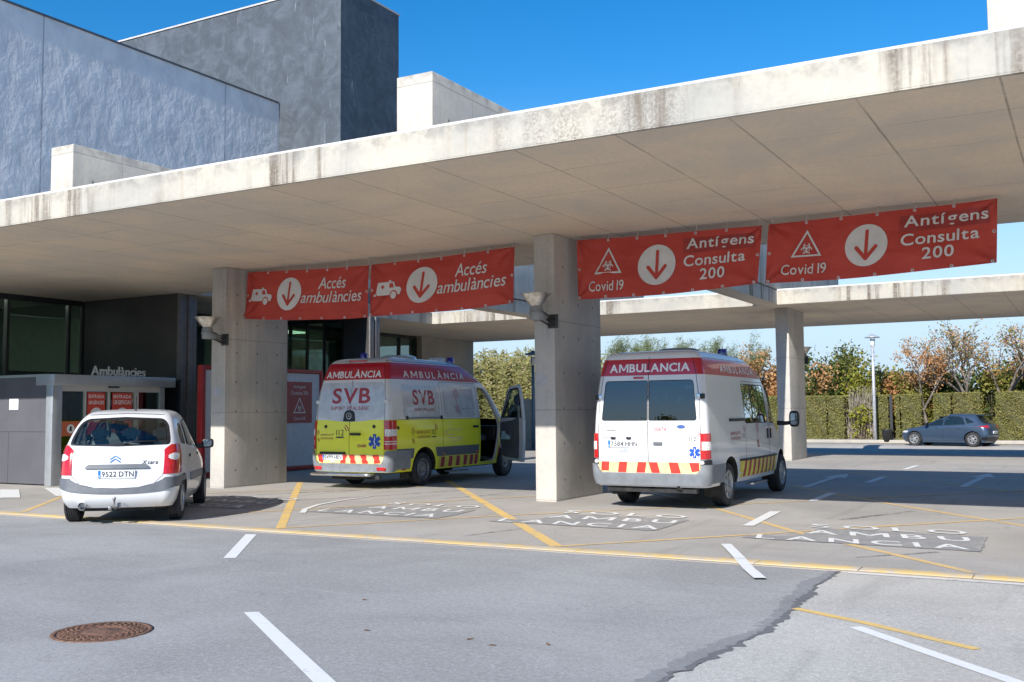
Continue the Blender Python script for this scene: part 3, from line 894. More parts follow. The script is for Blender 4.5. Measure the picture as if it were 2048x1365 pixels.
for s, za, zb, wa in (('Antígens', 2.20, 2.31, .5), ('Consulta 200', 2.05, 2.15, .68), ('Covid 19', 1.36, 1.45, .46)):
    put_text(po, s, lambda a, b: (-18.809, 21.61 - wa / 2 + a * wa, za + b * (zb - za)), 1)
biohazard(po, lambda a, b: (-18.809, 21.61 + a * 0.45, 1.55 + b * 0.43), 1)
tag(po.obj('red_poster', [plain('dull_red_poster', (0.36, 0.07, 0.075), 0.4, obj=False), M_LETTER], fixn=False), 'red poster with a biohazard triangle on the white hoarding', 'poster')

# ------------------------------------------------------------------ low wall to the far left
lw = thing('boundary_wall', 'low grey rendered wall in front of the reeds', 'wall', (-21.5, 45, 0))
m = MB(); m.box(-21.6, -21.35, 38.6, 70, -0.4, 2.08, 0, 0.02)
m.obj('wall', plain('dull_render', (0.30, 0.30, 0.265), 0.85, obj=False, vary=0.08, scale=1.5), lw)
# ------------------------------------------------------------------ banners
def mat_cloth():
    k = Mat('red_banner_vinyl', 0.5, 0, 0.35)
    v, x, y, z = k.pos()
    n = k.noise(v, 1.4, 4, 0.6)
    k.color(k.mix(n.step(0.3, 0.7), (0.46, 0.048, 0.034), (0.55, 0.068, 0.048)))
    w = k.noise(v, 1.0, 3, 0.5, 0.4, (0.8, 1, 2.2))
    k.bump(w, 0.8, 0.08)
    return k.m
M_CLOTH = mat_cloth()
M_CLOTHD = plain('darker_red_sticker', (0.34, 0.035, 0.028), 0.5, obj=False)
M_BWHITE = plain('white_banner_print', (0.66, 0.65, 0.63), 0.5, obj=False, vary=0.03)
M_EYE = plain('zinc_eyelet', (0.6, 0.6, 0.6), 0.35, 0.8)
M_CORD = plain('white_cord', (0.6, 0.58, 0.54), 0.8)
BY = 16.3
def banner(TL, TR, BR, BL, kind, label, ph):
    cx = (TL[0] + TR[0]) / 2
    t = thing('hanging_banner', label, 'banner', (cx, BY, BL[1]), group='red banners hung under the canopy')
    asp_ = 3.25
    def sag(a): return 4 * a * (1 - a)
    def fn(a, b, d=0.0):
        top = (TL[0] + (TR[0] - TL[0]) * a, TL[1] + (TR[1] - TL[1]) * a - 0.012 * sag(a))
        bot = (BL[0] + (BR[0] - BL[0]) * a, BL[1] + (BR[1] - BL[1]) * a - 0.045 * sag(a))
        x = bot[0] + (top[0] - bot[0]) * b; z = bot[1] + (top[1] - bot[1]) * b
        ten = sum(math.exp(-(((a - ca) * asp_) ** 2 + (b - cb) ** 2) / 0.18) * math.sin(9 * math.atan2(b - cb, (a - ca) * asp_ + 1e-6)) for ca, cb in ((0, 1), (1, 1), (0, 0), (1, 0)))
        y = BY + 0.022 * ten + 0.040 * math.sin(a * 9 + b * 2.0 + ph) * (1 - 0.5 * b) + 0.007 * math.sin(a * 17 + b * 4 + ph * 2) - 0.05 * (1 - b) * sag(a)
        return (x, y - d, z)
    m = MB()
    nx, nz = 130, 34
    m.add([fn(i / nx, j / nz) for j in range(nz + 1) for i in range(nx + 1)],
          [(j * (nx + 1) + i, j * (nx + 1) + i + 1, (j + 1) * (nx + 1) + i + 1, (j + 1) * (nx + 1) + i) for j in range(nz) for i in range(nx)], 0, True)
    m.obj('sheet', M_CLOTH, t, fixn=False)
    asp = (TR[0] - TL[0]) / (TL[1] - BL[1])
    g = MB()
    def disc(ca, cb, r, mi=0, d=0.010, n=40):
        # radial rings so that the print follows the billowing cloth
        K = 6
        v = [fn(ca, cb, d)]
        for k in range(1, K + 1):
            v += [fn(ca + r * k / K * math.cos(2 * PI * i / n) / asp, cb + r * k / K * math.sin(2 * PI * i / n), d) for i in range(n)]
        f = [(0, 1 + i, 1 + (i + 1) % n) for i in range(n)]
        for k in range(K - 1):
            f += [(1 + k * n + i, 1 + (k + 1) * n + i, 1 + (k + 1) * n + (i + 1) % n, 1 + k * n + (i + 1) % n) for i in range(n)]
        g.add(v, f, mi)
    def seg(p, q, w, mi, d=0.014, n=8):
        p, q = Vector(p), Vector(q); dirn = (q - p).normalized(); nn = Vector((-dirn.y, dirn.x))
        v = []
        for i in range(n + 1):
            c = p + (q - p) * i / n
            for s in (-1, 1):
                e = c + nn * s * w / 2
                v.append(fn(ca0 + e.x / asp, cb0 + e.y, d))
        g.add(v, [(2 * i, 2 * i + 1, 2 * i + 3, 2 * i + 2) for i in range(n)], mi)
        for c in (p, q):
            v = [fn(ca0 + (c.x + w / 2 * math.cos(2 * PI * i / 14)) / asp, cb0 + c.y + w / 2 * math.sin(2 * PI * i / 14), d + 0.0007) for i in range(14)]
            g.add(v, [tuple(range(14))], mi)
    ca0, cb0 = (0.383, 0.52) if kind == 'amb' else (0.457, 0.50)
    disc(ca0, cb0, 0.33)
    seg((0.01, 0.22), (0, -0.19), 0.055, 1); seg((-0.15, -0.03), (0, -0.21), 0.06, 1, 0.0147); seg((0.15, -0.03), (0, -0.21), 0.06, 1, 0.0154)
    g.obj('arrow_roundel', [M_BWHITE, M_CLOTH], t, fixn=False)
    L = MB()
    def line(s, a0, a1, b0, b1, **kw):
        L.cut()
        # cut finely enough to follow the cloth: the glyph triangles are small already
        put_text(L, s, lambda p, q: fn(a0 + p * (a1 - a0), b0 + q * (b1 - b0), 0.014), 0, **kw)
    I = MB()
    if kind == 'amb':
        line('Accés', 0.605, 0.825, 0.60, 0.83, bold=0.006, shear=0.18)
        line('ambulàncies', 0.49, 0.955, 0.33, 0.555, bold=0.006, shear=0.18)
        def P(pts, mi=0, d=0.012):
            I.add([fn(0.03 + p / asp, 0.32 + q, d) for p, q in pts], [tuple(range(len(pts)))], mi)
        P([(0.06, 0.06), (0.62, 0.06), (0.66, 0.07), (0.66, 0.10), (0.68, 0.12), (0.68, 0.17), (0.64, 0.20), (0.54, 0.21), (0.49, 0.31), (0.10, 0.31), (0.06, 0.10)])
        P([(0.0, 0.05), (0.10, 0.05), (0.10, 0.09), (0.02, 0.09)])
        P([(0.37, 0.30), (0.42, 0.30), (0.42, 0.345), (0.37, 0.345)], 0, 0.013)
        P([(0.385, 0.20), (0.50, 0.20), (0.465, 0.285), (0.385, 0.285)], 1, 0.0145)
        for a, b, c, d in ((0.185, 0.265, 0.205, 0.235), (0.21, 0.24, 0.18, 0.26)):
            P([(a, c), (b, c), (b, d), (a, d)], 1, 0.0145 if a < 0.2 else 0.015)
        def wheel(x, y, r, mi, d):
            P([(x + r * math.cos(2 * PI * i / 22), y + r * math.sin(2 * PI * i / 22)) for i in range(22)], mi, d)
        for x in (0.16, 0.50):
            wheel(x, 0.055, 0.095, 1, 0.0135); wheel(x, 0.055, 0.07, 0, 0.015)
        I.obj('ambulance_sign', [M_BWHITE, M_CLOTH], t, fixn=False)
    else:
        K = 24
        I.add([fn(0.60 + 0.37 * i / K, 0.64 + 0.25 * j / 6, 0.006) for j in range(7) for i in range(K + 1)], [(j * (K + 1) + i, j * (K + 1) + i + 1, (j + 1) * (K + 1) + i + 1, (j + 1) * (K + 1) + i) for j in range(6) for i in range(K)], 1)
        I.obj('sticker', [M_BWHITE, M_CLOTHD], t, fixn=False); I = MB()
        biohazard(I, lambda a, b: fn(0.185 + a * 0.44 / asp, 0.405 + b * 0.44, 0.012), 0)
        I.obj('hazard_sign', [M_BWHITE, M_CLOTHD], t, fixn=False)
        line('Covid 19', 0.075, 0.28, 0.12, 0.29, bold=0.006)
        line('Antígens', 0.62, 0.965, 0.655, 0.885, bold=0.014, space=1.0)
        line('Consulta', 0.608, 0.93, 0.42, 0.605, bold=0.014, space=1.0)
        line('200', 0.70, 0.83, 0.18, 0.365, bold=0.014, space=1.0)
    L.objs('lettering', M_BWHITE, t, world=True)
    e = MB()
    for i in range(7):
        for b in (0.03, 0.97):
            p = fn(0.015 + 0.97 * i / 6, b, 0.003)
            e.cut(); e.lathe([(0.013, 0), (0.022, -0.004), (0.026, 0.001)], 10, p, 'Y')
    for a in (0.012, 0.988):
        e.cut(); e.lathe([(0.013, 0), (0.022, -0.004), (0.026, 0.001)], 10, fn(a, 0.5, 0.003), 'Y')
    e.objs('eyelet', M_EYE, t, world=True)
    c = MB()
    for i in range(7):
        a = 0.015 + 0.97 * i / 6
        p = fn(a, 0.97, 0.0)
        c.cut(); c.tube([p, (p[0] + 0.02, BY + 0.02, 4.64)], 0.005, 5)
    c.objs('cord', M_CORD, t, world=True, fixn=True)
    return t
banner((-15.64, 4.573), (-12.39, 4.474), (-12.455, 3.435), (-15.79, 3.585), 'amb', 'first red banner with ambulance sign, tied to the pillar beside the hatchback', 0.3)
banner((-12.34, 4.48), (-9.075, 4.56), (-9.125, 3.525), (-12.435, 3.46), 'amb', 'red ambulance access banner ending just left of the middle pillar', 1.7)
banner((-7.805, 4.566), (-4.515, 4.517), (-4.61, 3.575), (-7.83, 3.51), 'cov', 'red banner for antigen tests tied to the middle pillar, above the white ambulance', 2.9)
banner((-4.40, 4.522), (-1.06, 4.579), (-1.11, 3.647), (-4.48, 3.566), 'cov', 'rightmost red banner for antigen tests with a sagging lower edge', 4.4)
# cords from the outer corners to the pillars
# ------------------------------------------------------------------ uplights on the pillars
def mat_bowl():
    k = Mat('frosted_metal_bowl', 0.28, 0.75, 0.5, col=(0.62, 0.59, 0.53))
    v, x, y, z = k.pos(True)
    n = k.noise(v, 7, 4); k.color(k.mix(n.step(0.35, 0.7), (0.45, 0.41, 0.35), (0.78, 0.76, 0.72)))
    return k.m
M_BOWL = mat_bowl()
M_LAMPG = plain('grey_cast_lamp_housing', (0.25, 0.26, 0.265), 0.5, 0.2)
def uplight(x, y, wy, label):
    t = thing('wall_uplight', label, 'wall lamp', (x, wy, 3.0), group='bowl uplights on the pillars')
    m = MB(); m.lathe([(0.085, 3.33), (0.10, 3.345), (0.15, 3.40), (0.21, 3.475), (0.245, 3.535), (0.262, 3.54), (0.262, 3.552), (0.235, 3.548), (0.19, 3.48), (0.09, 3.37), (0.0, 3.36)], 36, (x, y, 0))
    m.obj('bowl', M_BOWL, t)
    m = MB(); m.lathe([(0.0, 3.10), (0.10, 3.10), (0.112, 3.115), (0.112, 3.19), (0.125, 3.20), (0.125, 3.23), (0.112, 3.24), (0.112, 3.31), (0.09, 3.345)], 24, (x, y, 0))
    m.box(x - 0.12, x + 0.12, y - 0.03, y + 0.16, 3.11, 3.24, 0, 0.012)
    m.obj('housing', M_LAMPG, t)
    m = MB(); m.box(x + 0.03, x + 0.23, wy - 0.02, wy - 0.001, 2.98, 3.22, 0, 0.004)
    for dx in (-0.06, 0.14):
        m.tube([(x + dx * 0.6, y + 0.05, 3.16), (x + 0.10 + dx * 0.4, wy - 0.02, 3.02)], 0.016, 8)
        m.tube([(x + dx * 0.8, y + 0.02, 3.24), (x + 0.10 + dx * 0.5, wy - 0.02, 3.12)], 0.013, 8)
    m.obj('bracket', plain('dark_lamp_bracket', (0.05, 0.05, 0.05), 0.5, 0.3), t)
uplight(-8.19, 15.42, 15.80, 'bowl uplight on the wide pillar between the ambulances')
uplight(-15.92, 15.42, 15.80, 'bowl uplight on the pillar beside the hatchback, at the foot of the first banner')
uplight(-8.06, 33.6, 33.3, 'small bowl uplight seen behind the far pillar')
# paper scraps glued to the pillars
M_SCRAP = plain('torn_pale_sticker', (0.42, 0.42, 0.43), 0.7, obj=False)
def scrap(x, z, w, h, label, seed):
    r = random.Random(seed); m = MB()
    P = []
    for i in range(18):
        a = 2 * PI * i / 18
        k = 1 / max(abs(math.cos(a)), abs(math.sin(a)))
        k = min(k, 1.2) * r.uniform(0.86, 1.0)
        P.append((x + w / 2 * k * math.cos(a), z + h / 2 * k * math.sin(a)))
    m.prism(P, 15.794, 15.797, 'XZ')
    tag(m.obj('sticker_remnant', M_SCRAP), label, 'sticker')
scrap(-16.0, 2.02, 0.26, 0.20, 'pale sticker remnant on the front of the pillar beside the hatchback', 1)
scrap(-8.30, 2.10, 0.22, 0.22, 'torn paper remnant on the front of the pillar between the ambulances', 2)

# ------------------------------------------------------------------ manhole cover
mh = thing('manhole_cover', 'round rusty manhole cover in the grey asphalt', 'manhole cover', (-6.21, 5.05, 0))
def mat_rust():
    k = Mat('rusty_iron', 0.8, 0.15, 0.4)
    v, x, y, z = k.pos()
    n = k.noise(v, 26, 5, 0.7); b = k.noise(v, 7, 4)
    c = k.mix(n.step(0.35, 0.65), (0.10, 0.055, 0.038), (0.26, 0.145, 0.095))
    k.color(k.mix(b.step(0.45, 0.7) * 0.6, c, (0.20, 0.10, 0.075)))
    k.bump(n, 0.8, 0.006); return k.m
M_RUST = mat_rust()
m = MB(); R_ = 0.345
m.lathe([(R_, 0.0), (R_, 0.010), (R_ - 0.035, 0.012), (R_ - 0.038, 0.004)], 48, (-6.21, 5.05, 0))
m.obj('frame', M_RUST, mh)
m = MB(); m.lathe([(0, 0.0105), (0.125, 0.0105), (0.13, 0.007), (0.15, 0.007), (0.155, 0.0095), (R_ - 0.045, 0.0095), (R_ - 0.045, 0.0)], 48, (-6.21, 5.05, 0))
for rr_, cnt in ((0.175, 20), (0.205, 24), (0.235, 28), (0.265, 30), (0.288, 34)):
    for i in range(cnt):
        a = 2 * PI * (i + 0.5 * (cnt % 3)) / cnt
        c, s = math.cos(a), math.sin(a)
        m.obox((-6.21 + rr_ * c, 5.05 + rr_ * s, 0.0115), (0.010 * c, 0.010 * s, 0), (-0.012 * s, 0.012 * c, 0), (0, 0, 0.003))
m.obj('lid', M_RUST, mh)

# ------------------------------------------------------------------ far lamp posts and bin
M_POST = plain('pale_galvanised_post', (0.55, 0.57, 0.60), 0.4, 0.4)
M_POSTB = plain('blue_painted_post', (0.10, 0.20, 0.33), 0.4, 0.1)
M_LENS = plain('clear_lamp_glass', (0.75, 0.78, 0.80), 0.15)
def lamp_post(x, y, z0, h, mat, label):
    t = thing('street_lamp', label, 'street lamp', (x, y, z0), group='disc topped street lamps')
    m = MB(); m.tube([(x, y, z0), (x, y, z0 + h * 0.5), (x, y, z0 + h - 0.62)], [0.085, 0.075, 0.06], 12)
    m.lathe([(0.0, z0 + 0.02), (0.16, z0 + 0.02), (0.16, z0 + 0.05), (0.09, z0 + 0.06)], 12, (x, y, 0))
    m.obj('pole', mat, t)
    m = MB(); m.lathe([(0.0, z0 + h), (0.06, z0 + h), (0.09, z0 + h - 0.05), (0.26, z0 + h - 0.11), (0.36, z0 + h - 0.17), (0.36, z0 + h - 0.185), (0.10, z0 + h - 0.16), (0.0, z0 + h - 0.16)], 24, (x, y, 0))
    m.obj('lamp_disc', mat, t)
    m = MB(); m.lathe([(0.07, z0 + h - 0.60), (0.10, z0 + h - 0.5), (0.10, z0 + h - 0.26), (0.0, z0 + h - 0.25)], 16, (x, y, 0))
    m.obj('lamp_glass', M_LENS, t)
    m = MB()
    for i in range(3):
        a = i * 2 * PI / 3 + 0.5
        m.tube([(x + 0.11 * math.cos(a), y + 0.11 * math.sin(a), z0 + h - 0.62), (x + 0.12 * math.cos(a), y + 0.12 * math.sin(a), z0 + h - 0.16)], 0.012, 6)
    m.obj('lamp_cage', mat, t)
lamp_post(-9.02, 51.3, -0.03, 5.15, M_POST, 'tall white street lamp standing before the hedge')
lamp_post(-20.85, 38.9, -0.1, 4.25, M_POSTB, 'blue street lamp rising by the low wall and the reeds')
t = thing('litter_bin', 'black round litter bin on the kerb before the hedge', 'bin', (-8.47, 51.2, -0.03))
M_BIN = plain('black_plastic_bin', (0.022, 0.023, 0.026), 0.5)
m = MB(); m.lathe([(0, -0.02), (0.19, -0.02), (0.235, 0.5), (0.25, 0.52), (0.25, 0.56), (0.225, 0.56), (0.2, 0.4), (0, 0.36)], 20, (-8.47, 51.2, 0)); m.obj('body', M_BIN, t)
m = MB(); m.box(-8.36, -8.24, 51.48, 51.58, -0.03, 2.2); m.obj('post', M_BIN, t)  # dark upright strip filling the black gap between two hedge blocks
# kerb of the far parking row
m = MB(); m.box(-40, 30, 51.05, 51.2, -0.1, 0.06, 0, 0.02); m.box(-40, 30, 51.2, 60, -0.1, 0.055)
tag(m.obj('far_kerb', [concrete('far_kerb_stone', (0.42, 0.40, 0.36))]), 'pale kerb in front of the hedge', kind='structure')
# site sign and bench seen between the ambulance door and the pillar
t = thing('notice_board', 'low red notice board with white symbol before the grey wall', 'notice board', (-20.7, 39.2, -0.13))
m = MB(); m.box(-20.98, -20.55, 39.15, 39.2, 0.72, 1.12); m.obj('board', [M_RED], t)
m = MB(); m.lathe([(0, 39.146), (0.13, 39.146), (0.13, 39.149)], 20, (-20.76, 0, 0.93), 'Y'); m.obj('symbol', M_LETTER, t)
m = MB(); m.tube([(-20.93, 39.22, -0.2), (-20.93, 39.22, 1.1)], 0.025, 8); m.tube([(-20.6, 39.22, -0.2), (-20.6, 39.22, 1.1)], 0.025, 8); m.obj('post', M_POST, t)
t = thing('traffic_sign', 'round blue traffic sign by the grey wall', 'traffic sign', (-21.3, 38.3, -0.1))
m = MB(); m.lathe([(0, 38.262), (0.25, 38.262), (0.25, 38.266), (0, 38.266)], 24, (-21.22, 0, 2.05), 'Y'); m.obj('sign_plate', plain('blue_sign', (0.03, 0.05, 0.22), 0.4), t)
m = MB(); m.tube([(-21.22, 38.29, -0.2), (-21.22, 38.29, 2.2)], 0.03, 8); m.obj('post', M_POST, t)
# ------------------------------------------------------------------ vegetation
def mat_leaf(name, cols, rough=0.6, trans=0.35):
    """leaf colour varies from leaf to leaf"""
    k = Mat(name, rough, 0, 0.25)
    gi = k.nt.nodes.new('ShaderNodeNewGeometry')
    r = S(k.nt, gi.outputs['Random Per Island'])
    c = k.mix(r.step(0.0, 0.5), cols[0], cols[1])
    c = k.mix(r.step(0.5, 1.0), c, cols[2])
    v, x, y, z = k.pos()
    n = k.noise(v, 0.9, 3)
    c = k.mix(n.step(0.45, 0.7) * 0.5, c, cols[-1])
    k.color(c)
    tl = k.nt.nodes.new('ShaderNodeBsdfTranslucent'); k.nt.links.new(c, tl.inputs[0])
    mx = k.nt.nodes.new('ShaderNodeMixShader'); mx.inputs[0].default_value = trans
    k.nt.links.new(k.b.outputs[0], mx.inputs[1]); k.nt.links.new(tl.outputs[0], mx.inputs[2])
    k.nt.links.new(mx.outputs[0], k.nt.nodes['Material Output'].inputs[0])
    return k.m
M_HEDGE = mat_leaf('clipped_cypress_hedge', ((0.235, 0.225, 0.055), (0.30, 0.28, 0.085), (0.16, 0.165, 0.04), (0.34, 0.27, 0.12)), trans=0.2)
M_HCORE = plain('hedge_core_green', (0.085, 0.085, 0.03), 0.9, obj=False, vary=0.2)  # dark green core behind the outer hedge leaves
M_LGREEN = mat_leaf('green_leaves', ((0.077, 0.126, 0.031), (0.140, 0.175, 0.042), (0.049, 0.084, 0.025), (0.196, 0.196, 0.056)))
M_LOLIVE = mat_leaf('olive_leaves', ((0.182, 0.196, 0.042), (0.308, 0.294, 0.063), (0.112, 0.133, 0.035), (0.336, 0.238, 0.077)))
M_LORANGE = mat_leaf('dry_orange_leaves', ((0.546, 0.260, 0.098), (0.650, 0.377, 0.169), (0.390, 0.208, 0.098), (0.598, 0.390, 0.208)))
M_LYELLOW = mat_leaf('yellow_green_leaves', ((0.30, 0.30, 0.03), (0.40, 0.37, 0.05), (0.16, 0.19, 0.03), (0.25, 0.26, 0.05)))
M_REED = mat_leaf('dry_reed_leaves', ((0.44, 0.38, 0.15), (0.30, 0.31, 0.09), (0.54, 0.46, 0.25), (0.40, 0.36, 0.14)))
M_PALE = mat_leaf('feathery_pale_green', ((0.20, 0.24, 0.09), (0.26, 0.29, 0.12), (0.14, 0.18, 0.07), (0.24, 0.24, 0.10)))
M_BARK = plain('grey_bark', (0.17, 0.145, 0.125), 0.9, obj=False, vary=0.25, scale=5)
M_BARKD = plain('brown_bark', (0.11, 0.085, 0.065), 0.9, obj=False, vary=0.25, scale=5)

def leaf(m, p, s, r, mi=0, asp=0.55, up=0.0):
    a = Vector((r.gauss(0, 1), r.gauss(0, 1), r.gauss(0, 1) + up)).normalized()
    b = a.cross(Vector((r.gauss(0, 1), r.gauss(0, 1), r.gauss(0, 1)))).normalized()
    a *= s; b *= s * asp * 0.5
    p = Vector(p)
    m.v.extend([tuple(p - a * 0.5), tuple(p + b), tuple(p + a * 0.5), tuple(p - b)])
    n = len(m.v); m.f.append((n - 4, n - 3, n - 2, n - 1)); m.m.append(mi); m.sm.append(False)

def hedge(x0, x1, y0, y1, z1, label, seed, n=2600):
    r = random.Random(seed)
    t = thing('clipped_hedge', label, 'hedge', ((x0 + x1) / 2, y0, 0), group='clipped hedge blocks along the far side of the lot')
    m = MB()
    nx, nz = max(3, int((x1 - x0) / 0.12)), 18
    def P(x, z): return (x, y0 + 0.05 + 0.05 * math.sin(x * 7 + z * 5 + seed) + r.uniform(-0.03, 0.03), z)
    m.add([P(x0 + 0.03 + (x1 - x0 - 0.06) * i / nx, 0.02 + (z1 - 0.05) * j / nz) for j in range(nz + 1) for i in range(nx + 1)],
          [(j * (nx + 1) + i, j * (nx + 1) + i + 1, (j + 1) * (nx + 1) + i + 1, (j + 1) * (nx + 1) + i) for j in range(nz) for i in range(nx)])
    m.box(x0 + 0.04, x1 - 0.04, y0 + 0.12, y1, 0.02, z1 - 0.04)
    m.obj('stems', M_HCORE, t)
    m = MB()
    edgew = [(r.uniform(-0.03, 0.05)) for _ in range(12)]
    def ex(z): return edgew[min(11, max(0, int(z / z1 * 11)))]
    for _ in range(int(n * min(x1 - x0, 6))):
        k = r.random()
        if k < 0.74:
            z = r.uniform(0.0, z1); p = (r.uniform(x0 - ex(z) * 0.5, x1 + ex(z) * 0.5), y0 + r.uniform(-0.03, 0.10), z)
        elif k < 0.86:
            p = (r.uniform(x0, x1), r.uniform(y0, y1), z1 + r.uniform(-0.05, 0.035))
        elif k < 0.93: p = (x0 + r.uniform(-0.03, 0.06), r.uniform(y0, y1), r.uniform(0, z1))
        else: p = (x1 - r.uniform(-0.03, 0.06), r.uniform(y0, y1), r.uniform(0, z1))
        leaf(m, p, r.uniform(0.05, 0.11), r, 0, 0.5, 0.8)
    m.obj('foliage', M_HEDGE, t, fixn=False)
HY = 52.0
for i, (a, b, h, lab) in enumerate([(-13.6, -11.42, 2.18, 'first clipped hedge block beside the far pillar'), (-11.36, -10.56, 2.17, 'narrow clipped hedge block left of the dry gap in the hedge row'),
        (-9.14 , -8.50, 2.17, 'short hedge block between street lamp and the dark strip by the litter bin'), (-8.20, -7.98, 2.18, 'slim hedge sliver right of the dark strip by the litter bin'), (-7.94, -7.02, 2.20, 'clipped hedge block left of the first bare tree'),
        (-6.50, -5.72, 2.22, 'clipped hedge block behind the roof of the dark blue car'), (-5.62, -4.42, 2.24, 'clipped hedge block behind the rear of the dark blue car'),
        (-3.80, 1.5, 2.26, 'long clipped hedge block at the right edge of the photo'), (-18.5, -13.7, 2.2, 'long clipped hedge behind the white ambulance'), (1.6, 26, 2.26, 'clipped hedge continuing beyond the right edge')]):
    hedge(a, b, HY, HY + 1.1, h, lab, 20 + i)

def limb_tree(name, label, x, y, z0, h, spread, mats, seed, trunk=0.10, leaves=1500, ls=0.16, crown0=0.35, dens=1.0, bark=None, up=0.5, fork=3, gapp=0.0, wood=1.0, cat='tree', group='trees and shrubs beyond the hedge', two=None, asp=0.55, depth=3):
    """trunk, limbs and twigs; leaves sit on the twigs"""
    r = random.Random(seed)
    t = thing(name, label, cat, (x, y, z0), group=group)
    m = MB(); tips = []
    def grow(p, d, L, rad, depth):
        pts = [p]; q = p.copy(); dd = d.copy()
        n = 4
        for i in range(n):
            dd = (dd + Vector((r.gauss(0, 0.16), r.gauss(0, 0.16), r.gauss(0.03, 0.10)))).normalized()
            q = q + dd * L / n
            pts.append(q.copy())
        rads = [rad * (1 - 0.45 * i / n) for i in range(n + 1)]
        m.tube(pts, rads, 6 if rad > 0.03 else 4, 0, False)
        if depth <= 2: tips.extend(pts[1:])
        if depth == 0: return
        k = fork + (1 if r.random() < 0.4 else 0)
        for i in range(k):
            a = 2 * PI * (i + r.random() * 0.7) / k
            s = r.uniform(0.45, 0.95) * spread
            nd = (dd * r.uniform(0.6, 1.0) + Vector((math.cos(a) * s, math.sin(a) * s, up * r.uniform(0.1, 0.8)))).normalized()
            j = pts[r.choice([2, 3, 4, 4])]
            grow(j, nd, L * r.uniform(0.55, 0.82), rad * 0.52, depth - 1)
    nst = two or 1
    for s_ in range(nst):
        d0 = Vector((r.gauss(0, 0.12 if nst == 1 else 0.35), r.gauss(0, 0.1), 1)).normalized()
        grow(Vector((x + (s_ - (nst - 1) / 2) * 0.18, y, z0 - 0.05)), d0, h * crown0, trunk, depth)
    zs = [q.z for q in tips]
    zt = max(zs); sc = h / (zt - z0)
    # fit the height exactly
    m.v = [(x + (a - x) * min(sc, 1.15), y + (b - y) * min(sc, 1.15), z0 + (c - z0) * sc) for a, b, c in m.v]
    tips = [Vector((x + (q.x - x) * min(sc, 1.15), y + (q.y - y) * min(sc, 1.15), z0 + (q.z - z0) * sc)) for q in tips]
    tr = m.obj('trunk', bark or M_BARK, t, fixn=False)
    m = MB()
    clump = [r.random() for _ in tips]
    for _ in range(leaves):
        i = r.randrange(len(tips))
        if clump[i] < gapp: continue
        g = 0.05 * h * dens
        p = tips[i] + Vector((r.gauss(0, g), r.gauss(0, g), r.gauss(0, g * 0.8)))
        leaf(m, p, ls * r.uniform(0.6, 1.4), r, 0 if len(mats) == 1 or clump[i] < 0.62 else 1, asp)
    m.obj('crown', mats, t, fixn=False)
    return t

def shrub(label, x, y, z0, w, h, mats, seed, n=1900, ls=0.15, d=None, group='trees and shrubs beyond the hedge'):
    """many clumps of leaves on thin stems"""
    r = random.Random(seed); d = d or w * 0.7
    t = thing('wild_shrub', label, 'shrub', (x, y, z0), group=group)
    m = MB(); cl = []
    for i in range(16):
        a, b, c = r.uniform(-0.5, 0.5), r.uniform(-0.5, 0.5), r.random() ** 0.75
        p = Vector((x + a * w * (1 - 0.35 * c), y + b * d, z0 + h * (0.12 + 0.80 * c)))
        cl.append((p, r.uniform(0.13, 0.24) * h * 0.75, r.random()))
        m.tube([(x + a * 0.3, y + b * 0.3, z0 - 0.05), (x + a * w * 0.5, y + b * d * 0.5, p.z * 0.5 + z0 * 0.5), p], [0.035, 0.025, 0.01], 5, 0, False)
    m.obj('trunk', M_BARKD, t, fixn=False)
    m = MB()
    for _ in range(n):
        p, s, c = r.choice(cl)
        v = Vector((r.gauss(0, 1), r.gauss(0, 1), r.gauss(0, 0.9)))
        q = p + v * s * 0.55
        if q.z < z0: continue
        leaf(m, q, ls * r.uniform(0.6, 1.5), r, 0 if len(mats) == 1 or c < 0.7 else 1)
    m.obj('crown', mats, t, fixn=False)
    return t
for i, (x, y, w, h, mats, lab) in enumerate([
    (-12.6, 54.6, 2.4, 4.2, [M_LGREEN, M_LORANGE], 'tall green shrub flecked with orange just right of the far pillar'),
    (-11.0, 55.4, 2.2, 4.7, [M_LGREEN, M_LOLIVE], 'tallest dark green shrub left of the street lamp'),
    (-9.9, 54.4, 1.9, 3.5, [M_LOLIVE, M_LYELLOW], 'olive shrub directly left of the street lamp'),
    (-8.5, 54.8, 1.9, 3.35, [M_LOLIVE, M_LORANGE], 'olive shrub flecked with orange directly right of the street lamp'),
    (-7.4, 54.2, 1.8, 3.1, [M_LOLIVE, M_LORANGE], 'low russet shrub left of the bare round tree'),
    (-6.0, 54.9, 2.0, 3.4, [M_LGREEN, M_LOLIVE], 'green shrub between the two bare trees'),
    (-4.2, 54.5, 2.2, 3.5, [M_LOLIVE, M_LGREEN], 'olive shrub under the large bare tree'),
    (-2.4, 55.2, 2.3, 3.5, [M_LGREEN, M_LORANGE], 'mixed green shrub at the right edge of the photo'),
    (-0.2, 55.2, 2.4, 3.6, [M_LGREEN, M_LOLIVE], 'green shrub beyond the right edge hedge'),
    (-14.6, 54.4, 2.4, 4.3, [M_LORANGE, M_LOLIVE], 'orange shrub seen left of the far pillar'),
    (-16.6, 55.4, 2.4, 3.6, [M_LOLIVE, M_LGREEN], 'olive shrub behind the roof beacon of the white ambulance')]):
    shrub(lab, x, y, 0.0, w, h, mats, 60 + i, 4600, 0.16)
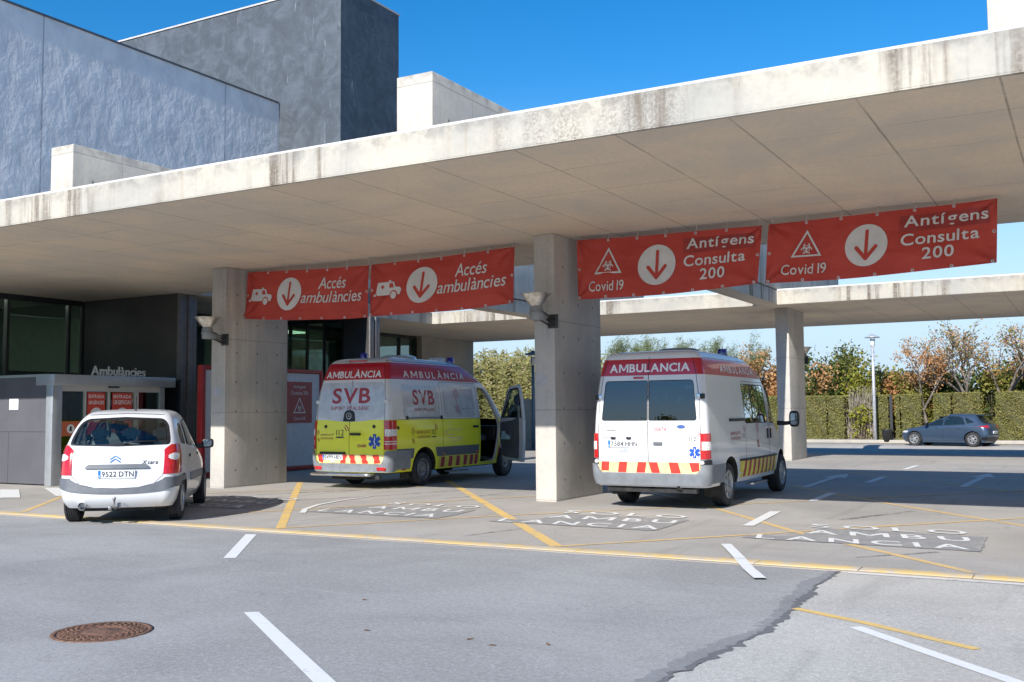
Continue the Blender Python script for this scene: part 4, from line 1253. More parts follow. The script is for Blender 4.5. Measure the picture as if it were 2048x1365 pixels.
for i, (x, y, w, h, mats, lab) in enumerate([(-11.9, 58, 3.0, 3.9, [M_LOLIVE], 'olive thicket deep behind the shrubs left of the street lamp'), (-9.2, 58.5, 3.0, 3.5, [M_LGREEN, M_LOLIVE], 'green thicket deep behind the street lamp'),
    (-6.6, 58, 3.0, 3.6, [M_LGREEN], 'dark green thicket deep behind the round bare tree'), (-3.9, 58.5, 3.0, 3.7, [M_LGREEN, M_LOLIVE], 'green thicket deep behind the large bare tree'), (-1.2, 58, 3.2, 3.6, [M_LOLIVE, M_LGREEN], 'olive thicket deep behind the right edge shrubs'), (-14.8, 58, 3.2, 3.6, [M_LGREEN, M_LORANGE], 'dark thicket deep behind the far pillar')]):
    shrub(lab, x, y, 0.0, w, h, mats, 160 + i, 3600, 0.22)
shrub('yellow green climber in the dry gap beside the street lamp', -9.85, 52.3, 0.0, 1.1, 1.75, [M_LYELLOW], 91, 700, 0.12, 0.5)
_src = [o for o in COL.objects if o.name.startswith('wild_shrub') and o.type == 'EMPTY']
for i in range(9):
    c = copy_tree(_src[i % 8]); c.location = (2.5 + i * 3.2, 49.5 + (i % 3) * 1.5, 0); c.scale = (2.0, 1.6, 2.3); c.rotation_euler = (0, 0, i * 1.3)
    c['label'] = 'shrub beyond the right edge of the photo, mirrored only in the glass'
# dry stems in the gap
t = thing('dry_brush', 'grey dry brushwood filling the gap in the hedge', 'brushwood', (-9.85, 52.8, 0))
m = MB(); r = random.Random(5)
for _ in range(170):
    x, y = r.uniform(-10.5, -9.15), r.uniform(52.4, 53.3)
    m.tube([(x, y, 0), (x + r.gauss(0, 0.1), y, 1.1), (x + r.gauss(0, 0.2), y, r.uniform(1.6, 2.7))], [0.016, 0.012, 0.005], 4, 0, False)
m.obj('stems', plain('dry_grey_stems', (0.36, 0.31, 0.25), 0.9, obj=False, vary=0.2), t, fixn=False)

# bare autumn trees
limb_tree('autumn_tree', 'round half bare tree with orange leaves behind the bonnet of the dark blue car', -6.95, 52.9, 0, 5.0, 0.95, [M_LORANGE], 11, 0.10, 2200, 0.12, 0.34, 0.5, up=0.7, fork=3, depth=4)
limb_tree('autumn_tree', 'large half bare tree with pale orange leaves behind the dark blue car', -4.05, 53.4, 0, 6.1, 1.05, [M_LORANGE, M_LOLIVE], 12, 0.13, 3600, 0.12, 0.30, 0.5, up=0.6, fork=3, two=2, depth=4)
limb_tree('autumn_tree', 'bare branched tree with orange leaves cut by the right edge of the photo', -1.6, 54.4, 0, 5.8, 1.0, [M_LORANGE], 13, 0.12, 3000, 0.12, 0.30, 0.5, up=0.6, fork=3, depth=4)
limb_tree('autumn_tree', 'orange leaved tree partly hidden by the far pillar', -15.4, 54.2, 0, 4.9, 0.9, [M_LORANGE, M_LGREEN], 14, 0.11, 3200, 0.13, 0.30, 0.6, up=0.6, depth=4)
# feathery trees beyond, seen over the white ambulance
for i, (x, y, h, lab) in enumerate([(-25.2, 57, 5.9, 'feathery pale tree at the edge of the middle pillar'), (-23.6, 58, 6.2, 'feathery pale tree over the left of the white ambulance'), (-21.8, 57, 5.9, 'wispy tree over the roof vent of the white ambulance'),
        (-20.2, 58.5, 5.4, 'sparse feathery tree over the roof ridge of the white ambulance'), (-18.6, 57, 5.6, 'feathery tree left of the blue beacon'), (-17.2, 58, 5.7, 'feathery tree behind the blue beacon')]):
    limb_tree('feathery_tree', lab, x, y, 0, h, 0.55, [M_PALE], 30 + i, 0.07, 5200, 0.22, 0.34, 0.55, up=1.3, fork=3, asp=0.10, bark=M_BARKD)
# giant reeds beyond the low wall
def reeds(label, x0, x1, y0, y1, n, h, seed):
    r = random.Random(seed)
    t = thing('giant_reeds', label, 'reeds', ((x0 + x1) / 2, (y0 + y1) / 2, 0), group='reed clumps beyond the low wall')
    s = MB(); m = MB()
    for _ in range(n):
        x, y = r.uniform(x0, x1), r.uniform(y0, y1); H = h * r.uniform(0.66, 1.18)
        lx, ly = r.gauss(0, 0.14), r.gauss(0, 0.14)
        P = [Vector((x + lx * k * k * H * 0.4, y + ly * k * k * H * 0.4, H * k)) for k in (0, 0.35, 0.7, 1.0)]
        s.tube(P, [0.014, 0.012, 0.009, 0.005], 4, 0, False)
        for _ in range(34):
            k = r.uniform(0.25, 1.0)
            p = Vector((x + lx * k * k * H * 0.4, y + ly * k * k * H * 0.4, H * k))
            a = r.uniform(0, 2 * PI); L = r.uniform(0.25, 0.5)
            d = Vector((math.cos(a), math.sin(a), r.uniform(0.2, 1.0))).normalized()
            w = d.cross(Vector((0, 0, 1))).normalized() * 0.017
            e = p + d * L; mid = p + d * L * 0.5 + Vector((0, 0, 0.04))
            m.add([p - w * 0.6, p + w * 0.6, mid + w, e - Vector((0, 0, 0.10)), mid - w], [(0, 1, 2, 3, 4)])
        if r.random() < 0.35:
            for _ in range(7): leaf(m, P[-1] + Vector((r.gauss(0, 0.03), r.gauss(0, 0.03), r.uniform(-0.15, 0.22))), 0.22, r, 0, 0.25, 1.6)
    s.obj('trunk', plain('reed_canes', (0.32, 0.29, 0.13), 0.7, obj=False, vary=0.2), t, fixn=False)
    m.obj('crown', M_REED, t, fixn=False)
for i, (a, b, c, d, n, h) in enumerate([(-38.5, -36.0, 57.5, 60.5, 170, 5.0), (-36.0, -33.4, 57, 60.5, 170, 4.7), (-33.4, -30.6, 56.5, 60, 170, 4.5), (-30.6, -27.2, 56, 60, 200, 4.2), (-38, -32, 62, 66, 240, 5.1), (-32, -25, 62, 66, 240, 4.7)]):
    reeds(['pale reed clump beside the concrete end wall', 'tall dry reed clump left of the open van door', 'dry reed clump behind the open van door', 'reed clump behind the blue street lamp',
           'deeper reed bed farthest left behind the low wall', 'deeper reed bed behind the blue street lamp'][i], a, b, c, d, n, h, 40 + i)
# rough growth far behind closes the horizon
r = random.Random(77); m = MB()
for _ in range(9000):
    x = r.uniform(-90, 40); y = r.uniform(62, 78)
    leaf(m, (x, y, abs(r.gauss(0, 1.3))), r.uniform(0.3, 0.6), r, 0)
tag(m.obj('distant_scrub', M_LGREEN, fixn=False), 'low distant scrub behind the trees', 'scrub', kind='stuff')
# trees across the road behind the photographer: seen only as reflections in the glass
for i, (x, y, w, h) in enumerate([(-44, -24, 7, 4.5), (-37, -27, 6, 6.0), (-29, -24, 7, 4.2), (-21, -27, 6, 5.4), (-14, -25, 6, 4.0), (-8, -28, 6, 6.2), (-1, -25, 6, 4.4), (6, -28, 7, 5.4), (14, -26, 7, 4.6)]):
    shrub('tree across the road behind the camera, visible only in reflections', x, y, 0, w, h, [M_LGREEN, M_LOLIVE], 300 + i, 1800, 0.42, 3.0, group='trees across the road')
# fallen leaves on the asphalt
LEAFB = plain('brown_dead_leaf', (0.22, 0.12, 0.06), 0.8)
for i, (x, y) in enumerate([(-4.55, 5.95), (-3.52, 5.96), (-3.2, 6.15), (-5.3, 6.9), (-3.75, 6.05)]):
    m = MB(); r = random.Random(200 + i)
    a = r.uniform(0, PI); c, s = math.cos(a), math.sin(a)
    P = [(-0.03, 0, 0.002), (-0.01, 0.014, 0.007), (0.017, 0.012, 0.003), (0.033, 0.0, 0.009), (0.013, -0.013, 0.002), (-0.013, -0.012, 0.006)]
    m.add([(x + p * c - q * s, y + p * s + q * c, 0.005 + z) for p, q, z in P], [(0, 1, 5), (1, 2, 4, 5), (2, 3, 4)])
    tag(m.obj('fallen_leaf', LEAFB, fixn=False), 'small brown fallen leaf lying on the grey asphalt', 'leaf', 'fallen leaves on the asphalt')
# ------------------------------------------------------------------ vehicles
def pchip(ctrl, z):
    X = [c[0] for c in ctrl]; Y = [c[1] for c in ctrl]
    n = len(X)
    if z <= X[0]: return Y[0]
    if z >= X[-1]: return Y[-1]
    h = [X[i + 1] - X[i] for i in range(n - 1)]; d = [(Y[i + 1] - Y[i]) / h[i] for i in range(n - 1)]
    m = [d[0]] + [0 if d[i - 1] * d[i] <= 0 else 2 * d[i - 1] * d[i] / (d[i - 1] + d[i]) for i in range(1, n - 1)] + [d[-1]]
    for i in range(n - 1):
        if z <= X[i + 1]:
            t = (z - X[i]) / h[i]
            return (Y[i] * (1 + 2 * t) * (1 - t) ** 2 + h[i] * m[i] * t * (1 - t) ** 2 + Y[i + 1] * t * t * (3 - 2 * t) + h[i] * m[i + 1] * t * t * (t - 1))

NR, NC, NS, NF = 14, 10, 44, 10
class Body:
    """a body stacked from plan outlines, one per height"""
    def __init__(s, ctrl, levels, matof):
        s.c = ctrl; s.lv = levels; s.matof = matof
        s.n = NR + NC + NS + NC + NF
        rings = [s.ring(z) for z in levels]
        s.v, s.f, s.mi = [], [], []
        N = len(rings[0])
        for r in rings: s.v += r
        for j in range(len(rings) - 1):
            mi = matof((levels[j] + levels[j + 1]) / 2)
            for i in range(N):
                s.f.append((j * N + i, j * N + (i + 1) % N, (j + 1) * N + (i + 1) % N, (j + 1) * N + i)); s.mi.append(mi)
        s.f.append(tuple(range(N))[::-1]); s.mi.append(matof(levels[0]))
        k = (len(rings) - 1) * N
        s.f.append(tuple(k + i for i in range(N))); s.mi.append(matof(levels[-1]))
        s.bvh = BVHTree.FromPolygons([Vector(p) for p in s.v], s.f)
    def half(s, z):
        g = lambda k: pchip(s.c[k], z)
        yr, yf, w, rr, rf, br, bf, tf, tr = (g(k) for k in ('yr', 'yf', 'w', 'rr', 'rf', 'br', 'bf', 'tf', 'tr'))
        rx = min(rr * 0.8, w * 0.6); fx = min(rf * 0.9, w * 0.75)
        wr, wf = w * (1 - tr), w * (1 - tf)
        P = []
        for i in range(NR):
            x = (wr - rx) * i / NR
            P.append((x, yr + br * (x / wr) ** 2))
        y0 = yr + br * ((wr - rx) / wr) ** 2
        for i in range(NC):
            t = PI / 2 * i / NC
            P.append((wr - rx + rx * math.sin(t), y0 + rr * (1 - math.cos(t))))
        ya = y0 + rr
        yb_ = yf - bf * ((wf - fx) / max(wf, 1e-3)) ** 2
        yb = yb_ - rf
        if yb < ya + 0.06:
            c_ = (ya + yb) / 2; ya, yb = c_ - 0.03, c_ + 0.03
        ym = (ya + yb) / 2
        for i in range(NS):
            y = ya + (yb - ya) * i / NS
            q = (y - ym) / max(1e-3, (yb - ym))
            P.append((w * (1 - (tf * q ** 2.2 if q > 0 else tr * (-q) ** 2.2)), y))
        for i in range(NC):
            t = PI / 2 * i / NC
            P.append((wf - fx + fx * math.cos(t), yb + rf * math.sin(t)))
        for i in range(NF + 1):
            x = (wf - fx) * (1 - i / NF)
            P.append((x, yf - bf * (x / max(wf, 1e-3)) ** 2))
        return P
    def ring(s, z):
        P = s.half(z)
        return [(x, y, z) for x, y in P] + [(-x, y, z) for x, y in P[-2:0:-1]]
    def hit(s, o, d, off):
        l, nn, i, q = s.bvh.ray_cast(Vector(o), Vector(d))
        if l is None: return None
        if nn.dot(Vector(d)) > 0: nn = -nn
        return l + nn * off
    def P(s, mode, a, b, off=0.0):
        """project onto the surface. R: (x, z) from behind; F: from the front; S+/S-: (y, z) from right or left; T: (x, y) from above"""
        o, d = {'R': ((a, -6, b), (0, 1, 0)), 'F': ((a, 12, b), (0, -1, 0)), 'S+': ((6, a, b), (-1, 0, 0)), 'S-': ((-6, a, b), (1, 0, 0)), 'T': ((a, b, 8), (0, 0, -1))}[mode]
        p = s.hit(o, d, off)
        if p is None:
            p = Vector({'R': (a, 0, b), 'F': (a, 4, b), 'S+': (0.8, a, b), 'S-': (-0.8, a, b), 'T': (a, b, 1.5)}[mode])
        return p
    def patch(s, mb, poly, mode, off=0.003, mi=0, rings=5, thick=0.0, ctr=None, smooth=True):
        n = len(poly)
        # cut long edges so that the patch follows the surface
        Q = []
        for i in range(n):
            p, q = Vector(poly[i]), Vector(poly[(i + 1) % n])
            k = max(1, int((q - p).length / 0.10))
            Q += [tuple(p + (q - p) * j / k) for j in range(k)]
        n = len(Q)
        c = ctr or (sum(q[0] for q in Q) / n, sum(q[1] for q in Q) / n)
        v = [s.P(mode, c[0], c[1], off)]
        for k in range(1, rings + 1):
            t = k / rings
            v += [s.P(mode, c[0] + (a - c[0]) * t, c[1] + (b - c[1]) * t, off) for a, b in Q]
        f = [(0, 1 + i, 1 + (i + 1) % n) for i in range(n)]
        for k in range(rings - 1):
            f += [(1 + k * n + i, 1 + (k + 1) * n + i, 1 + (k + 1) * n + (i + 1) % n, 1 + k * n + (i + 1) % n) for i in range(n)]
        mb.add(v, f, mi, smooth)
        if thick > 0:
            w = [s.P(mode, a, b, off) for a, b in Q] + [s.P(mode, a, b, off - thick) for a, b in Q]
            mb.add(w, [(i, (i + 1) % n, n + (i + 1) % n, n + i) for i in range(n)], mi)
        return mb
    def rim(s, mb, poly, mode, w, off=0.002, mi=0):
        """a band just inside an outline"""
        n = len(poly); Q = []
        for i in range(n):
            p, q = Vector(poly[i]), Vector(poly[(i + 1) % n]); k = max(1, int((q - p).length / 0.10))
            Q += [p + (q - p) * j / k for j in range(k)]
        n = len(Q); c = sum(Q, Vector((0, 0))) / n
        v = []
        for q in Q:
            d = (c - q).normalized() * w
            v += [s.P(mode, q.x, q.y, off), s.P(mode, q.x + d.x, q.y + d.y, off)]
        mb.add(v, [(2 * i, (2 * i + 2) % (2 * n), (2 * i + 3) % (2 * n), 2 * i + 1) for i in range(n)], mi)
    def line(s, mb, pts, mode, w=0.008, off=0.0012, mi=0, step=0.06):
        R = []
        for i in range(len(pts) - 1):
            p, q = Vector(pts[i]), Vector(pts[i + 1]); k = max(1, int((q - p).length / step))
            R += [p + (q - p) * j / k for j in range(k)]
        R.append(Vector(pts[-1]))
        v = []
        for i, p in enumerate(R):
            t = (R[min(i + 1, len(R) - 1)] - R[max(0, i - 1)]).normalized(); nn = Vector((-t.y, t.x)) * w / 2
            v += [s.P(mode, p.x + nn.x, p.y + nn.y, off), s.P(mode, p.x - nn.x, p.y - nn.y, off)]
        mb.add(v, [(2 * i, 2 * i + 1, 2 * i + 3, 2 * i + 2) for i in range(len(R) - 1)], mi)
    def text(s, mb, txt, mode, a0, a1, b0, b1, off=0.004, mi=0, sl=0.0, **kw):
        mb.cut()
        put_text(mb, txt, lambda p, q: s.P(mode, a0 + p * (a1 - a0), b0 + q * (b1 - b0) + sl * p, off), mi, **kw)
    def wrap(s, mb, i0, i1, z0, z1, off, mi=0, sides=(1,), nz=6, depth=0.02, ztop=None, zbot=None):
        """raised shell over outline indices i0..i1 (counted from the rear centre) and heights z0..z1"""
        for sg in sides:
            idx = list(range(i0, i1 + 1)) if i0 >= 0 else list(range(i0, i1 + 1))
            def pt(i, z, o):
                P = s.half(z)
                sx = 1
                if i < 0: i = -i; sx = -1
                x, y = P[i]
                a = P[max(0, i - 1)]; b = P[min(len(P) - 1, i + 1)]
                t = Vector((b[0] - a[0], b[1] - a[1])).normalized()
                nx, ny = t.y, -t.x
                if i == 0: nx, ny = 0, -1
                return ((x + nx * o) * sx * sg, y + ny * o, z)
            m_ = len(idx)
            def zz(i, k):
                a = zbot(i) if zbot else z0
                b = ztop(i) if ztop else z1
                return a + (b - a) * k / nz
            out = [pt(i, zz(i, k), off) for k in range(nz + 1) for i in idx]
            f = [(k * m_ + i, k * m_ + i + 1, (k + 1) * m_ + i + 1, (k + 1) * m_ + i) for k in range(nz) for i in range(m_ - 1)]
            mb.add(out, f, mi, True)
            # edges back to the body
            for k, fl in ((0, -1), (nz, 1)):
                e = [pt(i, zz(i, k), off) for i in idx] + [pt(i, zz(i, k) + 0 * fl, off - depth - off) for i in idx]
                mb.add(e, [(i, i + 1, m_ + i + 1, m_ + i) for i in range(m_ - 1)], mi)
            for i in (idx[0], idx[-1]):
                e = [pt(i, zz(i, k), off) for k in range(nz + 1)] + [pt(i, zz(i, k), -depth) for k in range(nz + 1)]
                mb.add(e, [(k, k + 1, nz + 2 + k, nz + 1 + k) for k in range(nz)], mi)
        return mb

def carve(name, body, cutters, mats, parent, ang=32, extra=None):
    """cut openings out of a body, join trim that belongs to it, link it as one part"""
    mb = MB(); mb.v = [tuple(p) for p in body.v]; mb.f = list(body.f); mb.m = list(body.mi); mb.sm = [True] * len(body.f)
    me = mb.mesh('tmp', mats)
    o = bpy.data.objects.new('tmp', me); COL.objects.link(o)
    tmp = [o]
    for i, c in enumerate(cutters):
        co = bpy.data.objects.new('tmpc', c.mesh('tmpc', mats)); COL.objects.link(co); tmp.append(co)
        md = o.modifiers.new('b%d' % i, 'BOOLEAN'); md.object = co; md.operation = 'DIFFERENCE'; md.solver = 'EXACT'
    dg = bpy.context.evaluated_depsgraph_get(); dg.update()
    res = bpy.data.meshes.new_from_object(o.evaluated_get(dg))
    for q in tmp:
        d = q.data; bpy.data.objects.remove(q); bpy.data.meshes.remove(d)
    if extra is not None:
        bm = bmesh.new(); bm.from_mesh(res)
        e = extra.mesh('tmp', mats, fixn=False); bm.from_mesh(e); bm.to_mesh(res); bm.free()
    ix = np.zeros(len(res.polygons), dtype=np.int32); res.polygons.foreach_get('material_index', ix)
    res.materials.clear()
    for q in mats: res.materials.append(q)
    res.polygons.foreach_set('material_index', ix)
    res.polygons.foreach_set('use_smooth', [True] * len(res.polygons))
    res.set_sharp_from_angle(angle=math.radians(ang))
    res.name = name
    ob = bpy.data.objects.new(name, res); COL.objects.link(ob); ob.parent = parent
    return ob

def cyl_cut(xa, xb, y, z, r, mi, n=40):
    c = MB(); c.prism([(y + r * math.cos(2 * PI * i / n), z + r * math.sin(2 * PI * i / n)) for i in range(n)], xa, xb, 'YZ', mi)
    return c

# vehicle materials
def paint(name, col, rough=0.28, flake=0.0, vary=0.015):
    k = Mat(name, rough, flake, 0.4, 0.6, col)
    v, x, y, z = k.pos(True)
    n = k.noise(v, 2.2, 4); d = k.noise(v, 40, 3, 0.7)
    a = tuple(c * (1 - vary * 3) for c in col)
    c = k.mix(n.step(0.35, 0.75), a, col)
    c = k.mix(d.step(0.66, 0.8) * 0.10, c, (0.30, 0.27, 0.23))
    k.color(c)
    return k.m
V_WHITE = paint('white_car_paint', (0.70, 0.705, 0.71))
V_RED = paint('red_livery_film', (0.47, 0.012, 0.028))
V_YELLOW = paint('acid_yellow_film', (0.90, 0.90, 0.03))
V_BLUE = paint('steel_blue_car_paint', (0.065, 0.105, 0.165), 0.3, 0.45)
V_FOIL = plain('pale_grey_window_film', (0.50, 0.52, 0.56), 0.22, 0, 0.7)
V_PLAST = plain('grey_unpainted_plastic', (0.12, 0.13, 0.145), 0.55)
V_PLASTL = plain('light_grey_bumper_plastic', (0.20, 0.215, 0.235), 0.55)
V_BLACK = plain('black_plastic', (0.014, 0.014, 0.016), 0.45)
V_RUBBER = plain('tyre_rubber', (0.030, 0.030, 0.032), 0.8, vary=0.25)
V_GAP = plain('panel_gap', (0.012, 0.012, 0.013), 0.9)
V_DARK = plain('dark_underbody', (0.025, 0.024, 0.023), 0.85, vary=0.3)
V_STEEL = plain('silver_wheel_paint', (0.42, 0.43, 0.44), 0.35, 0.55)
V_STEELD = plain('dull_steel_wheel', (0.24, 0.24, 0.245), 0.45, 0.5)
V_CHROME = plain('chrome', (0.75, 0.76, 0.78), 0.12, 1.0)
V_LRED = plain('red_lamp_lens', (0.50, 0.012, 0.014), 0.12, 0, 1.0, vary=0.12, scale=40)
V_LCLEAR = plain('clear_lamp_lens', (0.72, 0.70, 0.68), 0.10, 0, 1.0, vary=0.15, scale=40)
V_LAMB = plain('orange_side_marker', (0.62, 0.17, 0.02), 0.2, 0, 1.0)
V_PRED = plain('dull_red_lettering', (0.36, 0.035, 0.05), 0.4)
V_PWHITE = plain('white_lettering', (0.78, 0.78, 0.78), 0.4)
V_PDARK = plain('dark_lettering', (0.03, 0.03, 0.04), 0.4)
V_PBLUE = plain('blue_star_film', (0.012, 0.075, 0.42), 0.35)
V_PFAINT = plain('faded_pink_lettering', (0.55, 0.36, 0.37), 0.4)
V_CRED = plain('reflective_red_stripe', (0.62, 0.045, 0.03), 0.35)
V_CYEL = plain('reflective_cream_stripe', (0.76, 0.62, 0.30), 0.35)
V_CYEL2 = plain('reflective_yellow_stripe', (0.66, 0.58, 0.08), 0.35)
V_BEACON = plain('blue_beacon_lens', (0.01, 0.035, 0.35), 0.1, 0, 1.0)
V_SEAT = plain('grey_seat_fabric', (0.10, 0.115, 0.125), 0.9)
V_SEATL = plain('pale_seat_fabric', (0.26, 0.29, 0.30), 0.9)
V_TRIM = plain('grey_cabin_trim', (0.055, 0.058, 0.062), 0.7)
V_PLATE = plain('number_plate_white', (0.74, 0.75, 0.76), 0.35)
V_PLATEB = plain('number_plate_blue', (0.01, 0.16, 0.55), 0.35)
def auto_glass(name, tint, refl=1.0, base=0.0):
    k = Mat(name, 0.02)
    nt = k.nt
    gl = nt.nodes.new('ShaderNodeBsdfGlossy'); gl.inputs['Roughness'].default_value = 0.01; gl.inputs['Color'].default_value = (0.95, 0.98, 1, 1)
    fr = schlick(nt)
    tr = nt.nodes.new('ShaderNodeBsdfTransparent'); tr.inputs[0].default_value = (*tint, 1)
    mx = nt.nodes.new('ShaderNodeMixShader')
    nt.links.new((fr * refl + base).k, mx.inputs[0])
    nt.links.new(tr.outputs[0], mx.inputs[1]); nt.links.new(gl.outputs[0], mx.inputs[2])
    nt.links.new(mx.outputs[0], nt.nodes['Material Output'].inputs[0])
    return k.m
G_CLEAR = auto_glass('car_glass', (0.72, 0.80, 0.76), 1.3)
G_DARK = auto_glass('tinted_car_glass', (0.13, 0.20, 0.27), 1.4, 0.03)
G_CAR = plain('dark_car_window', (0.012, 0.022, 0.026), 0.05, 0, 0.6)
G_SIDE = auto_glass('tinted_side_glass', (0.10, 0.13, 0.13), 2.2, 0.18)

def wheel(t, x, y, r, w, side, style, steer=0.0):
    """tyre as the part, rim and hub below it; side is +1 for the right"""
    mb = MB()
    h0 = -w / 2
    prof = [(r * 0.60, -w * 0.40), (r * 0.66, -w * 0.50), (r * 0.82, -w * 0.52), (r * 0.94, -w * 0.47), (r * 0.985, -w * 0.38)]
    for g in (-0.24, -0.08, 0.08, 0.24):
        prof += [(r * 0.998, (g - 0.055) * w), (r * 0.965, (g - 0.03) * w), (r * 0.965, (g + 0.03) * w), (r * 0.998, (g + 0.055) * w)]
    prof += [(r * 0.985, w * 0.38), (r * 0.94, w * 0.47), (r * 0.82, w * 0.52), (r * 0.66, w * 0.50), (r * 0.60, w * 0.40)]
    mb.lathe(prof, 48, (0, 0, 0), 'X')
    ty = mb.obj('wheel', V_RUBBER, t, ang=28, world=False)
    ty.location = (x - side * w / 2, y, r)
    ty.rotation_euler = (0, 0, steer)
    rm = MB()
    s = side; f = w / 2
    R = r * 0.62
    def L(pr, mi=0, n=40): rm.lathe([(a, s * b) for a, b in pr], n, (0, 0, 0), 'X', mi)
    L([(R, f * 0.55), (R * 1.03, f * 0.98), (R * 0.97, f * 1.0), (R * 0.93, f * 0.80), (R * 0.90, f * 0.50)])
    L([(R * 0.95, -f * 0.8), (R * 0.92, f * 0.2), (0, f * 0.1)], 1)
    if style == 'steel':
        L([(R * 0.93, f * 0.62), (R * 0.80, f * 0.72), (R * 0.62, f * 0.78), (R * 0.42, f * 0.60), (R * 0.36, f * 0.62), (R * 0.34, f * 0.85), (R * 0.22, f * 0.92), (0, f * 0.92)])
        for i in range(16):
            a = 2 * PI * i / 16; c, d = math.cos(a), math.sin(a)
            rm.obox((s * f * 0.735, R * 0.78 * c, R * 0.78 * d), (s * 0.006, 0, 0), (0, R * 0.075 * c, R * 0.075 * d), (0, -R * 0.055 * d, R * 0.055 * c), 1)
        for i in range(6):
            a = 2 * PI * i / 6; c, d = math.cos(a), math.sin(a)
            rm.lathe([(0.014, s * f * 0.60), (0.014, s * f * 0.78), (0, s * f * 0.78)], 6, (0, R * 0.29 * c, R * 0.29 * d), 'X', 0)
    else:
        ns, wi, wo, dbl = {'cover': (7, 0.17, 0.20, 0), 'hubcap': (9, 0.10, 0.17, 0), 'alloy': (5, 0.11, 0.07, 1)}[style]
        L([(R * 0.93, f * 0.70), (R * 0.86, f * 0.80), (R * 0.82, f * 0.74)])
        L([(R * 0.30, f * 0.55), (R * 0.30, f * 0.86), (R * 0.22, f * 0.93), (0, f * 0.94)])
        for i in range(ns):
            for q in ((-0.16, 0.16) if dbl else (0,)):
                a = 2 * PI * i / ns + q; c, d = math.cos(a), math.sin(a)
                a2 = 2 * PI * i / ns + q * 1.5; c2, d2 = math.cos(a2), math.sin(a2)
                v = []
                for rad, ww, dep, (cc, dd) in ((R * 0.22, wi, 0.88, (c, d)), (R * 0.55, (wi + wo) / 2, 0.86, ((c + c2) / 2, (d + d2) / 2)), (R * 0.90, wo, 0.78, (c2, d2))):
                    for sg in (-1, 1):
                        v += [(s * f * dep, rad * cc - sg * R * ww * dd, rad * dd + sg * R * ww * cc), (s * f * (dep - 0.3), rad * cc - sg * R * ww * dd, rad * dd + sg * R * ww * cc)]
                rm.add(v, [(0, 2, 6, 4), (4, 6, 10, 8), (0, 4, 5, 1), (4, 8, 9, 5), (2, 3, 7, 6), (6, 7, 11, 10)], 0)
        for i in range(5):
            a = 2 * PI * i / 5; rm.lathe([(0.012, s * f * 0.7), (0.012, s * f * 0.95), (0, s * f * 0.95)], 6, (0, R * 0.17 * math.cos(a), R * 0.17 * math.sin(a)), 'X', 1)
    rm.obj('rim', [V_STEELD if style == 'steel' else V_STEEL, V_DARK], ty, ang=35, world=False)
    return ty

def plate(body, t, mode, x, z, w, h, txt, off=0.012, tilt=0.0):
    p = body.P(mode, x, z, off)
    m = MB()
    y = p.y
    m.box(x - w / 2, x + w / 2, y - 0.006, y + 0.02, z - h / 2, z + h / 2, 0, 0.002)
    m.box(x - w / 2 + 0.004, x - w / 2 + 0.042, y - 0.008, y, z - h / 2 + 0.004, z + h / 2 - 0.004, 1)
    put_text(m, 'E', lambda a, b: (x - w / 2 + 0.014 + a * 0.018, y - 0.0095, z - h / 2 + 0.015 + b * 0.03), 0)
    put_text(m, txt, lambda a, b: (x - w / 2 + 0.055 + a * (w - 0.072), y - 0.0085, z - h * 0.33 + b * h * 0.66), 2, bold=0.02)
    return m.obj('number_plate', [V_PLATE, V_PLATEB, V_PDARK], t, world=False, fixn=False)

def star(body, mb, mode, x, z, r, mi=0, mi2=1):
    for k in range(3):
        a = PI / 2 + k * PI / 3
        c, s = math.cos(a), math.sin(a); w = r * 0.27
        P = [(x + r * c - w * s, z + r * s + w * c), (x - r * c - w * s, z - r * s + w * c), (x - r * c + w * s, z - r * s - w * c), (x + r * c + w * s, z + r * s - w * c)]
        body.patch(mb, P, mode, 0.004 + 0.0008 * k, mi, 2)
    body.patch(mb, [(x - r * 0.045, z - r * 0.72), (x + r * 0.045, z - r * 0.72), (x + r * 0.045, z + r * 0.72), (x - r * 0.045, z + r * 0.72)], mode, 0.0078, mi2, 2)
    pts = [(x + r * 0.14 * math.sin(q * 3.0), z - r * 0.5 + q * r * 0.95 / 3) for q in np.linspace(0, 3, 16)]
    body.line(mb, pts, mode, r * 0.07, 0.0085, mi2, 0.02)
def arcs(body, mb, mode, x, z, r, mi, a0=0.1, a1=1.2):
    mb.cut()
    for k in range(2):
        q = r * (0.65 + 0.35 * k)
        body.line(mb, [(x + q * math.cos(t), z + q * math.sin(t)) for t in np.linspace(a0, a1, 8)], mode, r * 0.13, 0.004, mi, 0.02)
def crest(body, mb, mode, x, z, h, mi, w=None):
    """tall faint emblem: crown shape above slanting bars"""
    w = w or h * 0.22
    mb.cut()
    for k in range(5):
        zz = z + h * (0.62 + 0.075 * k)
        ww = w * (0.55 + 0.45 * math.sin(PI * (k + 0.5) / 5))
        body.line(mb, [(x - ww / 2 + ww * q, zz + 0.02 * h * math.sin(q * PI)) for q in (0, 0.25, 0.5, 0.75, 1)], mode, h * 0.022, 0.004, mi, 0.02)
    for sg in (-1, 1):
        body.line(mb, [(x + sg * w * 0.5, z + h * 0.62), (x + sg * w * 0.55, z + h * 0.8), (x + sg * w * 0.2, z + h * 0.98)], mode, h * 0.022, 0.004, mi, 0.02)
    for k in range(4):
        a = x - w * 0.45 + k * w * 0.26
        body.line(mb, [(a, z + h * 0.34 - 0.0 * k), (a + w * 0.42, z + h * 0.06)], mode, w * 0.10, 0.004, mi, 0.04)
    body.line(mb, [(x - w * 0.25, z + h * 0.58), (x + w * 0.1, z + h * 0.46), (x - w * 0.15, z + h * 0.38)], mode, h * 0.025, 0.004, mi, 0.03)

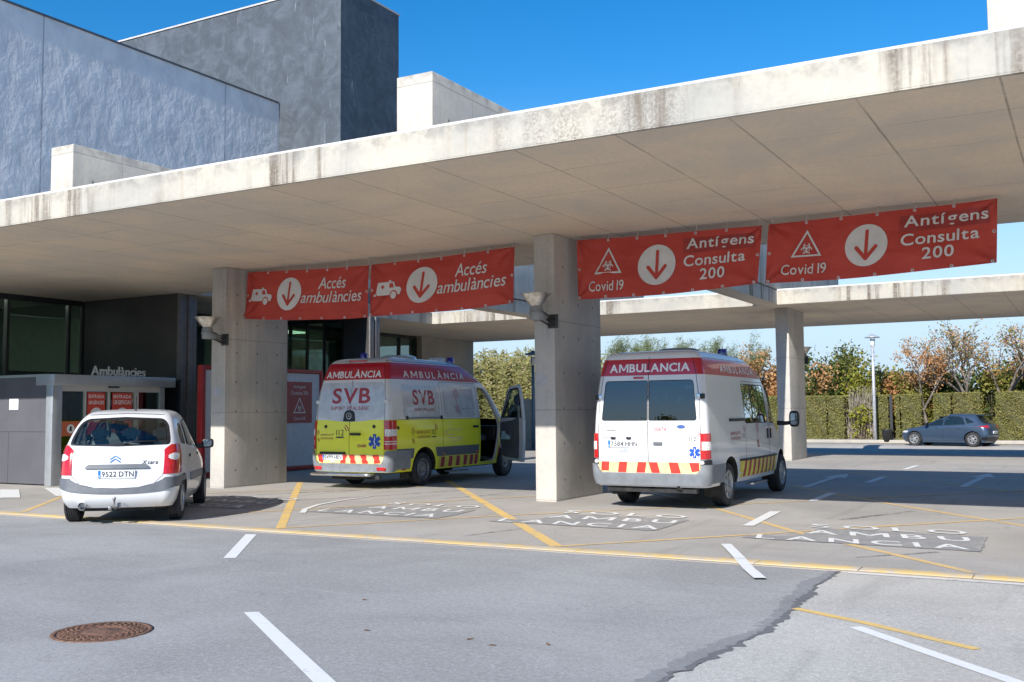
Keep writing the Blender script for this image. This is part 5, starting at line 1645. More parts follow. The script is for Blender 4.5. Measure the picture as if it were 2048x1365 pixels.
M_MIRR = plain('mirror_silver', (0.30, 0.33, 0.36), 0.03, 1.0)
def mirror(t, x, y, z, s, w=0.16, h=0.26, label=None, arm=0.12, glass=True, d=0.10, big=False):
    m = MB()
    bm = bmesh.new()
    bmesh.ops.create_icosphere(bm, subdivisions=3, radius=1)
    for v in bm.verts:
        q = v.co
        # squarish egg, cut flat towards the rear
        e = 0.55
        q.x = math.copysign(abs(q.x) ** e, q.x) * w / 2; q.z = math.copysign(abs(q.z) ** e, q.z) * h / 2
        q.y = (q.y * d) if q.y > 0 else q.y * 0.02
        q += Vector((x + s * (arm + w / 2), y, z))
    m.addbm(bm, 0, True); bm.free()
    m.tube([(x - s * 0.03, y + 0.02, z - h * 0.25), (x + s * arm * 0.6, y + 0.03, z - h * 0.28), (x + s * (arm + w * 0.3), y + 0.03, z - h * 0.22)], [0.045, 0.04, 0.035], 10)
    o = m.obj('wing_mirror', V_BLACK, t, ang=50, world=False)
    g = MB()
    P = rounded([(-w * 0.33, -h * 0.36), (w * 0.33, -h * 0.36), (w * 0.33, h * 0.36), (-w * 0.33, h * 0.36)], min(w, h) * 0.2)
    g.add([(x + s * (arm + w / 2) + a, y - 0.024, z + b) for a, b in P], [tuple(range(len(P)))])
    g.obj('mirror_glass', M_MIRR, o, world=False, fixn=False)
    return o

def seat(t, x, y, z, mat, w=0.46, hb=0.62, head=True, lean=0.12):
    m = MB()
    m.box(x - w / 2, x + w / 2, y - 0.02, y + 0.48, z - 0.14, z, 0, 0.05)
    bm = bmesh.new(); bmesh.ops.create_cube(bm, size=1)
    bmesh.ops.bevel(bm, geom=bm.edges[:], offset=0.18, segments=3, affect='EDGES')
    for v in bm.verts:
        q = v.co; k = q.z + 0.5
        v.co = Vector((x + q.x * w * (1 - 0.18 * k), y + q.y * 0.14 - lean * k, z + k * hb))
    m.addbm(bm, 0, True); bm.free()
    o = m.obj('seat', mat, t, ang=45, world=False)
    if head:
        h = MB(); bm = bmesh.new(); bmesh.ops.create_cube(bm, size=1)
        bmesh.ops.bevel(bm, geom=bm.edges[:], offset=0.25, segments=3, affect='EDGES')
        for v in bm.verts:
            q = v.co; v.co = Vector((x + q.x * 0.27, y - lean - 0.01 + q.y * 0.10, z + hb + 0.11 + q.z * 0.17))
        h.addbm(bm, 0, True); bm.free()
        for sg in (-1, 1): h.tube([(x + sg * 0.05, y - lean, z + hb - 0.03), (x + sg * 0.05, y - lean, z + hb + 0.06)], 0.008, 6)
        h.obj('headrest', mat, o, ang=45, world=False)
    return o
def beacon(t, x, y, z, r=0.075, h=0.14):
    m = MB(); m.lathe([(0, -0.01), (r * 1.15, -0.01), (r * 1.15, 0.025), (r, 0.03)], 20, (x, y, z)); b = m.obj('roof_beacon', V_BLACK, t, world=False, ang=40)
    m = MB(); m.lathe([(r, 0.03), (r, h * 0.85), (r * 0.9, h), (0, h * 1.04)], 20, (x, y, z)); m.obj('beacon_lens', V_BEACON, b, world=False, ang=40)
def box_part(t, name, mat, *boxes, bev=0.01, ang=40):
    m = MB()
    for b in boxes: m.box(*b, 0, bev)
    return m.obj(name, mat, t, ang=ang, world=False)
def const(v): return [(0, v), (5, v)]
# ------------------------------------------------------------------ white ambulance (local: x right, y forward, origin on the ground below the rear)
def shrink(c, d, yr=None, yf=None):
    o = {k: list(v) for k, v in c.items()}
    o['w'] = [(z, max(0.05, w - d)) for z, w in c['w']]
    o['yr'] = yr or [(z, y + d) for z, y in c['yr']]
    o['yf'] = yf or [(z, y - d) for z, y in c['yf']]
    if yr: o['br'] = const(0.0); o['rr'] = const(0.06)
    return o
def merge(*c):
    m = MB()
    for q in c: m.add(q.v, q.f); m.m[-len(q.f):] = q.m
    return m
def as_cut(b, mi):
    m = MB(); m.add(b.v, b.f); m.m = [mi] * len(b.f); return m

def white_ambulance():
    t = thing('ambulance', 'white ambulance with a red roof band and dark rear windows, parked beside the middle pillar', 'ambulance', (-6.055, 15.075, 0.0), math.radians(0.3), 'ambulances in the bays')
    W, RD, DK, PL, GP = 0, 1, 2, 3, 4
    C = dict(w=[(.36, .92), (.5, .955), (.75, .968), (1.0, .968), (1.35, .957), (1.7, .932), (2.05, .888), (2.3, .838), (2.42, .79), (2.47, .715), (2.50, .56), (2.515, .3), (2.52, .1)],
             yr=[(.36, .05), (.6, 0), (1.0, 0), (1.4, .012), (2.0, .06), (2.3, .10), (2.42, .14), (2.47, .22), (2.50, .42), (2.515, .8), (2.52, 1.2)],
             yf=[(.36, 5.1), (.6, 5.2), (.85, 5.12), (1.02, 4.98), (1.15, 4.7), (1.25, 4.45), (1.6, 4.17), (2.0, 3.87), (2.15, 3.68), (2.3, 3.36), (2.42, 2.95), (2.47, 2.6), (2.52, 1.9)],
             rr=const(.13), rf=[(.36, .5), (1.2, .35), (2.5, .25)], br=const(.018), bf=[(.36, .25), (1.2, .3), (2.5, .2)], tf=[(.36, .06), (1.0, .08), (1.3, .04), (2.5, .05)], tr=const(.012))
    lv = [.36, .40, .45, .50, .56, .62, .70, .80, .90, 1.0, 1.1, 1.2, 1.3, 1.4, 1.5, 1.6, 1.7, 1.8, 1.9, 2.0, 2.10, 2.2, 2.3, 2.36, 2.40, 2.43, 2.455, 2.475, 2.49, 2.50, 2.508, 2.515, 2.52]
    B = Body(C, lv, lambda z: RD if 2.10 < z < 2.36 else W)
    inner = Body(shrink(C, .075), [.95, 1.1, 1.3, 1.6, 1.9, 2.2, 2.36], lambda z: 0)
    win_side = rounded([(2.02, 1.315), (3.50, 1.31), (3.42, 1.985), (1.97, 1.99)], .06)
    win_door = rounded([(3.62, 1.30), (4.40, 1.30), (4.12, 1.78), (3.98, 1.95), (3.64, 1.96)], .05)
    pane_l = rounded([(-.795, 1.385), (-.010, 1.385), (-.010, 2.02), (-.735, 2.02)], [.05, .03, .03, .06])
    pane_r = [(-a, b) for a, b in pane_l][::-1]
    wsh = rounded([(-.80, 1.30), (.80, 1.30), (.74, 2.02), (-.74, 2.02)], .06)
    cuts = [as_cut(inner, PL)]
    m = MB(); m.prism(win_side, -1.6, 1.6, 'YZ', DK); cuts.append(m)
    m = MB(); m.prism(win_door, -1.6, 1.6, 'YZ', DK); cuts.append(m)
    m = MB(); m.prism(pane_l, -1, .3, 'XZ', DK); m.prism(pane_r, -1, .3, 'XZ', DK); cuts.append(m)
    m = MB(); m.prism(wsh, 3.3, 7, 'XZ', DK); cuts.append(m)
    RA, FA = 1.16, 4.52
    for y in (RA, FA):
        cuts.append(merge(cyl_cut(.55, 1.4, y, .37, .43, DK), cyl_cut(-1.4, -.55, y, .37, .43, DK)))
    ex = MB()
    L = lambda pts, mode, w=.009: B.line(ex, pts, mode, w, .0015, GP)
    L([(0, .575), (0, 2.44)], 'R', .012)
    for s in (-1, 1):
        L([(s * .845, .60), (s * .85, 1.2), (s * .83, 1.7), (s * .775, 2.1), (s * .715, 2.36), (s * .66, 2.44)], 'R')
        md = 'S+' if s > 0 else 'S-'
        L([(2.02, .46), (2.02, 1.3)], md); L([(3.54, .44), (3.54, 2.02)], md); L([(3.58, .44), (3.58, 2.0)], md, .006)
        L([(4.46, .8), (4.48, 1.2), (4.42, 1.32)], md); L([(3.54, 2.03), (3.9, 2.03)], md, .006); L([(2.0, 2.03), (3.54, 2.03)], md, .007)
        L([(.3, 2.37), (3.0, 2.37)], md, .007)
    body = carve('body', B, cuts, [V_WHITE, V_RED, V_DARK, V_TRIM, V_GAP], t, extra=ex)
    # glass
    for nm, poly, md, g in (('rear_window', pane_l, 'R', G_DARK), ('rear_window', pane_r, 'R', G_DARK), ('side_window', win_side, 'S+', G_SIDE), ('side_window', win_side, 'S-', G_SIDE), ('door_window', win_door, 'S+', G_DARK), ('door_window', win_door, 'S-', G_DARK), ('windscreen', wsh, 'F', G_DARK)):
        m = MB(); B.patch(m, poly, md, -.004, 0); B.rim(m, poly, md, .012 if nm == 'rear_window' else .028, -.002, 1)
        if nm == 'side_window':
            for y in (2.52, 2.98): B.line(m, [(y, 1.34), (y - .02, 1.97)], md, .05, -.001, 1)
            m2 = MB(); 
        m.obj(nm, [g, V_BLACK], t, world=False, fixn=False)
    # lamps
    for s in (-1, 1):
        m = MB(); B.wrap(m, 14, 24, .80, 1.19, .016, 0, (s,))
        o = m.obj('tail_lamp', V_LRED, t, world=False, ang=40)
        m = MB(); B.wrap(m, 15, 24, .935, 1.065, .019, 0, (s,), 4); m.obj('reversing_lens', V_LCLEAR, o, world=False, ang=40)
        m = MB(); B.wrap(m, 14, 24, .715, .785, .030, 0, (s,), 3); m.obj('lamp_surround', V_BLACK, t, world=False, ang=40)
        m = MB(); p = B.P('R', s * .875, .745, .035); m.lathe([(0, p.y - .012), (.03, p.y - .008), (.036, p.y + .02)], 16, (s * .875, 0, .745), 'Y'); m.obj('fog_lamp', V_LCLEAR, t, world=False)
        p = B.P('R', s * .855, 1.76, 0)
        box_part(t, 'door_hinge', V_BLACK, (s * .845, s * .905, p.y - .03, p.y + .05, 1.72, 1.80))
        box_part(t, 'hinge_plate', V_CHROME, (s * .80, s * .845, p.y - .028, p.y - .004, 1.725, 1.795), bev=.004)
    zt = lambda i: .572 if abs(i) < 14 else (.64 if abs(i) < 15 else (.70 if abs(i) < 16 else .712))
    m = MB(); B.wrap(m, -30, 30, .385, .58, .045, 0, (1,), 5, ztop=zt, zbot=lambda i: .385 + (.03 if abs(i) > 22 else 0), depth=.05)
    m.obj('bumper', V_PLASTL, t, world=False, ang=45)
    m = MB(); B.patch(m, rounded([(-.25, 2.045), (-.08, 2.045), (-.08, 2.078), (-.25, 2.078)], .01), 'R', .012, 0, 3, .012); m.obj('brake_light', V_LRED, t, world=False)
    # reflective chevrons
    m = MB(); B.patch(m, rounded([(-.835, .578), (.835, .578), (.842, .745), (-.842, .745)], [.08, .08, .005, .005]), 'R', .004, 0, 4, ctr=(0, .66))
    for a, b, c, d in ((-.805, -.672, -.66, -.795), (-.515, -.372, -.35, -.49), (-.20, -.055, -.028, -.172), (.055, .195, .15, .005), (.375, .53, .485, .335), (.705, .825, .82, .665)):
        z0 = .60 if abs(a) > .7 else .58
        B.patch(m, [(a, z0), (b, z0 if abs(b) < .8 else .62), (c, .744), (d, .744)], 'R', .0062, 1, 3)
    m.obj('rear_chevrons', [V_CYEL, V_CRED], t, world=False, fixn=False)
    m = MB(); B.patch(m, [(1.66, .43), (4.02, .43), (4.12, .70), (1.66, .70)], 'S+', .004, 0, 4, ctr=(2.9, .56))
    for i in range(8):
        y = 1.86 + .27 * i; B.patch(m, [(y, .432), (y + .125, .432), (y + .205, .698), (y + .08, .698)], 'S+', .0062, 1, 3)
    m.obj('side_stripes', [V_CYEL2, V_PRED], t, world=False, fixn=False)
    # lettering
    m = MB(); B.text(m, 'AMBULANCIA', 'R', -.665, .675, 2.150, 2.285, .005, 0, .0, bold=.026)
    B.text(m, 'AMBULANCIA', 'S+', 1.0, 2.95, 2.15, 2.275, .005, 0, bold=.02, space=1.35)
    m.objs('lettering', V_PWHITE, t)
    m = MB(); B.text(m, '50674', 'R', .10, .30, 1.225, 1.285, .005)
    B.text(m, 'GENERALITAT', 'S+', 1.16, 1.72, 1.135, 1.19, .005); B.text(m, 'VALENCIANA', 'S+', 1.18, 1.72, 1.055, 1.11, .005)
    arcs(B, m, 'R', .775, 1.13, .085, 0); arcs(B, m, 'S+', 1.86, 1.18, .10, 0); crest(B, m, 'S+', 2.74, .86, .5, 0, .14)
    m.objs('red_lettering', V_PRED, t)
    m = MB(); B.text(m, 'GENERALITAT', 'R', .36, .655, 1.035, 1.068, .005); B.text(m, 'VALENCIANA', 'R', .36, .65, .975, 1.008, .005); crest(B, m, 'R', .30, .94, .14, 0)
    m.objs('faint_lettering', V_PFAINT, t)
    m = MB(); B.text(m, '112', 'R', .675, .78, 1.075, 1.14, .005, space=1.35); B.text(m, '112', 'S+', 1.83, 1.93, 1.08, 1.15, .005, space=1.35)
    m.objs('dark_lettering', V_PDARK, t)
    m = MB(); star(B, m, 'R', .755, .90, .088); m.obj('blue_star', [V_PBLUE, V_PWHITE], t, world=False, fixn=False)
    m = MB(); n = 24; P = [(.545 + .07 * math.cos(2 * PI * i / n), 1.295 + .028 * math.sin(2 * PI * i / n)) for i in range(n)]
    B.patch(m, P, 'R', .012, 0, 2, .014); B.patch(m, [(.545 + (a - .545) * .8, 1.295 + (b - 1.295) * .72) for a, b in P], 'R', .014, 1, 2)
    B.line(m, [(.505, 1.29), (.53, 1.302), (.55, 1.288), (.585, 1.30)], 'R', .008, .016, 0, .02)
    m.obj('oval_badge', [V_CHROME, V_PBLUE], t, world=False, fixn=False)
    box_part(t, 'badge_strip', V_PLAST, (-.70, -.545, B.P('R', -.6, 1.24).y - .006, .02, 1.232, 1.246), bev=.002)
    # number plate well, handle, plate lamps
    m = MB()
    yy = B.P('R', -.4, 1.02).y
    m.box(-.78, -.08, yy - .008, yy + .02, 1.125, 1.165, 0, .008); m.obj('plate_ledge', V_WHITE, t, world=False)
    for x in (-.585, -.32): box_part(t, 'plate_lamp', V_BLACK, (x - .04, x + .04, yy - .03, yy + .01, 1.095, 1.135))
    plate(B, t, 'R', -.415, 1.025, .52, .115, '7584 HHN')
    m = MB(); m.box(-.49, -.335, yy - .006, yy + .01, .90, .965, 1, .002); m.box(-.484, -.341, yy - .008, yy + .01, .906, .959, 0)
    put_text(m, 'S P', lambda a, b: (-.475 + a * .125, yy - .0095, .916 + b * .034), 1)
    m.obj('permit_plate', [V_PLATE, V_PBLUE], t, world=False, fixn=False)
    box_part(t, 'door_handle', V_PLAST, (.09, .24, yy - .028, yy + .01, 1.005, 1.06), bev=.012)
    # side trim
    m = MB(); B.patch(m, [(1.14, 1.36), (2.0, 1.36), (2.0, 1.405), (1.14, 1.405)], 'S+', .018, 0, 3, .018); m.obj('sliding_rail', V_BLACK, t, world=False)
    m = MB(); B.patch(m, [(1.64, .70), (4.06, .70), (4.06, .735), (1.64, .735)], 'S+', .022, 0, 3, .022, ctr=(2.9, .7175)); m.obj('side_moulding', V_BLACK, t, world=False)
    for y in (3.43, 3.66):
        m = MB(); B.patch(m, rounded([(y - .028, 1.03), (y + .028, 1.03), (y + .028, 1.21), (y - .028, 1.21)], .02), 'S+', .02, 0, 3, .02); m.obj('door_handle', V_BLACK, t, world=False)
    mirror(t, .93, 4.30, 1.37, 1, .19, .30, arm=.20); mirror(t, -.93, 4.30, 1.37, -1, .19, .30, arm=.20)
    for y in (RA, FA):
        for s in (-1, 1): wheel(t, s * .925, y, .352, .225, s, 'cover')
    for s in (-1, 1):
        box_part(t, 'mudflap', V_DARK, (s * .66, s * .93, .715, .73, .17, .42), bev=.006); box_part(t, 'mudflap', V_DARK, (s * .66, s * .93, 4.02, 4.04, .20, .44), bev=.006)
    m = MB(); m.box(-.60, .60, .4, 4.9, .30, .355); m.box(-.74, .74, .10, .22, .27, .34); m.tube([(-.75, RA, .33), (.75, RA, .33)], .05, 10); m.lathe([(0, RA - .13), (.12, RA - .1), (.14, RA), (.12, RA + .1), (0, RA + .13)], 14, (0.05, 0, .33), 'Y')
    for s in (-1, 1): m.box(s * .52 - .035, s * .52 + .035, .45, 1.9, .27, .30); m.tube([(s * .60, RA, .3), (s * .60, .85, .40)], .03, 8)
    m.tube([(.50, .06, .36), (.3, .25, .345), (-.3, .28, .345)], .045, 10)
    m.obj('underbody', V_DARK, t, world=False, ang=40)
    m = MB(); m.box(.86, 1.0, 2.3, 3.2, .27, .30, 0, .008); m.obj('step', V_PLASTL, t, world=False)
    # roof
    m = MB(); m.lathe([(.34, 2.50), (.33, 2.545), (.27, 2.565), (0, 2.572)], 32, (.12, 1.15, 0)); m.obj('roof_vent', V_PLASTL, t, world=False, ang=40)
    beacon(t, .42, 2.55, 2.49, .085, .13); beacon(t, -.42, 2.55, 2.49, .085, .13)
    # cabin
    for x in (-.55, .05, .5): seat(t, x, 1.55, 1.28, V_SEATL, .5, .40, False)
    for x in (-.5, .5): seat(t, x, 3.35, 1.12, V_SEAT)
    return t
white_ambulance()

# ------------------------------------------------------------------ yellow ambulance with the open door
def yellow_ambulance():
    t = thing('ambulance', 'yellow and white ambulance with a red roof band, its front door standing open', 'ambulance', (-13.30, 16.80, 0.0), math.radians(0.2), 'ambulances in the bays')
    W, RD, YL, DK, PL, GP = 0, 1, 2, 3, 4, 5
    C = dict(w=[(.33, .955), (.5, .985), (.8, 1.0), (1.1, 1.0), (1.4, .985), (1.85, .945), (2.24, .875), (2.45, .825), (2.6, .77), (2.66, .70), (2.70, .56), (2.72, .35), (2.73, .1)],
             yr=[(.33, .04), (.6, 0), (1.0, 0), (1.4, .02), (1.8, .06), (2.24, .13), (2.5, .21), (2.6, .28), (2.66, .38), (2.70, .6), (2.73, 1.1)],
             yf=[(.33, 5.6), (.6, 5.7), (.9, 5.66), (1.05, 5.54), (1.18, 5.28), (1.3, 5.04), (1.6, 4.76), (2.0, 4.38), (2.2, 4.14), (2.4, 3.72), (2.55, 3.4), (2.66, 2.95), (2.70, 2.6), (2.73, 2.3)],
             rr=const(.14), rf=[(.33, .55), (1.2, .25), (2.7, .22)], br=const(.022), bf=[(.33, .28), (1.2, .14), (2.7, .12)], tf=[(.33, .07), (1.0, .09), (1.3, .05), (2.7, .06)], tr=const(.012))
    lv = [.33, .38, .45, .52, .60, .66, .74, .82, .92, 1.02, 1.12, 1.22, 1.32, 1.40, 1.5, 1.6, 1.7, 1.8, 1.9, 2.0, 2.1, 2.23, 2.3, 2.38, 2.46, 2.53, 2.58, 2.62, 2.65, 2.675, 2.695, 2.71, 2.72, 2.73]
    B = Body(C, lv, lambda z: RD if 2.23 < z < 2.60 else (YL if z < 1.40 else W))
    inner = Body(shrink(C, .08, yr=const(3.42)), [.44, .6, .9, 1.2, 1.5, 1.8, 2.1, 2.3], lambda z: 0)
    op = rounded([(3.60, .40), (4.28, .40), (4.42, .80), (4.54, 1.28), (4.25, 1.72), (4.02, 2.0), (3.90, 2.10), (3.60, 2.12)], [.06, .10, .1, .1, .1, .1, .08, .08])
    lw = rounded([(3.70, 1.30), (4.52, 1.30), (4.22, 1.72), (3.98, 2.0), (3.72, 2.04)], .06)
    wsh = rounded([(-.84, 1.36), (.84, 1.36), (.78, 2.12), (-.78, 2.12)], .06)
    cuts = [as_cut(inner, PL)]
    m = MB(); m.prism(op, .3, 1.6, 'YZ', W); cuts.append(m)
    m = MB(); m.prism(lw, -1.6, -.3, 'YZ', DK); cuts.append(m)
    m = MB(); m.prism(wsh, 3.6, 7, 'XZ', DK); cuts.append(m)
    RA, FA = 1.30, 4.86
    for y in (RA, FA): cuts.append(merge(cyl_cut(.55, 1.4, y, .38, .44, DK), cyl_cut(-1.4, -.55, y, .38, .44, DK)))
    ex = MB()
    L = lambda pts, mode, w=.009: B.line(ex, pts, mode, w, .0015, GP)
    L([(0, .52), (0, 2.22)], 'R', .011)
    for s in (-1, 1):
        L([(s * .87, .54), (s * .875, 1.3), (s * .855, 1.8), (s * .80, 2.22)], 'R')
        L([(s * .80, 2.22), (s * .75, 2.42), (s * .70, 2.58)], 'R')
        md = 'S+' if s > 0 else 'S-'
        L([(2.0, .4), (2.0, 1.6), (1.98, 2.2)], md); L([(3.52, .4), (3.52, 2.15)], md); L([(2.0, 2.2), (3.52, 2.2)], md, .007); L([(.35, 1.40), (3.55, 1.40)], md, .006)
        L([(.2, 2.61), (3.1, 2.61)], md, .008); L([(3.58, .36), (4.3, .36)], md, .008)
    body = carve('body', B, cuts, [V_WHITE, V_RED, V_YELLOW, V_DARK, V_BLACK, V_GAP], t, extra=ex)
    for nm, poly, md in (('door_window', lw, 'S-'), ('windscreen', wsh, 'F')):
        m = MB(); B.patch(m, poly, md, -.004, 0); B.rim(m, poly, md, .03, -.002, 1); m.obj(nm, [G_CLEAR, V_BLACK], t, world=False, fixn=False)
    # pale window film on the rear doors and sides
    m = MB()
    B.patch(m, rounded([(-.86, 1.47), (-.45, 1.385), (-.006, 1.36), (-.006, 2.17), (-.80, 2.17)], [.06, .1, .005, .02, .10]), 'R', .0035, 0, 5, ctr=(-.42, 1.8))
    B.patch(m, rounded([(.006, 1.36), (.45, 1.385), (.86, 1.47), (.80, 2.17), (.006, 2.17)], [.005, .1, .06, .10, .02]), 'R', .0035, 0, 5, ctr=(.42, 1.8))
    m.obj('rear_window_film', V_FOIL, t, world=False, fixn=False)
    for a, b in ((.55, 1.92), (2.07, 3.40)):
        m = MB(); B.patch(m, rounded([(a, 1.43), (b, 1.43), (b - .02, 2.12), (a, 2.12)], .08), 'S+', .0035, 0, 5); 
        if a > 2: B.rim(m, rounded([(2.78, 1.62), (3.32, 1.62), (3.30, 2.05), (2.78, 2.05)], .05), 'S+', .012, .005, 1)
        m.obj('side_window_film', [V_FOIL, V_PLASTL], t, world=False, fixn=False)
    for s in (-1, 1):
        m = MB(); B.wrap(m, 14, 25, .80, 1.39, .018, 0, (s,), 8); o = m.obj('tail_lamp', V_LRED, t, world=False, ang=40)
        m = MB(); B.wrap(m, 15, 25, 1.07, 1.21, .021, 0, (s,), 4); m.obj('reversing_lens', V_LCLEAR, o, world=False, ang=40)
        m = MB(); B.wrap(m, 15, 25, .905, .925, .021, 0, (s,), 2); B.wrap(m, 15, 25, .955, .972, .021, 0, (s,), 2); m.obj('lens_line', V_LCLEAR, o, world=False, ang=40)
        p = B.P('R', s * .885, 1.78, 0)
        box_part(t, 'door_hinge', V_WHITE, (s * .845, s * .925, p.y - .032, p.y + .06, 1.74, 1.81))
        m = MB(); B.patch(m, rounded([(s * .80 - .09, .385), (s * .80 + .09, .385), (s * .80 + .10, .455), (s * .80 - .10, .455)], .02), 'R', .052, 0, 3, .02); m.obj('reflector', V_LRED, t, world=False)
        m = MB(); n = 16; B.patch(m, [(s * .62 + .035 * math.cos(2 * PI * i / n), 1.265 + .035 * math.sin(2 * PI * i / n)) for i in range(n)], 'R', .012, 0, 2, .012); m.obj('door_lock', V_BLACK, t, world=False)
    zt = lambda i: .51 if abs(i) < 14 else (.58 if abs(i) < 15 else (.68 if abs(i) < 16 else .775))
    m = MB(); B.wrap(m, -29, 29, .34, .51, .045, 0, (1,), 5, ztop=zt, zbot=lambda i: .34 + (.05 if abs(i) > 24 else 0), depth=.05); m.obj('bumper', V_PLASTL, t, world=False, ang=45)
    m = MB(); m.box(-.80, .62, -.20, .05, .265, .315, 0, .012); m.tube([(-.84, -.17, .30), (-.80, -.20, .30), (.58, -.20, .30), (.62, -.17, .30)], .036, 12); m.obj('rear_step', V_CHROME, t, world=False, ang=40)
    # chevrons
    m = MB(); B.patch(m, rounded([(-.84, .515), (.84, .515), (.862, .695), (-.862, .695)], [.09, .09, .005, .005]), 'R', .004, 0, 4, ctr=(0, .6))
    for a, b, c, d in ((-.80, -.69, -.66, -.83), (-.235, -.095, -.045, -.18), (.035, .18, .135, -.005), (.335, .485, .43, .285), (.63, .785, .74, .59)):
        B.patch(m, [(a, .545 if abs(a) > .7 else .517), (b, .53 if b > .7 else .517), (c, .693), (d, .693)], 'R', .0062, 1, 3)
    m.obj('rear_chevrons', [V_CYEL, V_CRED], t, world=False, fixn=False)
    m = MB()
    for a, b, yy in ((.30, .80, (.50,)), (1.83, 3.50, (1.93, 2.24, 2.55, 2.86, 3.12, 3.34))):
        m.cut(); B.patch(m, [(a, .36), (b, .36), (b, .585), (a, .585)], 'S+', .004, 0, 3)
        for y in yy: B.patch(m, [(y, .362), (y + .14, .362), (y + .14, .583), (y, .583)], 'S+', .0062, 1, 3)
    m.cut(); B.patch(m, [(4.42, .40), (4.52, .66), (4.56, .80), (4.46, .72)], 'S+', .0062, 1, 2)
    m.objs('side_stripes', [V_CYEL2, V_PRED], t)
    m = MB()
    B.patch(m, [(.30, .60), (.86, .60), (.90, .80), (.30, .80)], 'S+', .014, 0, 3, .014); m.cut(); B.patch(m, [(1.77, .60), (3.51, .60), (3.51, .80), (1.70, .80)], 'S+', .014, 0, 4, .014); m.objs('side_moulding', V_PLAST, t)
    for y, z in ((.44, .62), (2.02, .62), (3.42, .62)):
        m = MB(); B.patch(m, rounded([(y - .04, z), (y + .04, z), (y + .04, z + .045), (y - .04, z + .045)], .01), 'S+', .022, 0, 2, .02); m.obj('side_marker', V_LAMB, t, world=False)
    # lettering
    m = MB(); B.text(m, 'AMBULÀNCIA', 'R', -.72, .70, 2.265, 2.445, .005, bold=.022)
    B.text(m, 'AMBULÀNCIA', 'S+', .70, 3.12, 2.275, 2.455, .005, bold=.018, space=1.35)
    m.objs('lettering', V_PWHITE, t)
    m = MB(); B.text(m, 'SVB', 'R', -.49, .49, 1.735, 2.06, .006, bold=.022, space=.96); B.text(m, 'SUPORT VITAL BÀSIC', 'R', -.51, .48, 1.605, 1.70, .006, bold=.012)
    B.text(m, 'SVB', 'S+', .92, 1.72, 1.70, 2.02, .006, bold=.022, space=.96); B.text(m, 'SUPORT VITAL BÀSIC', 'S+', .95, 1.72, 1.575, 1.645, .006, bold=.01)
    B.text(m, '33688', 'R', .21, .43, .845, .905, .006, bold=.015)
    arcs(B, m, 'R', -.17, 1.16, .15, 0); arcs(B, m, 'S+', 1.63, 1.16, .15, 0); crest(B, m, 'S+', 2.62, 1.48, .60, 0, .17)
    B.text(m, 'GENERALITAT', 'R', -.76, -.39, 1.075, 1.115, .006); B.text(m, 'VALENCIANA', 'R', -.76, -.41, 1.0, 1.045, .006); crest(B, m, 'R', -.82, .94, .26, 0)
    B.text(m, 'GENERALITAT', 'S+', .98, 1.50, 1.10, 1.16, .006); B.text(m, 'VALENCIANA', 'S+', 1.0, 1.50, 1.0, 1.06, .006); crest(B, m, 'S+', .86, .88, .36, 0, .09)
    m.objs('red_lettering', V_PRED, t)
    m = MB(); B.text(m, '112', 'R', -.335, -.14, 1.085, 1.20, .006, space=1.35); B.patch(m, [(-.335, 1.03), (-.14, 1.03), (-.14, 1.06), (-.335, 1.06)], 'R', .006); B.text(m, '112', 'S+', 1.56, 1.71, 1.075, 1.18, .006, space=1.35); B.patch(m, [(1.56, 1.01), (1.71, 1.01), (1.71, 1.035), (1.56, 1.035)], 'S+', .006)
    m.objs('dark_lettering', V_PDARK, t)
    m = MB()
    B.line(m, [(2.06, 1.10), (2.2, 1.16), (2.75, 1.155)], 'S+', .022, .006); B.line(m, [(2.06, 1.10), (2.2, 1.05), (2.45, 1.06)], 'S+', .018, .006); B.line(m, [(2.2, .985), (2.78, .985)], 'S+', .02, .006); B.line(m, [(2.3, .93), (2.78, .93)], 'S+', .016, .006)
    m.obj('pale_emblem', V_CYEL, t, world=False, fixn=False)
    m = MB(); star(B, m, 'R', .64, .965, .15); m.obj('blue_star', [V_PBLUE, V_PWHITE], t, world=False, fixn=False)
    m = MB(); P = rounded([(-.165, 1.37), (.145, 1.37), (.115, 1.555), (.05, 1.60), (-.07, 1.60), (-.135, 1.555)], .03); B.patch(m, P, 'R', .016, 0, 3, .016)
    ys = B.P('R', -.01, 1.49, .02).y
    m.lathe([(.055, ys), (.055, ys - .008), (.068, ys - .008), (.068, ys)], 28, (-.01, 0, 1.485), 'Y', 1)
    for k in range(3):
        a = PI / 2 + k * 2 * PI / 3
        m.add([(-.01 + .008 * math.cos(a + PI / 2), ys - .006, 1.485 + .008 * math.sin(a + PI / 2)), (-.01 + .058 * math.cos(a), ys - .006, 1.485 + .058 * math.sin(a)), (-.01 - .008 * math.cos(a + PI / 2), ys - .006, 1.485 - .008 * math.sin(a + PI / 2))], [(0, 1, 2)], 1)
    m.obj('badge', [V_BLACK, V_CHROME], t, world=False, ang=30)
    y0 = B.P('R', .15, 1.1).y
    box_part(t, 'door_handle', V_BLACK, (.03, .30, y0 - .035, y0 + .01, 1.085, 1.135), bev=.015)
    box_part(t, 'plate_lamp', V_BLACK, (-.76, -.09, y0 - .03, y0 + .01, .70, .745), bev=.01)
    plate(B, t, 'R', -.42, .635, .52, .11, '0499 HBV')
    m = MB(); m.box(-.47, -.36, y0 - .012, y0 + .01, .53, .575); m.obj('permit_plate', V_PLATE, t, world=False)
    box_part(t, 'brake_light', V_LRED, (-.22, .22, B.P('R', 0, 2.6).y - .02, B.P('R', 0, 2.6).y + .08, 2.605, 2.64), bev=.01)
    m = MB(); B.patch(m, [(.62, 1.415), (1.98, 1.415), (1.98, 1.445), (.62, 1.445)], 'S+', .02, 0, 3, .02); m.obj('sliding_rail', V_PLASTL, t, world=False)
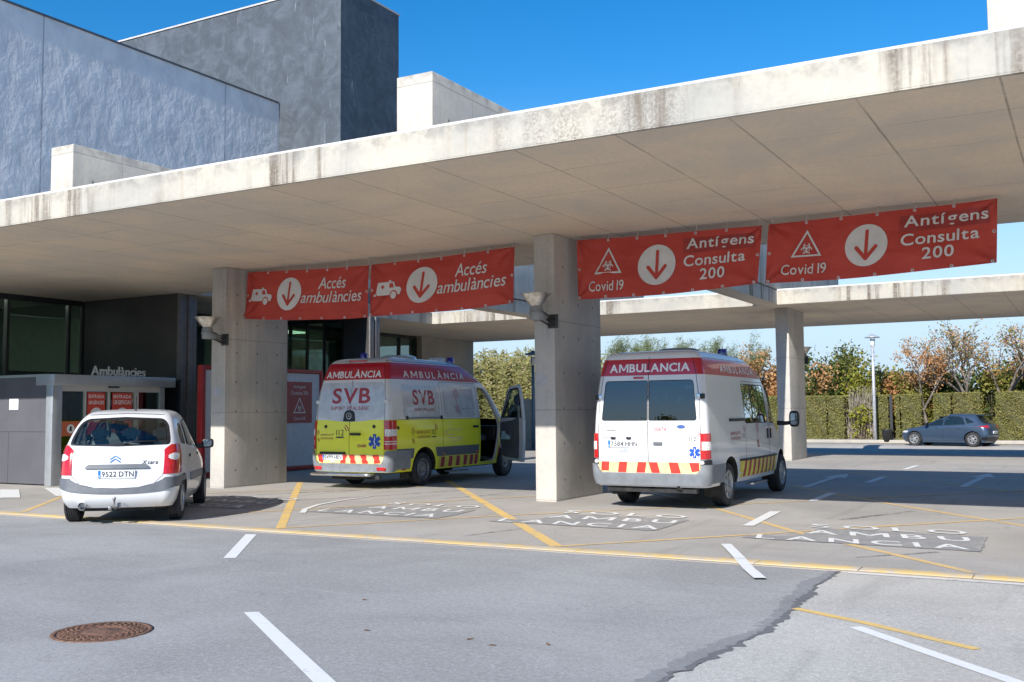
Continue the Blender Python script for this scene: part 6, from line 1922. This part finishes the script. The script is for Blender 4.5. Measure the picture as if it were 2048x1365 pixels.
    for y in (.66, 1.95): 
        m = MB(); B.patch(m, [(y - .03, 1.40), (y + .03, 1.40), (y + .03, 1.47), (y - .03, 1.47)], 'S+', .026, 0, 2, .026); m.obj('rail_end', V_BLACK, t, world=False)
    m = MB(); B.patch(m, rounded([(3.26, 1.19), (3.46, 1.19), (3.46, 1.24), (3.26, 1.24)], .02), 'S+', .03, 0, 2, .03); m.obj('door_handle', V_BLACK, t, world=False)
    m = MB(); n = 16; B.patch(m, [(.34 + .035 * math.cos(2 * PI * i / n), 1.235 + .035 * math.sin(2 * PI * i / n)) for i in range(n)], 'S+', .012, 0, 2, .012); m.obj('fuel_lock', V_BLACK, t, world=False)
    for y, st in ((RA, 0), (FA, math.radians(4))):
        for s in (-1, 1): wheel(t, s * .955, y, .352, .235, s, 'steel', st)
    for s in (-1, 1): box_part(t, 'mudflap', V_DARK, (s * .70, s * .93, .80, .82, .18, .40), bev=.006)
    m = MB(); m.box(-.62, .62, .4, 5.3, .28, .325); m.box(-.5, .72, .06, .14, .20, .27); m.tube([(-.78, RA, .34), (.78, RA, .34)], .055, 10); m.tube([(.30, .10, .30), (.45, .1, .24), (.52, .16, .22)], .04, 8); m.tube([(-.5, .12, .24), (.2, .12, .24)], .06, 10)
    m.obj('underbody', V_DARK, t, world=False, ang=40)
    m = MB(); m.box(.86, 1.02, 2.25, 3.0, .235, .265, 0, .008); m.obj('step', V_PLASTL, t, world=False)
    # open front door, hinged at the front edge
    hx, hy = .985, 4.58
    d = thing('door', None, None, (hx, hy, 0)); d.parent = t
    del_me = d
    th = math.radians(62)
    dirv = Vector((math.sin(th), -math.cos(th), 0)); nrm = Vector((math.cos(th), math.sin(th), 0))  # nrm points to the outer face
    bpy.data.objects.remove(d)
    out = [(0.02, .80), (.16, .44), (1.00, .38), (1.04, .9), (1.04, 1.4), (1.015, 1.9), (.98, 2.12), (.92, 2.17), (.58, 2.13), (.46, 2.02), (.26, 1.72), (.02, 1.36)]
    gl = rounded([(.12, 1.40), (.94, 1.40), (.93, 1.9), (.90, 2.06), (.60, 2.04), (.52, 1.98), (.33, 1.70)], .05)
    O = rounded(out, .05)
    def D(s, z, o): return Vector((hx, hy, z)) + dirv * s + nrm * (o - 0.10 * max(0, z - 1.3) ** 1.3 * 0.9)
    dm = MB()
    n = len(O)
    # frame between outline and glass: nearest pairing by angle
    c0 = Vector((.55, 1.72))
    lower = rounded([(0.02, .80), (.16, .44), (1.00, .38), (1.04, .9), (1.04, 1.38), (.02, 1.34)], .04)
    def slab(poly, o0, o1, mi):
        k = len(poly)
        dm.add([D(a, b, o0) for a, b in poly] + [D(a, b, o1) for a, b in poly], [tuple(range(k)), tuple(range(k, 2 * k))[::-1]] + [(i, (i + 1) % k, k + (i + 1) % k, k + i) for i in range(k)], mi)
    slab(lower, -.07, .0, 0)
    fr = [(.02, 1.34), (.26, 1.72), (.46, 2.02), (.58, 2.13), (.92, 2.17), (.98, 2.12), (1.015, 1.9), (1.04, 1.38)]
    fi = [(.12, 1.40), (.33, 1.70), (.52, 1.98), (.60, 2.04), (.90, 2.06), (.915, 2.03), (.935, 1.9), (.95, 1.40)]
    for i in range(len(fr) - 1):
        slab([fr[i], fr[i + 1], fi[i + 1], fi[i]], -.06, .0, 0)
    slab([(.02, 1.34), (.12, 1.40), (.95, 1.40), (1.04, 1.38)], -.062, -.001, 0)
    door = dm.obj('open_door', V_WHITE, t, ang=35, world=False)
    dm = MB(); slab(rounded([(.10, .82), (.20, .50), (.86, .46), (.88, .9), (.88, 1.42), (.62, 1.34), (.10, 1.30)], .05), -.095, -.071, 0)
    slab(rounded([(.16, .86), (.62, .86), (.70, .98), (.70, 1.06), (.16, 1.10)], .05), -.14, -.096, 0)
    slab(rounded([(.18, .52), (.84, .48), (.84, .72), (.2, .76)], .05), -.14, -.096, 0); dm.obj('door_trim', V_PLAST, door, ang=40, world=False)
    dm = MB()
    for i in range(len(fr) - 1):
        q = lambda p, r_: (p[0] + (r_[0] - p[0]) * .62, p[1] + (r_[1] - p[1]) * .62)
        slab([q(fr[i], fi[i]), q(fr[i + 1], fi[i + 1]), fi[i + 1], fi[i]], -.068, .006, 0)
    slab([(.36, 1.40), (.39, 1.40), (.41, 1.80), (.38, 1.77)], -.05, -.02, 0); dm.obj('window_seal', V_BLACK, door, world=False)
    dm = MB(); slab(gl, -.032, -.028, 0); dm.obj('door_glass', G_CLEAR, door, world=False, fixn=False)
    dm = MB(); slab(rounded([(.20, .90), (.60, .90), (.58, .98), (.42, 1.02), (.38, 1.10), (.26, 1.08), (.24, .98)], .02), -.15, -.141, 0); dm.obj('paper_bundle', plain('pale_blue_paper', (.45, .66, .72), .7), door, world=False)
    mm = MB(); bm = bmesh.new(); bmesh.ops.create_icosphere(bm, subdivisions=3, radius=1)
    mc = D(.20, 1.52, .22)
    for v in bm.verts:
        q = v.co; q.x = math.copysign(abs(q.x) ** .6, q.x) * .11; q.z = math.copysign(abs(q.z) ** .6, q.z) * .19
        q.y = q.y * .10 if q.y > 0 else q.y * .02
        v.co = q + mc
    mm.addbm(bm, 0, True); bm.free(); mm.tube([D(.10, 1.38, .0), mc + Vector((0, .03, -.12))], .04, 8)
    o = mm.obj('wing_mirror', V_BLACK, door, ang=50, world=False)
    g = MB(); P = rounded([(-.085, -.15), (.085, -.15), (.085, .15), (-.085, .15)], .05); g.add([(mc.x + a, mc.y - .024, mc.z + b) for a, b in P], [tuple(range(len(P)))]); g.obj('mirror_glass', M_MIRR, o, world=False, fixn=False)
    # cab
    seat(t, .50, 3.80, 1.0, V_SEAT, .5); seat(t, -.50, 3.80, 1.0, V_SEAT, .5)
    m = MB(); m.box(-.88, .88, 4.45, 4.85, .85, 1.22, 0, .06); m.box(-.86, .86, 3.44, 4.6, .45, .50, 0); m.box(-.3, .3, 4.3, 4.5, .7, 1.1, 0, .05)
    m.lathe([(.18, 0), (.2, .012), (.18, .024), (.165, .012), (.18, 0)], 24, (-.5, 4.38, 1.12), 'Y'); m.obj('dashboard', V_BLACK, t, world=False, ang=40)
    # roof equipment
    m = MB(); m.lathe([(.40, 2.70), (.38, 2.76), (.30, 2.785), (0, 2.79)], 32, (.1, 1.6, 0)); m.obj('roof_vent', V_FOIL, t, world=False, ang=40)
    beacon(t, -.58, 1.25, 2.68, .085, .17); beacon(t, .55, 3.0, 2.62, .085, .17); beacon(t, -.40, 3.05, 2.63, .085, .15)
    box_part(t, 'roof_box', V_PLATE, (-.02, .28, 2.95, 3.2, 2.66, 2.80), bev=.03)
    return t
yellow_ambulance()
# ------------------------------------------------------------------ white hatchback
def white_car():
    t = thing('parked_car', 'white people carrier hatchback with a tow ball, parked on the kerb at the left', 'car', (-11.963, 9.909, 0.0), math.radians(39.2))
    t.scale = (.96, .98, 1.0)
    W, DK, PL, GP, RB = 0, 1, 2, 3, 4
    C = dict(w=[(.24, .78), (.35, .84), (.55, .868), (.75, .872), (.95, .865), (1.05, .85), (1.2, .81), (1.35, .765), (1.48, .71), (1.56, .65), (1.60, .57), (1.62, .43), (1.63, .15)],
             yr=[(.24, .12), (.32, .04), (.42, .0), (.55, .015), (.75, .05), (.95, .10), (1.05, .135), (1.2, .25), (1.35, .40), (1.48, .57), (1.56, .74), (1.60, .92), (1.62, 1.15), (1.63, 1.3)],
             yf=[(.24, 4.05), (.45, 4.2), (.65, 4.18), (.8, 4.02), (.9, 3.72), (.98, 3.45), (1.1, 3.15), (1.3, 2.75), (1.48, 2.38), (1.56, 2.15), (1.60, 2.0), (1.63, 1.9)],
             rr=[(.24, .22), (.6, .24), (1.0, .22), (1.3, .18), (1.55, .16), (1.63, .05)], rf=[(.24, .5), (1.0, .5), (1.5, .35), (1.63, .1)], br=[(.24, .10), (.6, .11), (1.0, .12), (1.4, .12), (1.6, .10), (1.63, .02)], bf=[(.24, .3), (1.0, .35), (1.6, .2), (1.63, .02)],
             tf=[(.24, .10), (.9, .12), (1.6, .14)], tr=[(.24, .05), (.9, .045), (1.2, .05), (1.6, .07)])
    lv = [.24, .28, .33, .38, .44, .50, .56, .62, .70, .78, .86, .94, 1.0, 1.05, 1.10, 1.16, 1.22, 1.28, 1.34, 1.40, 1.45, 1.49, 1.53, 1.56, 1.58, 1.598, 1.61, 1.62, 1.626, 1.63]
    B = Body(C, lv, lambda z: W)
    C2 = shrink(C, .06); inner = Body(C2, [.62, .8, 1.0, 1.2, 1.35, 1.47, 1.54], lambda z: 0)
    rw = rounded([(-.715, 1.115), (0, 1.095), (.715, 1.115), (.705, 1.21), (.645, 1.41), (.555, 1.49), (0, 1.515), (-.555, 1.49), (-.645, 1.41), (-.705, 1.21)], [.05, .0, .05, .1, .1, .08, .0, .08, .1, .1], 5)
    wq = rounded([(.66, 1.13), (1.00, 1.095), (1.02, 1.42), (.86, 1.41), (.72, 1.28)], .04)
    wr = rounded([(1.08, 1.09), (1.94, 1.045), (1.94, 1.485), (1.36, 1.475), (1.10, 1.43)], .04)
    wf = rounded([(2.01, 1.04), (3.02, 1.0), (2.78, 1.22), (2.48, 1.40), (2.28, 1.475), (2.01, 1.49)], .04)
    wsh = rounded([(-.68, 1.08), (.68, 1.08), (.58, 1.50), (-.58, 1.50)], .06)
    cuts = [as_cut(inner, PL)]
    m = MB(); m.prism(rw, -1, 1.0, 'XZ', DK); cuts.append(m)
    m = MB()
    for q in (wq, wr, wf): m.prism(q, -1.6, 1.6, 'YZ', DK)
    cuts.append(m)
    m = MB(); m.prism(wsh, 2.2, 5, 'XZ', DK); cuts.append(m)
    RA, FA = .76, 3.50
    for y in (RA, FA): cuts.append(merge(cyl_cut(.55, 1.2, y, .315, .365, DK), cyl_cut(-1.2, -.55, y, .315, .365, DK)))
    ex = MB(); L = lambda pts, mode, w=.007: B.line(ex, pts, mode, w, .0012, GP)
    for s in (-1, 1):
        md = 'S+' if s > 0 else 'S-'
        L([(s * .655, 1.09), (s * .675, .95), (s * .675, .80), (s * .63, .68), (s * .52, .575), (s * .3, .525), (0, .515)], 'R')
        L([(1.05, 1.06), (1.04, .80), (1.12, .62), (1.22, .34)], md); L([(1.97, 1.03), (1.98, .34)], md); L([(3.05, .98), (3.1, .6), (3.06, .34)], md); L([(1.25, .32), (3.05, .32)], md)
        L([(s * .46, .98), (s * .50, 1.30), (s * .46, 1.75)], 'T', .010)
    L([(-.54, 1.545), (0, 1.565), (.54, 1.545)], 'R', .008)
    carve('body', B, cuts, [V_WHITE, V_BLACK, V_TRIM, V_GAP, V_RUBBER], t, 38, extra=ex)
    for nm, poly, md, g in (('rear_window', rw, 'R', G_CLEAR), ('quarter_window', wq, 'S+', G_SIDE), ('quarter_window', wq, 'S-', G_CLEAR), ('side_window', wr, 'S+', G_SIDE), ('side_window', wr, 'S-', G_CLEAR), ('side_window', wf, 'S+', G_SIDE), ('side_window', wf, 'S-', G_CLEAR), ('windscreen', wsh, 'F', G_CLEAR)):
        m = MB(); B.patch(m, poly, md, -.003, 0, 6); B.rim(m, poly, md, .045 if nm == 'rear_window' else .02, -.001, 1); m.obj(nm, [g, V_BLACK], t, world=False, fixn=False)
    for s in (-1, 1):
        m = MB(); B.wrap(m, 14, 26, .705, 1.12, .012, 0, (s,), 8, ztop=lambda i: 1.0 + .12 * min(1, max(0, (i - 13) / 5.0)) ** .6); o = m.obj('tail_lamp', V_LRED, t, world=False, ang=40)
        m = MB(); B.wrap(m, 16, 23, .90, .995, .017, 0, (s,), 5, ztop=lambda i: .95 + .048 * math.sin(PI * (i - 15) / 9), zbot=lambda i: .945 - .048 * math.sin(PI * (i - 15) / 9)); m.obj('indicator_lens', V_LCLEAR, o, world=False, ang=40)
    m = MB(); B.wrap(m, -31, 31, .43, .70, .02, 0, (1,), 5, ztop=lambda i: .515 + .145 * min(1, (abs(i) / 15) ** 3), zbot=lambda i: .445 + .075 * min(1, (abs(i) / 20) ** 2.5) + (.06 if abs(i) > 26 else 0), depth=.02)
    m.obj('bumper_strip', V_PLAST, t, world=False, ang=45)
    p = B.P('R', 0, .82)
    m = MB(); P = rounded([(-.46, .785), (.46, .785), (.41, .845), (-.41, .845)], .028); B.patch(m, P, 'R', .03, 0, 3, .03); m.obj('tailgate_handle', V_PLAST, t, world=False, ang=50)
    plate(B, t, 'R', .0, .715, .52, .115, '9522 DTN', .016)
    m = MB()
    for k in range(2):
        z = .895 + .042 * k
        B.line(m, [(-.105, z - .02), (-.03, z + .028), (.045, z - .02)], 'R', .018, .008, 0, .02)
    m.obj('chevron_badge', V_CHROME, t, world=False, fixn=False)
    m = MB(); B.text(m, 'Xsara', 'R', .34, .56, .845, .90, .006, 0, shear=.25, bold=.01); B.text(m, 'CITROËN', 'R', -.60, -.40, .86, .885, .006, 1)
    m.objs('badge_lettering', [V_PDARK, V_PLASTL], t)
    # wiper, aerial, exhaust, tow ball
    m = MB(); m.tube([B.P('R', .06, 1.12, .015), B.P('R', .2, 1.145, .03), B.P('R', .55, 1.15, .03)], .012, 6); m.obj('rear_wiper', V_BLACK, t, world=False)
    m = MB(); q = B.P('T', .08, .98); m.tube([q, q + Vector((.015, -.05, .05)), q + Vector((0.0, .02, .21))], .006, 6); m.lathe([(0, q.z + .02), (.02, q.z + .012), (.024, q.z - .01)], 10, (q.x, q.y, 0)); m.obj('aerial', V_BLACK, t, world=False)
    m = MB(); m.lathe([(.040, .02), (.052, -.02), (.056, -.02), (.056, .22), (.0, .22)], 20, (-.47, .03, .275), 'Y'); m.obj('exhaust', V_CHROME, t, world=False, ang=40)
    m = MB(); m.tube([(0, .35, .25), (0, -.03, .24), (0, -.09, .27), (0, -.09, .36)], .017, 8); m.lathe([(0, .41), (.018, .405), (.026, .385), (.018, .362), (.012, .355)], 14, (0, -.09, 0)); m.box(-.10, -.05, -.02, .06, .22, .27, 0, .008); m.box(.03, .08, -.03, .0, .24, .32, 0, .01); m.obj('tow_ball', V_STEELD, t, world=False, ang=40)
    m = MB(); B.patch(m, rounded([(1.32, .54), (2.95, .54), (2.95, .64), (1.32, .66)], .03), 'S+', .016, 0, 3, .016, ctr=(2.1, .6)); m.obj('side_moulding', V_PLASTL, t, world=False)
    for y in (1.22, 2.14):
        m = MB(); B.patch(m, rounded([(y - .02, .90), (y + .08, .90), (y + .08, .945), (y - .02, .945)], .018), 'S+', .014, 0, 3, .014); m.obj('door_handle', V_BLACK, t, world=False)
    mirror(t, .80, 2.78, 1.06, 1, .20, .155, arm=.06); mirror(t, -.80, 2.78, 1.06, -1, .20, .155, arm=.06)
    for y in (RA, FA):
        for s in (-1, 1): wheel(t, s * .835, y, .312, .195, s, 'hubcap', math.radians(3) if y > 2 else 0)
    m = MB(); m.box(-.62, .62, .35, 3.7, .20, .245); m.box(-.5, .5, .22, .5, .19, .24); m.tube([(-.7, RA, .28), (.7, RA, .28)], .05, 8); m.obj('underbody', V_DARK, t, world=False)
    for x in (-.46, 0, .46): seat(t, x, 1.22, .72, V_SEATL, .44, .44)
    for x in (-.38, .38): seat(t, x, 2.25, .70, V_SEAT, .5, .56)
    m = MB(); m.box(-.66, .66, .34, .92, .63, .66); m.box(-.68, .68, 2.85, 3.2, .70, .98, 0, .05); m.obj('cabin_floor', V_TRIM, t, world=False)
    m = MB(); m.lathe([(.17, 0), (.185, .01), (.17, .02), (.16, .01), (.17, 0)], 24, (-.38, 2.80, .98), 'Y'); m.obj('steering_wheel', V_BLACK, t, world=False)
    return t
white_car()

# ------------------------------------------------------------------ steel blue hatchback in the far row
def blue_car():
    t = thing('parked_car', 'steel blue five door hatchback parked sideways before the hedge', 'car', (-3.60, 48.55, -0.112), math.radians(76))
    t.scale = (.975,) * 3
    W, DK, GP, BK = 0, 1, 2, 3
    C = dict(w=[(.17, .80), (.3, .85), (.5, .885), (.7, .89), (.86, .875), (.94, .835), (1.1, .765), (1.25, .69), (1.36, .60), (1.41, .50), (1.435, .34), (1.444, .1)],
             yr=[(.17, .18), (.3, .06), (.5, .0), (.7, .02), (.86, .06), (.95, .12), (1.08, .30), (1.2, .44), (1.30, .52), (1.36, .58), (1.41, .80), (1.435, 1.05), (1.444, 1.2)],
             yf=[(.17, 3.90), (.3, 4.02), (.5, 4.06), (.62, 4.03), (.70, 3.93), (.76, 3.78), (.82, 3.52), (.88, 3.18), (.93, 2.98), (1.0, 2.82), (1.1, 2.62), (1.25, 2.28), (1.36, 1.98), (1.41, 1.88), (1.444, 1.8)],
             rr=[(.17, .2), (.8, .26), (1.3, .22), (1.444, .05)], rf=[(.17, .5), (.8, .55), (1.3, .3), (1.444, .06)], br=[(.17, .1), (1.3, .1), (1.444, .01)], bf=[(.17, .3), (1.0, .35), (1.4, .15), (1.444, .02)], tf=[(.17, .10), (.9, .12), (1.4, .12)], tr=[(.17, .04), (1.0, .06), (1.4, .08)])
    lv = [.17, .22, .28, .35, .42, .5, .58, .65, .70, .74, .78, .82, .86, .90, .94, .98, 1.03, 1.08, 1.14, 1.2, 1.26, 1.31, 1.35, 1.38, 1.405, 1.42, 1.432, 1.44, 1.444]
    B = Body(C, lv, lambda z: W)
    RA, FA = .70, 3.26
    cuts = [merge(cyl_cut(.55, 1.2, y, .32, .36, DK), cyl_cut(-1.2, -.55, y, .32, .36, DK)) for y in (RA, FA)]
    ex = MB(); L = lambda pts, mode, w=.010: B.line(ex, pts, mode, w, .0012, GP)
    for md in ('S-', 'S+'):
        L([(1.02, .93), (1.0, .62), (1.1, .3)], md); L([(1.93, .92), (1.95, .28)], md); L([(2.92, .86), (2.95, .6), (2.9, .28)], md); L([(1.12, .26), (2.9, .26)], md)
        # character line
        for a, b, c, d in ((1.12, .50, 2.75, .44),): B.line(ex, [(a, b), (c, d)], md, .012, .004, W)
        B.line(ex, [(.25, .86), (1.2, .80), (2.6, .78), (3.4, .74)], md, .010, .004, W)
    carve('body', B, cuts, [V_BLUE, V_BLACK, V_GAP, V_BLACK], t, 38, extra=ex)
    g = G_CAR
    for md in ('S-', 'S+'):
        for nm, P in (('side_window', [(1.98, .93), (2.86, .90), (2.62, 1.06), (2.30, 1.24), (2.12, 1.315), (1.98, 1.325)]), ('side_window', [(.98, .965), (1.92, .93), (1.92, 1.325), (1.30, 1.315), (1.12, 1.24)]), ('quarter_window', [(.62, 1.06), (.93, .99), (1.06, 1.24), (.98, 1.27)])):
            m = MB(); P = rounded(P, .03); B.patch(m, P, md, .003, 0); B.rim(m, P, md, .018, .004, 1); m.obj(nm, [g, V_BLACK], t, world=False, fixn=False)
        for y in (1.18, 2.12):
            m = MB(); B.patch(m, rounded([(y, .795), (y + .17, .795), (y + .17, .83), (y, .83)], .015), md, .02, 0, 2, .02); m.obj('door_handle', V_BLUE, t, world=False)
    m = MB(); B.patch(m, rounded([(-.60, 1.0), (.60, 1.0), (.48, 1.29), (-.48, 1.29)], .06), 'R', .004, 0); m.obj('rear_window', G_CAR, t, world=False, fixn=False)
    m = MB(); B.patch(m, rounded([(-.66, .95), (.66, .95), (.54, 1.32), (-.54, 1.32)], .06), 'F', .004, 0); m.obj('windscreen', G_CAR, t, world=False, fixn=False)
    for s in (-1, 1):
        m = MB(); B.wrap(m, 12, 28, .80, .95, .010, 0, (s,), 4, ztop=lambda i: .94 - .004 * (i - 12), zbot=lambda i: .80 + .006 * (i - 12)); m.obj('tail_lamp', V_LRED, t, world=False, ang=40)
        m = MB(); B.wrap(m, 70, 82, .60, .68, .008, 0, (s,), 3); m.obj('headlamp', V_LCLEAR, t, world=False, ang=40)
        for y in (RA, FA): wheel(t, s * .875, y, .315, .205, s, 'alloy')
    m = MB(); B.wrap(m, -24, 24, .22, .42, .006, 0, (1,), 3, zbot=lambda i: .20 + .004 * abs(i)); m.obj('bumper_insert', V_BLACK, t, world=False, ang=40)
    m = MB(); m.prism([(.30, 1.355), (.62, 1.375), (.66, 1.405), (.28, 1.375)], -.50, .50, 'YZ'); m.obj('roof_spoiler', V_BLUE, t, world=False)
    mirror(t, -.80, 2.62, .98, -1, .20, .15, arm=.05); mirror(t, .80, 2.62, .98, 1, .20, .15, arm=.05)
    m = MB(); m.box(-.66, .66, .5, 3.6, .15, .175); m.obj('underbody', V_DARK, t, world=False)
    plate(B, t, 'R', 0, .62, .52, .11, '4817 KTC')
    return t
blue_car()
